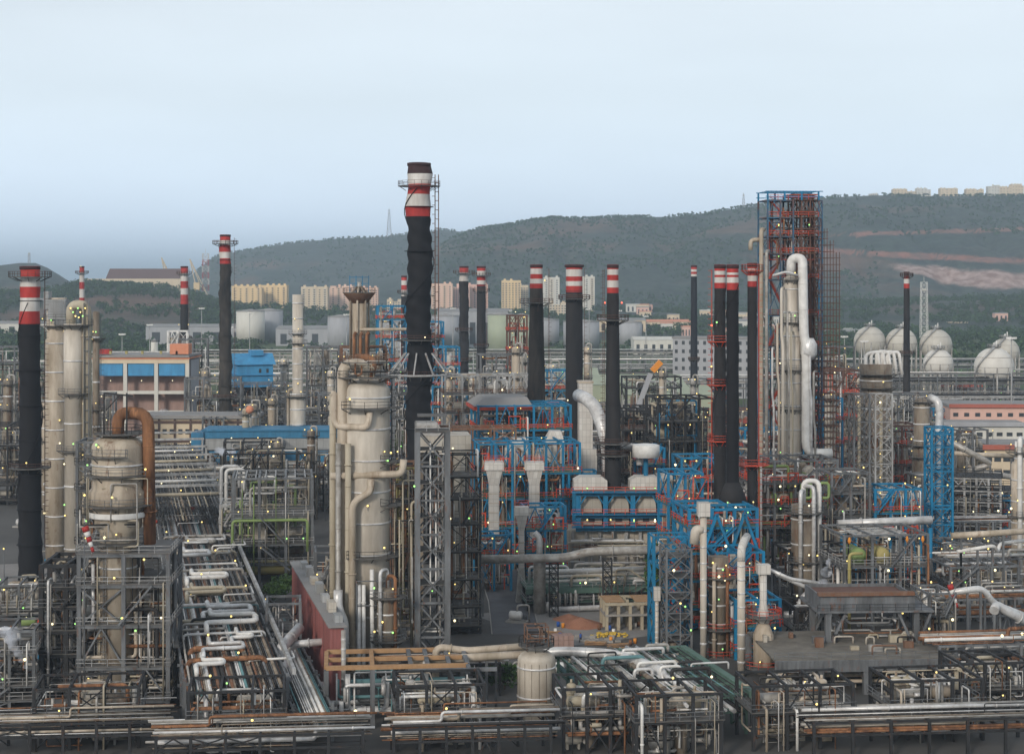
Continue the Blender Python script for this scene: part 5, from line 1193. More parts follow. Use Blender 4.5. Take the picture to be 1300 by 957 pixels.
T = vessel_column(912, 300, 706, [(740,26),(960,24)], 'round heater drum ringed by red platforms left of the tallest white flue', 'lagging_dirty', 5, [(732,-3.1,0,1.6),(797,-3.1,0,1.9),(832,-3.1,0,1.6)], railm='red_rail', dome=False, risers=[(-9,.35,712,'lagging'),(8,.3,716,'pipe_rust'),(15,.45,760,'tin')], lampn=9, green=.35, group=None)
T = process_unit(962, 297, 760, 58, 10, [795,828,862,900], 'blue and red frame around the white bottle shaped heater', 'blue_steel', 'green_deck', 'red_rail', 2, 1, 18, 5, 12, .5, emats=['lagging','duct_panel','rusty_steel'], green=.5, stairs=2)
process_unit(940, 312, 700, 60, 9, [728,756], 'blue staircase frame behind the tallest white flue', 'blue_steel', 'green_deck', 'red_rail', 2, 1, 14, 6, 9, .5, emats=['duct_white','duct_panel'], green=.3, stairs=2)
# blue then grey lattice block left of it
s = 300/F; T = Thing('lattice_tower', 'square stair tower, blue behind and grey in front, left of the red platforms', 'lattice tower', (PX(862,300),300,0), .1); W = 32*s
T.part('frame', lattice_mb(W, 6, 0, PZ(697,300), 3.6, .35, .16), 'grey_steel'); T.part('rear_frame', lattice_mb(W+2, 5, 0, PZ(688,300), 4.5, .5, .22, None, 6.6), 'blue_steel')
for i in range(5): z = 2.5+3.6*i; T.part('deck', MB().box(-W/2,.1,z,W/2,5.8,z+.12), 'grating'); stair(T, -1.5 if i % 2 else 1.5, z, 1.5 if i % 2 else -1.5, z+3.6, 2, 'grey_steel', .9)
T.lamps([(-1,-.4,PZ(729,300)),(1,-.4,PZ(775,300)),(2,-.4,PZ(805,300)),(-2,-.4,PZ(806,300))], .7)
tallpipe(834, 305, 762, 5, 'slim white post pipe with a blue band left of the grey green stair tower', 8)

# ------------------------------------------------------------------ scaffolded column
D = 402; s = D/F; T = Thing('scaffolded_structure', 'tall blue and rust red open tower, highest structure on the right', 'steel structure', (PX(1007,D),D,0), .1); W = 66*s
zs = [PZ(p,D) for p in (620,590,560,520,480,440,400,355,322,300,276,254)]
T.part('frame', frame_mb(W*.5, 9, zs, 2, 1, .36, .22, .35, T.rng, x0=-W/2), 'blue_worn')
T.part('rear_frame', frame_mb(W*.5, 9, [z+1 for z in zs]+[z-2.5 for z in zs[3:]]+[PZ(246,D)], 3, 2, .3, .22, .45, T.rng, x0=.1, y0=.3), 'brown_steel')
T.part('corner_post', frame_mb(.8, 9, zs, 1, 1, .3, .2, .8, T.rng, x0=W/2+.1, y0=.2), 'blue_worn')
for i, z in enumerate(zs): d = T.part('deck', MB().box(-W/2,0,z,W/2,9,z+.12), 'brown_steel' if i % 2 else 'rusty_steel'); T.part('railing', MB().rail([(-W/2,-.1,z+.12),(W/2,-.1,z+.12)], w=.1), 'red_rail', d)
for i in range(22): x = T.rng.uniform(-W*.5,W*.2); z = zs[3]+T.rng.random()*(zs[-1]-zs[3]); T.part('pipe', MB().tube([(x,T.rng.uniform(-.5,3),z),(x,0,z-T.rng.uniform(4,16)),(x+T.rng.uniform(-3,3),2,z-8)], .08+.12*T.rng.random(), 6), T.rng.choice(['brown_steel','pipe_dark','pipe_rust','tin_dull','red_rail']))
for i in range(2, len(zs)-1): stair(T, (-W*.42 if i % 2 else -W*.1), zs[i]+.1, (-W*.1 if i % 2 else -W*.42), zs[i+1], 1.5+(i%2), 'red_rail', 1.)
m = MB(); z0_ = PZ(254,D); z1 = PZ(243,D)
for x in (-W/2,-W/6,W/6,W/2):
    for y in (0, 9): m.box(x-.18,y-.18,z0_,x+.18,y+.18,z1)
for i in range(14): x = -W/2+W*i/13; m.bar((x,-.3,z1),(x,9.3,z1),.14)
for z in (z1, z1-1.2): m.bar((-W/2-.5,0,z),(W/2+1,0,z),.2); m.bar((-W/2-.5,9,z),(W/2+1,9,z),.2)
T.part('top_frame', m, 'blue_steel'); clutter(T, W, 8, PZ(330,D), PZ(255,D), 16, .08, .2, ['brown_steel','pipe_dark','blue_steel','red_rail'])
T.lamps([(-W*.3,-.6,PZ(p,D)) for p in (262,290,291,330,384,430,470,540,560)]+[(W*.3,-.6,PZ(p,D)) for p in (290,470,500,540)], .7)
# rusty tube scaffold
T = Thing('scaffold', 'fine rusty tube scaffold on the right side of the tall blue and red tower', 'scaffold', (PX(1050,402),402,0), .1); m = MB(); sW = 32*s
for i in range(5):
    for y in (0, 2.5, 5): m.bar((-sW/2+sW*i/4,y,PZ(660,402)*0),(-sW/2+sW*i/4,y,PZ([268,278,290,305,320][i],402)),.14)
z = 4
while z < PZ(275,402):
    n_ = 4 - sum(1 for q in (278,290,305,320) if PZ(q,402) < z); x1 = -sW/2+sW*n_/4
    for y in (0, 2.5, 5): m.bar((-sW/2,y,z),(x1+.3,y,z),.13)
    for i in range(n_+1): m.bar((-sW/2+sW*i/4,-.2,z),(-sW/2+sW*i/4,5.2,z),.12)
    z += 1.5
T.part('tubes', m, 'brown_steel'); pk = MB(); [pk.box(-sW/2,.2,z,-sW/2+sW*.4,4.8,z+.08) for z in (20,26,32,38,44,50,56,62,68)]; T.part('plank', pk, 'rusty_steel')
# the column inside
T = vessel_column(1004, 398, 350, [(420,19),(960,26)], 'pale column before the tall blue and red tower, huge silver pipe down its front', 'lagging_clean', 12, [(356,-3,0,1.4),(410,-3,0,1.2),(470,-3,0,1.2),(520,-3,0,1.2)], lampn=4, dome=True, group='tall process columns')
s = 398/F; rp = lambda pts, r, mt, n=12: T.part('riser_pipe', MB().tube([(x*s, y, PZ(p,398)) for x, y, p in pts], r, n), mt)
T.part('overhead_pipe', MB().tube([(0,0,PZ(350,398)),(0,-.5,PZ(328,398)),(11*s,-2.5,PZ(328,398)),(12*s,-3,PZ(425,398)),(15*s,-3,PZ(440,398)),(15*s,-3,PZ(574,398)),(48*s,-3,PZ(574,398))], 1.08, 16), 'pipe_white')
T.part('bulge', MB().lathe(19*s,-2.6,[(1.1,PZ(455,402)),(1.9,PZ(448,402)),(1.9,PZ(436,402)),(1.1,PZ(428,402))],20), 'tin')
for x, y, p, r, mt in ((-44,-3.5,291,.5,'lagging'),(-38,-4,318,.38,'tin_dull'),(-24,-4,410,.28,'lagging'),(-19,-4.2,365,.35,'lagging_clean'),(-12,-4.6,395,.25,'tin_dull'),(-29,-3,440,.25,'tin'),(18,-4,430,.3,'tin'),(23,-4,470,.28,'tin_dull'),(-7,-4.5,420,.2,'pipe_beige')):
    rp([(x+6,y+2,p+1),(x,y,p+1),(x,y,p+60),(x+(2 if p > 350 else 0),y,p+75),(x+(2 if p > 350 else 0),y,660)], r, mt)
rp([(-57,-3,318),(-57,-3,305),(-44,-3.2,305)], .5, 'lagging'); rp([(-30,-4,350),(-12,-4,345),(2,-4,350)], .3, 'tin')
# green vents, small fittings below
process_unit(1010, 372, 584, 110, 12, [612,640,668], 'maze of pipes and beams at the foot of the tall blue and red tower', 'grey_steel', 'grating', 'red_rail', 4, 1, 40, 12, 18, .2, pmats=['tin','pipe_white','pipe_green','tin_dull','pipe_rust','pipe_dark'], green=.4)
T = Thing('coil_pipe', 'pair of bright green looped pipes at the foot of the tall tower', 'pipe', (PX(1035,356),356,0), 0)
for x in (-1.8, 1.8): T.part('loop', MB().tube([(x-1,0,PZ(640,356)),(x-1,0,PZ(613,356)),(x+1,0,PZ(613,356)),(x+1,0,PZ(632,356)),(x-.3,0,PZ(632,356))], .3, 9), 'pipe_green')
T.part('support', MB().cyl(0,.5,0,PZ(638,356),.3), 'grey_steel')
vessel_column(1020, 340, 640, [(960,31)], 'stout rust streaked column under a cap of white pipes right of the blue block', 'lagging_dirty', 4, [(650,-3.1,0,1.6),(712,-3.1,0,1.5)], risers=[(-9,.4,622,'tin'),(8,.4,616,'tin'),(19,.5,610,'pipe_white')], dome=False, lampn=4, group=None)

# ------------------------------------------------------------------ right block
T = vessel_column(1112, 430, 462, [(960,41)], 'stained column with a comb of white bent pipes on top between grey lattices', 'lagging_dirty', 6, [(475,-3.1,0,1.8),(492,-3.1,0,1.6),(560,-3,0,1.6)], dome=False, lampn=6, green=.1, group=None)
s = 430/F
for k in range(5): x = (-15+7*k)*s; T.part('bent_pipe', MB().tube([(x,-1,PZ(475,430)),(x,-1,PZ(446+1.5*abs(k-2),430)),(x+3,-1,PZ(446,430)),(x+3.5,-2,PZ(475,430))], .42, 9), 'pipe_white')
for i, (px, w, top, m_) in enumerate([(1094,20,500,'grey_steel'),(1122,22,500,'light_steel')]):
    s = 400/F; T = Thing('lattice_tower', ['left','right'][i]+' of two lattice towers before the stained column', 'lattice tower', (PX(px,400),400,0), .1); T.part('frame', lattice_mb(w*s, 4, 0, PZ(top,400), 3.2, .36, .15), m_)
    T.part('pipe', MB().tube([(0,2,2),(0,2,PZ(top,400)-1)], .4, 8), 'pipe_beige'); T.lamps([(-1,-.4,PZ(p,400)) for p in (515,545,580,610,640)], .1); clutter(T, w*s, 4, 2, 30, 5, .1, .2)
vessel_column(1170, 440, 505, [(560,20),(960,24)], 'brown grey column left of the blue lattice tower', 'lagging_dirty', 8, [(510,-3,0,1.4),(565,-3,0,1.6),(580,-3,0,1.4),(620,-3,0,1.4)], lad=.2, lampn=4, green=.1)
s = 400/F; one('curved_duct', MB().tube([(-7*s,2,PZ(497,400)),(0,0,PZ(500,400)),(2*s,0,PZ(512,400)),(0,0,PZ(560,400)),(0,0,2)], .85, 14), 'tin', 'silver pipe hooking over the top of the blue lattice tower and running down inside it', 'pipe', (PX(1193,376),377.5,0))
s = 372/F; T = Thing('lattice_tower', 'bright blue lattice tower with a silver pipe inside at right', 'lattice tower', (PX(1196,372),372,0), .08); T.part('frame', lattice_mb(27*s, 4.6, 0, PZ(543,372), 4.0, .45, .2), 'blue_steel')
T.part('intermediate_ring', frame_mb(27*s-.1, 4.4, [8,16,24,32], 2, 1, .2, .3, 0, None, None, .1), 'blue_steel'); T.lamps([(1,-.5,PZ(620,372)),(-1,-.5,PZ(670,372)),(1.5,-.5,PZ(715,372))], .3)
s = 350/F; T = Thing('header_pipe', 'fat silver pipe running level from a small blue trestle to the blue lattice tower', 'pipe', (PX(1125,350),350,0), 0); T.part('pipe', MB().tube([(-62*s,0,PZ(665,350)),(60*s,1.5,PZ(661,350))], .85, 16), 'tin'); T.part('trestle', lattice_mb(16*s,2,0,PZ(671,350)-.2,3,.35,.16,-56*s,-1), 'blue_steel')
T.part('support', MB().cyl(0,.5,0,PZ(668,350)-.5,.5), 'pipe_white'); T.part('support', MB().cyl(58*s,1.2,0,PZ(668,350)-.5,.4), 'blue_steel')
# deck with drums, middle right
T = process_unit(1125, 318, 678, 110, 14, [718,760], 'weathered platform carrying green ended drums in front of the fat level pipe', 'grey_steel', 'grating', 'light_steel', 3, 1, 24, 0, 8, .1, stairs=1, green=.2)
z = PZ(718,318)+.15
for i, (x, mt) in enumerate(((-4.5,'pipe_green'),(0,'pipe_yellow'))): q = MB(); q.drum((x,1,z+1.6),(x,8,z+1.6),1.3); q.box(x-1,2,z,x+1,2.6,z+.9); q.box(x-1,6,z,x+1,6.6,z+.9); T.part('drum', q, mt)
for x in (-7, 4, 7): T.part('lantern', MB().lathe(x,0,[(.05,PZ(690,318)),(.35,PZ(686,318)),(.05,PZ(678,318))],8), 'orange_paint')
T.part('yellow_pipe', MB().tube([(-7.5,-1.5,1),(-7.5,-1.5,PZ(700,318)),(-5,-1.5,PZ(700,318))], .3, 8), 'pipe_yellow'); T.part('roof_grid', frame_mb(T.W*.62, 8, [.3], 4, 3, .2, .25, 0, None, None, 0, 0), 'light_steel').location = (0,3,PZ(682,318))
# table shaped cooler and the deck it stands on
s = 284/F; T = Thing('air_cooler', 'big table shaped air cooler on grey legs at the bottom right', 'air cooler', (PX(1112,284),284,0), .06); W = 150*s; zt = PZ(775,284); zd = PZ(838,284)
b = MB(); b.box(-W/2,0,zt-.35,W/2,13,zt); T.part('deck', b, 'grey_steel'); b = MB()
b.box(-W/2+.6,.6,zt+.02,W/2-3,.9,zt+2.4); b.box(-W/2+.6,11.6,zt+.02,W/2-3,11.9,zt+2.4); b.box(-W/2+.6,.92,zt+.02,-W/2+.9,11.58,zt+2.4); b.box(W/2-3.3,.92,zt+.02,W/2-3,11.58,zt+2.4); T.part('casing', b, 'grey_steel')
T.part('tube_bundle', MB().box(-W/2+1,1,zt+.1,W/2-3.4,11.5,zt+1.9), 'brown_steel'); T.part('header_box', MB().box(-W/2+.2,.0,zt+2.42,W/2-3.2,1.2,zt+3), 'rusty_steel')
for x in (-W*.4, W*.36):
    for y in (1, 12): q = MB(); q.box(x-.45,y-.45,0,x+.45,y+.45,zt-.37); q.bar((x-.1,y,zd+1.5),(x-3 if x > 0 else x+3,y,zt-.5),.4); q.bar((x,y,zd+1.5),(x+2.5 if x > 0 else x-2.,y,zt-.5),.4) if abs(x) < W*.38 else None; T.part('leg', q, 'grey_steel')
T.part('railing', MB().rail([(-W/2,-.1,zt),(W/2,-.1,zt)]), 'dark_steel'); clutter(T, W*.7, 10, zd+1, zt-1, 14, .1, .25, ['tin','pipe_rust','tin_dull'], y0=2); T.lamps([(-4,-.5,zd+1.2),(3,-.5,zd+1),(5,2,zt-1.6)], .4)
CD = T
T = Thing('deck_structure', 'wide grey concrete deck on steel girders below the table shaped cooler', 'steel structure', (PX(1100,272),272,0), .06); s = 272/F; W = 236*s; zd = PZ(836,272)
T.part('slab', MB().box(-W/2,0,zd-.3,W/2,22,zd), 'deck_brown'); g_ = MB(); g_.box(-W/2,-.5,zd-1.9,W/2,-.05,zd-.1); T.part('girder', g_, 'grey_steel'); g_ = MB()
for i in range(40): x = -W/2+W*(i+.5)/40; g_.box(x-.06,-.62,zd-1.85,x+.06,-.51,zd-.15)
T.part('stiffener', g_, 'grey_steel'); T.part('railing', MB().rail([(-W/2,0,zd),(W/2,0,zd)]), 'grey_steel'); q = MB()
for i in range(5):
    for y in (.2, 21): x = -W/2+W*i/4; q.box(x-.5,y-.5,0,x+.5,y+.5,zd-1.92 if y < 1 else zd-.32)
T.part('frame', q, 'grey_steel'); equip(T, W, 18, [zd-3, zd], 9); equip(T, W*.9, 6, [zd+.001, zd+4.5], 0)
for i in range(26): x, y, w_ = T.rng.uniform(-W*.48,W*.46), T.rng.uniform(1.5,20), T.rng.uniform(.3,1.1); hh = T.rng.uniform(.3,1.6); q = MB(); (q.box(x-w_,y-.4,zd+.01,x+w_,y+.5,zd+hh) if i % 3 else q.tube([(x,y,zd),(x,y,zd+hh),(x+w_*4,y,zd+hh),(x+w_*4,y,zd)], .16, 7)); T.part('equipment_box' if i % 3 else 'pipe', q, T.rng.choice(['grey_steel','tin_dull','duct_panel','rusty_steel','dark_steel','pipe_beige']))
clutter(T, W, 18, 1, zd-2, 30, .12, .4); T.lamps([(x,-1,zd-4) for x in (-10,-3,5,11)], .2)
process_unit(1196, 292, 752, 34, 8, [780,812,845,880], 'narrow braced grey frame right of the table shaped cooler', 'grey_steel', 'grating', 'grey_steel', 1, 1, 18, 3, 5, .7)
# white and silver header pipes at the right
for i, (pts, D, r, mt, lb) in enumerate([
    ([(1205,752),(1250,748),(1268,770),(1330,795)], 300, .55, 'tin', 'silver pipe snaking to the right edge above the cooler deck'),
    ([(1262,775),(1268,770),(1330,805)], 290, .8, 'tin', 'fat silver pipe leaving at the right edge beside the cooler'),
    ([(1215,700),(1265,694),(1272,704),(1278,694),(1330,690)], 330, .35, 'pipe_white', 'white pipe with a dip running to the slim column at the right edge'),
    ([(1208,680),(1330,674)], 330, .6, 'lagging', 'beige level pipe running to the slim column at the right edge'),
    ([(1205,560),(1262,590),(1230,600),(1330,612)], 440, .75, 'tin_dull', 'grey pipe doubling back on itself before the long white building'),
    ([(1205,575),(1290,580)], 460, .6, 'lagging', 'beige pipe leading to the long white building'),
    ([(1290,560),(1288,700)], 350, .25, 'pipe_white', 'thin white pipe running down left of the slim column at the right edge'),
    ([(1180,545),(1182,700)], 380, .22, 'pipe_white', 'thin white vertical pipe left of the blue lattice tower')]):
    q = [Vector((PX(x,D), D+j*1.5, PZ(y,D))) for j, (x, y) in enumerate(pts)]; o0 = Vector((q[0].x, D, 0)); T = Thing('header_pipe', lb, 'pipe', o0, 0, None); T.part('pipe', MB().tube([v-o0 for v in q], r, 12), mt)
    if abs(q[-1].x-q[0].x) > 3:
        for t in (.1, .55, .95): 
            v = q[0].lerp(q[1], t)-o0; T.part('support', MB().box(v.x-.2, v.y-.2, 0, v.x+.2, v.y+.2, v.z-r*.9), 'grey_steel')
T = vessel_column(1296, 350, 566, [(585,16),(960,24)], 'slim weathered column cut by the right edge', 'lagging', 7, [(574,-3.1,0,2.),(655,-3,0,1.2),(780,-3,0,1.2)], risers=[(-6,.5,556,'pipe_white')], lampn=3)
# louvred cooler bank
for i, (px, D, top, w, n_) in enumerate([(1232,430,606,74,5),(1275,455,622,60,5)]):
    T = process_unit(px, D, top, w, 10, [top+16, top+30, top+44, top+60], ['dark slatted cooler bank right of the blue lattice tower','dark slatted cooler bank behind the slim column at the right edge'][i], 'light_steel', 'dark_steel', 'dark_steel', n_, 1, 14, 3, 2, .2, stairs=0, rz=-.25, rooft=True)
    s = D/F; m = MB()
    for k in range(8): z = T.zs[-1]-1.2-k*1.5; m.box(-T.W/2,1.2,z,T.W/2,1.6,z+.5)
    T.part('louvre', m, 'grey_panel')
racks = [
 (1250,310,120,8,[5,8],'near pipe rack below the slim column at the right edge','x',6,7), (1255,276,130,9,[4,7],'lowest pipe rack in the bottom right corner','x',6,8),
 (1262,345,110,8,[6,9.5],'pipe rack in front of the cooler banks','x',5,7), (1250,395,110,8,[6,10],'pipe rack at the feet of the dark slatted cooler banks','x',5,6)]
for px, D, w, dp, zs_, lb, al, nb, n_ in racks: pipe_rack(px, D, w, dp, zs_, lb, nb, n_, along=al, mats=['tin','tin_dull','pipe_white','lagging','pipe_rust','pipe_dark'], rmax=.4)

# ------------------------------------------------------------------ bottom edge
# timber coloured rack frame
s = 252/F; T = Thing('beam_frame', 'timber coloured rectangular beam frame with grey cross beams at the bottom', 'beam frame', (PX(512,252),252,0), .1); W = 195*s; zt = PZ(843,252); m = MB()
for y in (0, 11): m.box(-W/2,y-.3,zt-.6,W*.42,y+.3,zt)
for y in (5.5,): m.box(-W/2+.3,y-.25,zt-.6,W*.4,y+.25,zt-.02)
for x in (-W/2, -W*.2): m.box(x-.3,.32,zt-.58,x+.3,10.68,zt-.03)
T.part('timber_beam', m, 'timber'); m = MB()
for x in (W*.05, W*.16, W*.3, W*.42): m.box(x-.3,.32,zt-.57,x+.3,10.68,zt-.04)
for x in (-W/2, -W*.2, W*.05, W*.42):
    for y in (0, 11): m.box(x-.35,y-.35,0,x+.35,y+.35,zt-.62)
m.box(W*.05,-3,zt-.6,W*.6,-2.5,zt-.1); m.box(W*.42-.28,-2.5,zt-.58,W*.42+.28,-.3,zt-.06); T.part('frame', m, 'grey_steel'); clutter(T, W, 10, 1, zt-1, 24, .12, .45, ['tin','tin_dull','pipe_white','pipe_teal','pipe_dark'])
tallpipe(436, 256, 800, 6, 'grey leaning pipe crossing the left end of the timber coloured frame', 0, 'tin_dull')
# drum tower at bottom centre
T = vessel_column(681, 258, 824, [(960,48)], 'stout pale drum with rusty fittings on its head at the bottom centre', 'lagging_clean', 2, [], dome=True, lampn=0, group=None); s = 258/F
ringdeck(T, 1.3, PZ(826,258)+.8, 1.4, railm='dark_steel', n=14); clutter(T, 3.4, 3, PZ(822,258), PZ(792,258), 12, .1, .2, ['pipe_rust','pipe_dark','rusty_steel'], y0=-1.5)
T.part('hoist_frame', frame_mb(3.2, 3, [1.8, 3.4], 1, 1, .16, .14, 0, None, None, -1.5), 'rusty_steel').location = (0,0,PZ(822,258)); m = MB()
for i in range(16): a = 2*pi*i/16; m.bar((2.86*cos(a),2.86*sin(a),0),(2.86*cos(a),2.86*sin(a),PZ(838,258)),.05)
T.part('seam', m, 'lagging_dirty')
for i, (y, top, x0, x1, r, D) in enumerate([(0,820,-128,-12,.55,262),(0,830,-158,-12,.6,259)]):
    s = D/F; T = Thing('header_pipe', ['upper','lower'][i]+' one of two pipes entering the stout bottom drum from the left', 'pipe', (PX(681,D),D,0), 0); T.part('pipe', MB().tube([(x0*s,0,2),(x0*s,0,PZ(top,D)-1*i),(x0*s*.7,0,PZ(top+6,D)),(x1*s,0,PZ(top,D))], r, 12), 'lagging'); T.part('support', MB().box(x0*s*.4-.2,-.2,0,x0*s*.4+.2,.2,PZ(top+3,D)-r), 'grey_steel')
one('header_pipe', MB().tube([(-6,4,6),(0,3,7),(8,1,7),(13,-6,6.8),(15,-11,6.8),(15,-11,.3)], .75, 14), 'tin', 'fat silver pipe curving down from behind the stout bottom drum', 'pipe', (PX(712,268),268,0))
# green framed pipe rack, bottom centre right
T = pipe_rack(862, 246, 180, 30, [3.4, 6.], 'wide pipe rack with a pale green frame at the bottom centre', 5, 22, 'green_deck', th, 'y', nlamp=0, mats=['tin','tin','pipe_teal','tin_dull','pipe_dark','pipe_white','pipe_dark','lagging_dirty'], rmax=.4)
q = MB().box(-T.W/2-.4,30.3,5.2,T.W/2,30.9,6.3); q.box(T.W/2+.1,-1,5.2,T.W/2+1.2,30.9,6.3); T.part('edge_girder', q, 'green_deck')
for i in range(12): x = -9+1.4*i; y = T.rng.uniform(2,28); w = T.rng.uniform(2,7); h = .4+T.rng.random(); T.part('cross_pipe', MB().tube([(x,y,6.2),(x,y,6.6+h),(x+w,y,6.6+h),(x+w,y,6.2)], .14+.16*T.rng.random(), 8), T.rng.choice(['tin','tin_dull','pipe_white','pipe_dark','pipe_teal']))
for i, (px, D, w, lb) in enumerate([(560,270,150,'low pipe rack behind the timber coloured frame'),(600,232,200,'nearest pipe rack along the bottom, under the stout drum'),(330,228,260,'nearest pipe rack at the bottom left of centre'),(80,234,250,'nearest pipe rack in the bottom left corner'),(1180,236,300,'nearest pipe rack in the bottom right')]):
    pipe_rack(px, D, w, 9, [3.5, 5.2], lb, 6, 9, 'dark_steel', .1, mats=['tin','tin_dull','pipe_dark','lagging_dirty','pipe_dark','pipe_rust','lagging'], rmax=.3, nlamp=2)
for i, (px, D, top, w, lb) in enumerate([(560,240,868,110,'low dark frame of pipes at the bottom, left of the stout drum'),(760,238,872,90,'low dark frame of pipes at the bottom, right of the stout drum'),(862,234,880,110,'low dark frame of pipes under the pale green rack'),(1020,240,868,130,'low frame of pumps under the wide concrete deck'),(1190,244,862,120,'low frame of pipes in the bottom right corner'),(300,236,876,120,'low frame of pipes crossing under the near pipe rack'),(110,240,872,130,'low frame of pipes in the bottom left corner'),(1265,262,840,90,'pipe frame at the right edge beside the cooler deck')]):
    process_unit(px, D, top, w, 9, [top+35], lb, 'dark_steel', 'grating', 'grey_steel', 3, 1, 26, 7, 3, .3, stairs=0)
# pipes and small frames left of the fractionator's foot
process_unit(425, 300, 770, 60, 10, [800,840], 'low grey braced frame at the left foot of the big fractionator', 'grey_steel', 'grating', 'grey_steel', 2, 1, 18, 5, 2, .6)
s = 270/F; one('header_pipe', MB().tube([(0,8,PZ(810,270)),(-15*s,0,PZ(822,270)),(-14*s,0,PZ(838,270)),(-4*s,-3,PZ(862,270)),(22*s,-3,PZ(866,270)),(60*s,-3,PZ(866,270))], .85, 14), 'tin', 'fat silver pipe bending round the foot of the red shed', 'pipe', (PX(372,270),270,0))
s = 275/F; one('header_pipe', MB().tube([(0,0,1),(0,0,PZ(818,275)),(50*s,0,PZ(814,275))], .6, 12), 'tin', 'silver elbow pipe in front of the red corrugated shed', 'pipe', (PX(367,275),275,0))
process_unit(360, 285, 765, 42, 7, [800], 'skeletal grey frame standing in front of the red corrugated shed', 'grey_steel', 'grating', 'grey_steel', 1, 1, 5, 0, 0, .9, stairs=0)
process_unit(425, 345, 700, 48, 9, [735,770], 'small frame with boxy coolers between the red shed and the big fractionator', 'grey_steel', 'concrete', 'light_steel', 2, 1, 14, 8, 6, .2, emats=['duct_white','grey_panel','lagging'])
process_unit(500, 330, 790, 60, 10, [830], 'dark low frame between the fractionator foot and the grey lattice tower', 'dark_steel', 'grating', 'grey_steel', 2, 1, 20, 6, 4, .4)
process_unit(1040, 300, 770, 60, 10, [800], 'dark pump frame left of the table shaped cooler', 'dark_steel', 'grating', 'grey_steel', 2, 1, 20, 6, 5, .3, pmats=['tin','pipe_dark','tin_dull','pipe_white'])
process_unit(1045, 340, 700, 80, 14, [735,765], 'dark clutter of pipes between the blue block and the drum platform', 'dark_steel', 'grating', 'grey_steel', 3, 1, 34, 10, 9, .2, pmats=['tin','pipe_dark','tin_dull','pipe_white','pipe_rust'])
for i, (pts, D, r) in enumerate([([(995,780),(1010,780),(1022,752),(1062,752)], 320, .6),([(985,728),(1022,745),(1060,742)], 330, .4),([(975,722),(1004,735),(1040,740)], 318, .35)]):
    q = [Vector((PX(x,D), D, PZ(y,D))) for x, y in pts]; o0 = Vector((q[0].x, D, 0)); T = Thing('header_pipe', ['shiny silver pipe stepping up below the steam','upper shiny pipe slanting behind the steam','thin shiny pipe right of the bottle shaped heater'][i], 'pipe', o0, 0, None); T.part('pipe', MB().tube([v-o0 for v in q], r, 12), 'tin'); v = q[0]-o0; T.part('support', MB().box(v.x+.5,-.2,0,v.x+.9,.2,v.z-r*.8), 'grey_steel')

# ------------------------------------------------------------------ middle distance: buildings
D = 650; s = D/F; T = Thing('bay_building', 'three bay building with bright blue sheets and orange roof edge, steam in front', 'building', (PX(179,D),D,0), 0); W = 118*s; H = PZ(456,D)
f = MB()
for i in range(4): x = -W/2+W*i/3; f.box(x-.7,-.7,0,x+.7,.5,H)
f.box(-W/2,-.5,H-2.2,W/2,.48,H+.02) if False else None
for z in (H-.02, PZ(496,D), PZ(521,D)): f.box(-W/2+.7,-.5,z-1.2,W/2-.7,.3,z)
T.part('concrete_frame', f, 'plaster_white'); T.part('back_wall', MB().box(-W/2+.5,6,0,W/2-.5,7,H-.5), 'brick_dim'); T.part('side_wall', MB().box(-W/2,7.02,0,W/2,24,H-.5), 'plaster_grey'); T.part('top_beam', MB().box(-W/2-.7,-.75,H-1.55,W/2+.7,-.52,H+.02), 'plaster_cream'); T.part('roof', MB().box(-W/2-1,-1,H+.05,W/2+1,24.5,H+.5), 'roof_orange'); T.part('roof_slab', MB().box(-W/2-.6,-.6,H+.72,W/2+.6,24,H+1.5), 'slab_roof')
T.part('roof_house', MB().box(W/2-7,2,H+1.82,W/2,9,PZ(437,D)), 'roof_orange'); T.part('roof_house', MB().box(-W/2+1,2,H+1.82,-W/2+5,7,PZ(444,D)), 'stripe_red')
for i in range(3): a = -W/2+W*i/3+1.0; b = a+W/3-2; T.part('blue_sheet', MB().box(a,-.3,PZ(477,D),b,.2,H-1.6), 'blue_cloth'); T.part('floor', MB().box(a-.2,.4,PZ(496,D)-.8,b+.2,6,PZ(496,D)-.4), 'concrete'); T.lamp(((a+b)/2,1,PZ(486,D)),'white')
for x in (-12,-6,0,7,13): T.part('ridge_lamp', MB().box(x-.4,2,H+1.82,x+.4,3,H+3), 'pipe_yellow')
D = 590; s = D/F; T = Thing('office_building', 'cream building with brown bands and small square windows in front of the three bay building', 'building', (PX(252,D),D,0), 0); W = 140*s; H = PZ(527,D)
T.part('wall', MB().box(-W/2,0,0,W/2,16,H-1.2), 'plaster_cream'); T.part('roof', MB().box(-W/2-1,-1,H-1.18,W/2+1,17,H), 'slab_roof'); b = MB()
for z in (PZ(534,D), PZ(558,D), PZ(572,D), PZ(586,D)): b.box(-W/2-.05,-.35,z-.9,W/2+.05,-.02,z)
for i in range(8): x = -W/2+W*i/7; b.box(x-.35,-.45,0,x+.35,-.36,H-1.2)
T.part('band', b, 'band_brown')
for i in range(7):
    for z in (545, 565, 579):
        for k in (-.8, 1.6): T.part('window', MB().box(-W/2+W*(i+.5)/7+k-.7,-.15,PZ(z+3,D)-.8,-W/2+W*(i+.5)/7+k+.7,.05,PZ(z+3,D)+.9), 'window_dark') if z == 545 or i % 2 else None
D = 700; s = D/F; T = Thing('blue_house', 'steep roofed building clad in bright blue sheet on a dark lower floor', 'building', (PX(324,D),D,0), .35); W = 46*s; za, zb = PZ(463,D), PZ(490,D)
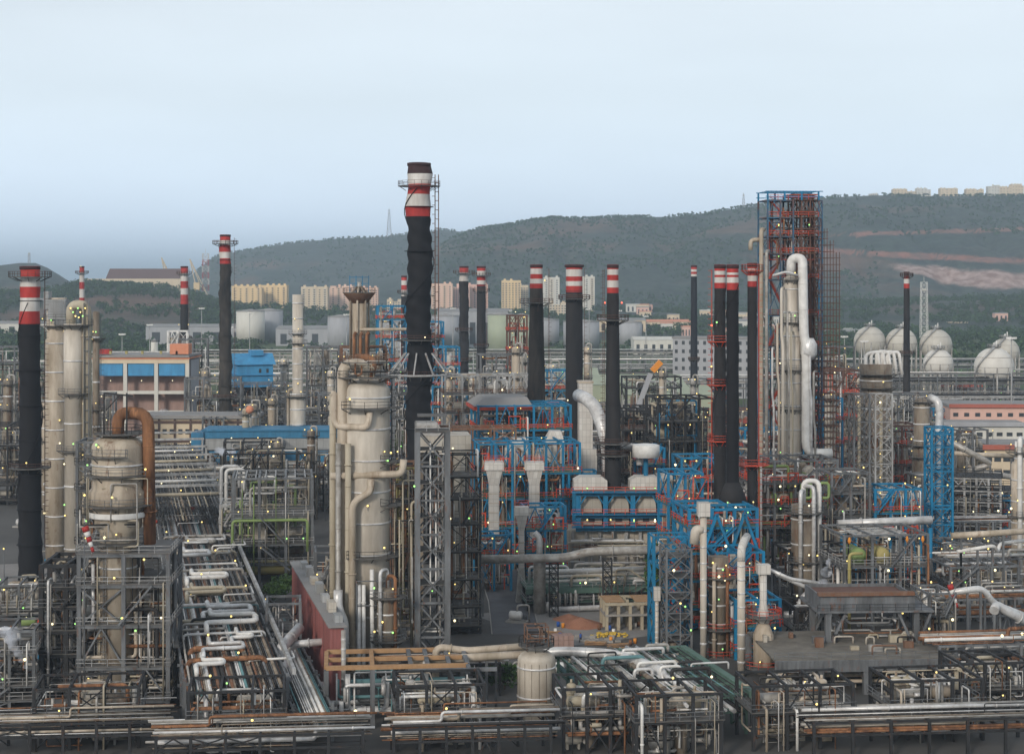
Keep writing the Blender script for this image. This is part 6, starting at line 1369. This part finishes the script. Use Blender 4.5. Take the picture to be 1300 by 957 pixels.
T.part('wall', MB().box(-W/2,0,zb,W/2,12,za), 'blue_cloth'); T.part('eave', MB().box(-W/2-.8,-.8,(za+zb)/2,W/2+.8,12.6,(za+zb)/2+.35), 'blue_cloth'); T.part('eave', MB().box(-W/2-1,-1,zb-.4,W/2+1,13,zb-.02), 'blue_cloth')
m = MB(); m.add([(-W/2-1,-1,za+.02),(W/2+1,-1,za+.02),(W/2+1,6,PZ(449,D)),(-W/2-1,6,PZ(449,D)),(W/2+1,13,za+.02),(-W/2-1,13,za+.02)],[(0,1,2,3),(3,2,4,5),(0,3,5),(1,4,2),(0,5,4,1)]); T.part('roof', m, 'blue_cloth'); T.part('lower_floor', MB().box(-W/2+1,1,0,W/2-1,11,zb-.42), 'dark_steel'); T.part('roof_monitor', MB().box(-1,3,PZ(452,D),4,9,PZ(445,D)), 'blue_cloth')
for x in (2, 5): T.part('window', MB().box(x-.5,-.1,(za+zb)/2+1,x+.5,.05,(za+zb)/2+2.6), 'window_dark')
D = 545; s = D/F; T = Thing('long_shed', 'long blue clad shed running behind the banded column and the fractionator', 'shed', (PX(350,D),D,0), .04); W = 180*s
T.part('wall', MB().box(-W/2,0,0,W/2,14,PZ(556,D)), 'grey_panel'); T.part('blue_band', MB().box(-W/2-.1,-.3,PZ(556,D),W/2+.1,14.2,PZ(547,D)), 'blue_sheet'); T.part('blue_band', MB().box(-W/2-.1,-.25,PZ(592,D),W/2+.1,-.02,PZ(572,D)), 'blue_sheet'); T.part('roof', MB().box(-W/2-.6,-.8,PZ(547,D)+.02,W/2+.6,15,PZ(545,D)+.02), 'blue_sheet')
T.part('end_bay', MB().box(-W/2-4,-1,0,-W/2-.15,10,PZ(549,D)), 'blue_sheet')
D = 950; s = D/F; T = Thing('frame_building', 'grey multistorey frame building with rows of dark openings behind the thin navy chimney', 'building', (PX(908,D),D,0), -.2); W = 108*s; H = PZ(430,D)
T.part('wall', MB().box(-W/2,0,0,W/2,20,H), 'plaster_grey'); T.part('roof', MB().box(-W/2-.5,-.5,H+.02,W/2+.5,20.5,H+.8), 'slab_roof')
for i in range(12):
    for j in range(7): x, z = -W/2+W*(i+.5)/12, H*(j+.5)/7; o = bpy.data.objects.new('window', WIN); col.objects.link(o); o.parent = T.o; o.location = (x,0,z); o.scale = (1.2,1,1.7)
for px, D, top, w, dp, lb in [(795,760,484,150,60,'wide low building with pale green roof in front of the grey multistorey frame building'),(850,720,496,110,40,'lower pale green roofed building beside the dark pipe block'),(720,820,474,80,50,'pale green roofed building behind the widest chimney')]:
    shed(px, D, top-4, w, dp, lb, 'green_sheet', 'green_sheet', 3., 'pale green roofed buildings', 7)
for px, D, top, w, dp, wl, rf, lb in [(1262,700,514,110,26,'plaster_pink','roof_red','pink walled building with a red roof edge below the spherical tanks'),(1250,600,537,100,14,'plaster_white','plaster_grey','long white two storey building at the right edge'),(1295,520,566,90,22,'plaster_cream','roof_red','cream building behind the slim column at the right edge'),(1290,600,555,60,14,'plaster_white','plaster_white','white annex at the right edge under the long white building')]:
    s = D/F; W = w*s; H = PZ(top, D); T = Thing('building', lb, 'building', (PX(px,D),D,0), -.05, None); T.part('wall', MB().box(-W/2,0,0,W/2,dp,H-1), wl); T.part('roof', MB().box(-W/2-.5,-.7,H-.98,W/2+.5,dp+.6,H), 'slab_roof'); T.part('fascia', MB().box(-W/2-.6,-.95,H-1.1,W/2+.6,-.72,H+.4), rf)
    for i in range(8):
        for z in ((H-4,) if H < 14 else (H-4, H-8)): T.part('window', MB().box(-W/2+W*(i+.5)/8-1,-.1,z-.7,-W/2+W*(i+.5)/8+1,.05,z+.8), 'window_dark')
# crane
D = 600; T = Thing('mobile_crane', 'grey telescopic crane boom with an orange head leaning right', 'crane', (PX(796,D),D,0), 0, None); s = D/F
T.part('carrier', MB().box(-5,-1.3,1,5,1.3,2.4), 'orange_paint'); k = MB()
for x in (-3.8,-1.5,1.5,3.8): k.tube([(x,-1.5,.8),(x,1.5,.8)], .8, 14)
T.part('wheel', k, 'pipe_dark'); T.part('boom', MB().bar((-3,0,2.5),(30*s,0,PZ(474,D)),1.6,1.7), 'plaster_grey'); T.part('boom_head', MB().bar((32*s,0,PZ(471,D)),(43*s,0,PZ(459,D)),2.,2.), 'orange_paint'); T.part('cab', MB().box(3,-1.4,2.42,5.4,1.4,4.4), 'orange_paint')

# dark pipe block and mid-ground filler structures
process_unit(845, 470, 520, 110, 20, [545,570,600,635], 'dark forest of pipes and stanchions right of the arched heater', 'dark_steel', 'grating', 'brown_steel', 8, 2, 55, 10, 22, .2, pmats=['pipe_dark','tin_dull','pipe_rust','pipe_beige','blue_steel','pipe_dark'], green=.1)
T = process_unit(870, 440, 505, 70, 14, [535,560,590,620], 'blue and dark frame at the left of the paired black chimneys', 'dark_steel', 'grating', 'dark_steel', 4, 1, 40, 6, 12, .3, pmats=['blue_steel','pipe_dark','tin_dull','pipe_beige'], green=.1)
m = MB(); rng = random.Random(8)
T = Thing('pipe_manifold', 'row of many thin upright vent pipes over the dark forest of pipes', 'pipes', (PX(830,480),480,0), .1)
for i in range(34): x = -14+28*i/33; T.part('vent_pipe', MB().tube([(x,rng.uniform(-2,2),3),(x,0,PZ(rng.uniform(500,540),480))], .16, 6, False), rng.choice(['pipe_dark','tin_dull','brown_steel']))
T.part('frame', frame_mb(30, 5, [8, 14, 20], 8, 1, .35, .3, .2), 'dark_steel')
U = [ # px, D, top, w, dep, floors, colour key
 (545,640,408,36,10,[430,455,480,510],'B','blue and pale frame behind the right flank of the tallest chimney'),
 (566,560,440,34,10,[465,490,515,540],'B','bright blue frame just right of the tallest chimney'),
 (498,620,388,36,10,[405,430,460,490],'B','blue and red boiler frame between the crowned column and the tallest chimney'),
 (530,560,470,60,10,[500,530],'G','grey frame behind the foot of the tallest chimney'),
 (640,600,450,60,12,[475,500],'G','grey frame behind the blue furnace roof'),
 (658,640,400,22,8,[420,445,470],'R','red topped small frame behind the flared chimney'),
 (700,600,470,50,10,[495,515],'B','blue pump frame left of the widest chimney'),
 (335,650,487,90,12,[510,535],'G','dark frame around the steep roofed blue building'),
 (270,640,480,70,10,[505,530],'G','grey frame behind the charcoal wrapped chimney'),
 (245,760,430,36,10,[450,475,500,530],'G','pale frame of ducts right of the slim black striped chimney'),
 (225,760,420,24,10,[436,452,480],'W','white platform tower above the three bay building roof'),
 (420,700,440,60,12,[465,490,520],'G','grey frame right of the pale banded column'),
 (430,580,500,50,10,[525,550],'G','dark frame left of the fractionator head'),
 (320,530,560,70,12,[590,620],'D','dark frame of pipes below the long blue shed'),
 (262,520,575,36,10,[600],'D','frame with steam drifting over it left of the long blue shed end'),
 (340,460,575,110,12,[600],'D','long dark pipe frame just behind the grey open frame'),
 (1070,520,470,50,12,[500,530,560,600],'R','rust brown frame right of the rusty tube scaffold'),
 (1065,600,440,40,10,[470,500],'G','grey frame left of the comb topped column'),
 (1045,480,505,50,10,[535,565,600],'B','red and blue frame at the foot of the rusty scaffold'),
 (1145,480,540,50,12,[565,590,620,650],'R','brown frame between the lattice towers and the brown grey column'),
 (1150,600,500,60,10,[520,545],'G','grey frame around the thin black chimney in front of the spheres'),
 (1225,520,545,60,10,[570,600],'G','grey frame behind the silver pipe hooking over'),
 (1140,360,620,60,10,[650,680],'B','small blue and green frame behind the fat level pipe'),
 (1080,360,600,50,10,[625,655],'G','weathered frame left of the grey green lattice towers'),
 (1250,330,718,90,10,[745],'G','low grey frame below the beige level pipe'),
 (1180,330,740,50,10,[770],'D','dark low frame at the foot of the blue lattice tower'),
 (985,430,600,60,14,[630,660],'D','dark frame behind the maze of pipes'),
 (1232,360,690,70,10,[715],'G','grey frame of pink and grey bins under the white dipping pipe'),
 (60,640,470,80,12,[495,520],'D','dark pipe structure behind the thick left chimney'),
 (8,760,440,60,12,[460,485],'G','grey sheds and pipes at the far left edge'),
 (692,352,642,52,6,[672,700,722],'B','light blue frame with thin pipes in front of the second pale duct'),
 (627,362,678,44,6,[705],'B','low blue and red frame around the foot of the left pale duct'),
 (742,392,600,40,8,[630,660],'B','blue frame under the square pale duct'),
 (870,340,600,44,9,[640,680],'B','blue frame at the right end of the arched heater'),
 (890,380,580,50,9,[610],'B','blue platform frame beside the foot of the paired chimneys'),
 (118,560,500,50,10,[530,560],'G','grey frame below the three bay building at left'),
 (600,560,520,60,10,[545,570],'G','grey frame left of the flat furnace roof'),
 (575,420,560,60,10,[590,620],'G','grey frame right of the tallest chimney foot'),
 (830,660,478,70,10,[492],'D','dark gantry before the pale green roofs'),
]
KEY = {'B':dict(fm='blue_steel',dm='green_deck',rm='red_rail',emats=['duct_white','duct_panel','lagging']),'G':dict(fm='grey_steel',dm='grating',rm='grey_steel'),'R':dict(fm='brown_steel',dm='grating',rm='red_rail'),'D':dict(fm='dark_steel',dm='grating',rm='dark_steel'),'W':dict(fm='pipe_white',dm='tin',rm='pipe_white')}
for i, (px, D, top, w, dp, fl, k, lb) in enumerate(U):
    process_unit(px, D, top, w, dp, fl, lb, nx=max(2, w//18), ny=1, npipe=14+w//6, neq=6, nlamp=8 if D < 650 else 6, brace=.35, stairs=1, rmax=.4 if D > 450 else .3, green=.2, **KEY[k])

rng = random.Random(77)
KX = ['G','B','G','D','R','G','B','G']
for i in range(58):
    D = 400+520*(i%29)/29+rng.uniform(0,18); px = (rng.uniform(560, 1290) if i % 3 else rng.uniform(215, 560)); hh = rng.uniform(7, 19); top = HY+(HZ-hh)*F/D
    if 600 < px < 860 and D < 470: D += 120; top = HY+(HZ-hh)*F/D
    if 205 < px < 300 and D < 560: D += 160; top = HY+(HZ-hh)*F/D
    k = KX[i%8] if px > 560 else 'GDG'[i%3]; w = rng.uniform(24, 60)
    process_unit(px, D, top, w, rng.uniform(6,11), [HY+(HZ-hh*q)*F/D for q in (.3,.62)], 'ROW|low open pipe frame in the middle distance, counted from the left', nx=rng.choice([1,2,3]), ny=1, npipe=16, neq=7, nlamp=3, brace=.4, green=.2, group='low frames in the middle distance', **KEY[k])
# long cross racks in the middle distance
for i, (px, D, w, z1, lb) in enumerate([(190,470,260,9,'x'),(420,500,330,10,'x'),(330,600,420,12,'x'),(700,560,300,14,'x'),(560,680,520,14,'x'),(1100,560,300,12,'x'),(150,760,330,14,'x'),(560,800,560,16,'x'),(420,900,620,16,'x'),(900,860,520,16,'x'),(1150,760,330,14,'x'),(700,1000,760,16,'x'),(250,1080,620,14,'x'),(1000,1100,760,14,'x'),(560,1220,900,14,'x'),(1190,830,240,20,'x')]):
    pipe_rack(px, D, w, 8, [z1-5, z1-2.5, z1], 'ROW|pipe rack crossing the middle distance, counted from the left', max(5, int(w*D/F/9)), 5, 'grey_steel' if i % 2 else 'light_steel', .03, 'x', 'cross racks in the middle distance', nlamp=9, mats=['tin_dull','lagging','pipe_white','pipe_beige','tin','pipe_dark'], rmax=.5, cw=.5)
# rank of small columns and vessels scattered through the works
C = [(320,560,512,14,'lagging'),(312,552,518,9,'pipe_beige'),(345,620,505,10,'lagging'),(420,640,470,9,'lagging_clean'),(436,660,450,8,'tin_dull'),(655,520,440,11,'lagging'),(662,560,452,9,'lagging_clean'),(700,640,462,14,'sphere_paint'),(570,500,470,9,'lagging'),(1052,470,500,10,'lagging_clean'),(1090,560,480,9,'lagging'),(1130,560,515,10,'lagging_dirty'),(745,700,440,8,'lagging'),(600,560,480,9,'lagging_clean'),(260,700,470,9,'lagging'),(218,730,455,8,'lagging_clean'),(360,720,455,8,'lagging_clean'),(480,560,450,9,'lagging_dirty'),(10,560,480,12,'lagging_dirty'),(58,480,520,10,'lagging'),(880,560,480,8,'tin_dull'),(1220,470,560,10,'lagging_dirty'),(1000,600,470,10,'lagging'),(395,470,545,10,'lagging_dirty'),(352,480,560,9,'lagging'),(840,600,470,7,'lagging')]
for px, D, top, w, m_ in C: vessel_column(px, D, top, [(960,w)], 'ROW|small pale column among the middle structures, counted from the left', m_, 3, [(top+8,-3,0,1.3),(top+40,-3,0,1.2)], dome=True, lampn=2, group='small columns', name='process_column', risers=[(w*.7,.3,top-4,'tin_dull')])
one('ball_float', MB().sphere(0,0,PZ(520,548),1.3), 'roof_orange', 'small pink ball on a pole left of the small twin columns', 'ball', (PX(317,548),548,0))

# pale ground-level pumps, skids and tanks fill the floor between the structures
rng = random.Random(21)
def skid(px, D, k):
    T = Thing('pump_skid', 'small pump skid standing on the ground between the pipe structures', 'pump skid', (PX(px,D),D,0), rng.uniform(-.3,.4), 'pump skids'); w = rng.uniform(1.5,3)
    T.part('base', MB().box(-w,-1.2,0,w,1.2,.35), 'concrete'); T.part('drum', MB().drum((-w*.8,0,1.35),(w*.5,0,1.35),.8,12), rng.choice(['tin','lagging','pipe_green','lagging_dirty','pipe_white'])); T.part('motor', MB().drum((w*.55,0,1.1),(w*.95,0,1.1),.5,10), rng.choice(['blue_steel','grey_steel','red_rail'])); T.part('pipe', MB().tube([(0,0,2),(0,0,3.2),(w,1,3.2),(w,1,0)], .2, 7), rng.choice(PIPEMATS))
for k in range(60): skid(rng.uniform(0,1300), rng.uniform(270,520), k)
# standing lamp posts through the plant give the strings of small lights
for k in range(90):
    D = rng.uniform(280, 900); px = rng.uniform(0, 1300); h = rng.uniform(7, 15)
    T = Thing('lamp_post', 'thin lamp post with one small lit lamp among the pipework', 'lamp post', (PX(px,D),D,0), 0, 'plant lamp posts'); T.part('post', MB().cyl(0,0,0,h,.1,.07,6), 'grey_steel'); T.lamp((0,-.2,h-.1), 'green' if rng.random() < .22 else 'warm')

# ------------------------------------------------------------------ steam
def steam(px, D, py, blobs, label, dens=.35):
    T = Thing('steam_plume', label, 'steam', (PX(px,D),D,0), 0, None); s = D/F; mb = MB()
    for (dx, dy, r) in blobs: mb.sphere(dx*s, 0, PZ(py+dy,D), r*s, 16, 10, .85)
    o = T.part('cloud', mb, 'steam'); rm = o.modifiers.new('remesh', 'REMESH'); rm.mode = 'VOXEL'; rm.voxel_size = max(.15, .8*s)
sm = bpy.data.materials.new('steam'); sm.use_nodes = True; nt = sm.node_tree; nt.nodes.clear(); MATS['steam'] = sm
ou = nt.nodes.new('ShaderNodeOutputMaterial'); pv = nt.nodes.new('ShaderNodeVolumePrincipled'); nt.links.new(pv.outputs[0], ou.inputs['Volume']); pv.inputs['Color'].default_value = (.95,.96,1,1)
g_ = nt.nodes.new('ShaderNodeNewGeometry'); nn = nt.nodes.new('ShaderNodeTexNoise'); nn.inputs['Scale'].default_value = .45; nn.inputs['Detail'].default_value = 3; nt.links.new(g_.outputs['Position'], nn.inputs['Vector'])
mr = nt.nodes.new('ShaderNodeMapRange'); mr.inputs['From Min'].default_value = .42; mr.inputs['From Max'].default_value = .62; mr.inputs['To Max'].default_value = .7; nt.links.new(nn.outputs['Fac'], mr.inputs['Value']); nt.links.new(mr.outputs[0], pv.inputs['Density'])
steam(285, 480, 573, [(0,0,8),(8,1,7),(-9,-2,5),(-15,4,3)], 'small white puff of steam left of the grey open frame')
steam(18, 250, 820, [(0,0,8),(5,9,6),(9,17,5),(-5,-10,9),(14,26,3.4),(7,-9,8),(-12,-18,9),(2,-20,7)], 'white steam jet drifting up at the bottom left corner')
steam(1045, 305, 740, [(0,0,7),(4,-14,8),(10,-26,7),(-4,10,6)], 'thin steam rising between the bottle heater and the cooler')
steam(205, 640, 545, [(0,0,6),(0,-12,7),(3,-22,6),(0,12,5)], 'faint steam in front of the three bay blue building')
# ------------------------------------------------------------------ world, sun, haze, camera
def order_labels():
    """things of one row left with a placeholder are told apart by their order in it"""
    ORD = ['leftmost','second','third','fourth','fifth','sixth','seventh','eighth','ninth','tenth','eleventh','twelfth','thirteenth','fourteenth','fifteenth','sixteenth','seventeenth','eighteenth','nineteenth','twentieth']
    TENS = {2:'twenty',3:'thirty',4:'forty',5:'fifty',6:'sixty'}
    def nth(i): 
        if i < 20: return ORD[i]
        t, u = divmod(i+1, 10); base = TENS[t]
        return base[:-1]+'ieth' if u == 0 else base+'-'+['first','second','third','fourth','fifth','sixth','seventh','eighth','ninth'][u-1]
    def ph(i, n, rest): 
        w = nth(i)
        return f'{w} {rest}' if i == 0 else f'{w} {rest}'
    rows = {'tall floodlight poles': 'tall slim floodlight pole, counted from the left among those behind the works',
            'small houses under the hill': 'small low house below the hill, counted from the left'}
    for gname, rest in rows.items():
        L_ = sorted([t for t in ALL if t.o.get('group') == gname and t.o['label'] in ('PEND','house_tmp')], key=lambda t: t.loc.x/t.loc.y)
        for i, t in enumerate(L_): t.o['label'] = ph(i, len(L_), rest)
    for t in ALL:
        if t.o.get('row'): pass
    rr = {}
    class _O:
        def __init__(s, o): s.o = o; s.loc = o.location
    extra = [_O(o) for o in col.objects if o.type == 'MESH' and str(o.get('label','')).startswith('ROW|')]
    for t in ALL+extra:
        if t.o['label'].startswith('ROW|'): rr.setdefault(t.o['label'], []).append(t)
    for k, L_ in rr.items():
        L_.sort(key=lambda t: t.loc.x/t.loc.y)
        for i, t in enumerate(L_): t.o['label'] = ph(i, len(L_), k[4:])
order_labels()
w = bpy.data.worlds.new('World'); sc.world = w; w.use_nodes = True; nt = w.node_tree; N = nt.nodes; L = nt.links
bg = N['Background']; sky = N.new('ShaderNodeTexSky'); sky.sky_type = 'NISHITA'; sky.sun_disc = False
SE, SR = radians(24), radians(205)
sky.sun_elevation = SE; sky.sun_rotation = SR; sky.air_density = 1.2; sky.dust_density = 2.5; sky.ozone_density = 2
# high thin cloud veils the blue evenly: pale blue low down, whiter overhead
tc = N.new('ShaderNodeTexCoord'); sp = N.new('ShaderNodeSeparateXYZ'); L.new(tc.outputs['Generated'], sp.inputs[0])
cr = N.new('ShaderNodeValToRGB'); L.new(sp.outputs[2], cr.inputs[0])
SK = [(0.,(7.2,8.8,11.0)),(.04,(6.9,8.2,9.8)),(.10,(6.1,6.9,7.7)),(.17,(6.0,6.5,6.95)),(.35,(4.6,5.0,5.4)),(1.,(3.8,4.1,4.5))]
e = cr.color_ramp.elements
for i, (p, c) in enumerate(SK):
    q = e[i] if i < 2 else e.new(p)
    q.position = p; q.color = (*[v/10 for v in c], 1)
nz = N.new('ShaderNodeTexNoise'); nz.inputs['Scale'].default_value = 2.2; nz.inputs['Detail'].default_value = 5
mp = N.new('ShaderNodeMapping'); mp.inputs['Scale'].default_value = (1,1,5); L.new(tc.outputs['Generated'], mp.inputs[0]); L.new(mp.outputs[0], nz.inputs['Vector'])
rg = N.new('ShaderNodeMapRange'); rg.inputs['To Min'].default_value = .9; rg.inputs['To Max'].default_value = 1.05; rg.inputs['From Min'].default_value = .3; rg.inputs['From Max'].default_value = .7; L.new(nz.outputs['Fac'], rg.inputs['Value'])
SKG = 10.
ml = N.new('ShaderNodeVectorMath'); ml.operation = 'SCALE'; L.new(cr.outputs[0], ml.inputs[0]); 
m0 = N.new('ShaderNodeMath'); m0.operation = 'MULTIPLY'; m0.inputs[1].default_value = SKG; L.new(rg.outputs[0], m0.inputs[0]); L.new(m0.outputs[0], ml.inputs['Scale'])
mx = N.new('ShaderNodeMixRGB'); mx.inputs[0].default_value = .85; L.new(sky.outputs[0], mx.inputs[1]); L.new(ml.outputs[0], mx.inputs[2])
L.new(mx.outputs[0], bg.inputs[0]); bg.inputs[1].default_value = .1
sd = bpy.data.lights.new('sun', 'SUN'); sd.energy = 1.5; sd.angle = radians(10); sd.color = (1., .93, .84)
so = bpy.data.objects.new('sun', sd); col.objects.link(so)
# sky rotation R puts the sun at compass (sin R, cos R); the lamp shines from there
d = Vector((sin(SR)*cos(SE), cos(SR)*cos(SE), sin(SE))); so.rotation_euler = d.to_track_quat('Z', 'Y').to_euler()

hm = bpy.data.materials.new('haze_air'); hm.use_nodes = True; n2 = hm.node_tree; n2.nodes.clear()
ou = n2.nodes.new('ShaderNodeOutputMaterial'); pv = n2.nodes.new('ShaderNodeVolumePrincipled'); n2.links.new(pv.outputs[0], ou.inputs['Volume'])
pv.inputs['Color'].default_value = (.73,.87,1,1); pv.inputs['Density'].default_value = 1.1e-4; pv.inputs['Anisotropy'].default_value = .2
MATS['haze_air'] = hm
hb = one('haze', MB().box(-41000,-400,-5,41000,59000,322), 'haze_air', 'pale blue haze lying over the works, the wood and the hills', 'haze', kind='stuff')

cam = bpy.data.cameras.new('camera'); co = bpy.data.objects.new('camera', cam); col.objects.link(co); sc.camera = co
co.location = (0,0,HZ); co.rotation_euler = (pi/2,0,0); cam.sensor_width = 36; cam.lens = 36*F/1300; cam.shift_y = -(478.5-HY)/1300
cam.clip_start = 1; cam.clip_end = 100000
vs = sc.view_settings; vs.view_transform = 'Standard'; vs.look = 'None'; vs.exposure = .55; vs.gamma = 1; vs.use_curve_mapping = False
sc.render.engine = 'CYCLES'; cy = sc.cycles
cy.max_bounces = 5; cy.diffuse_bounces = 3; cy.glossy_bounces = 2; cy.volume_bounces = 5; cy.transmission_bounces = 2; cy.caustics_reflective = False; cy.caustics_refractive = False
cy.sample_clamp_indirect = 4; cy.use_denoising = True; cy.use_adaptive_sampling = True; cy.adaptive_threshold = .02
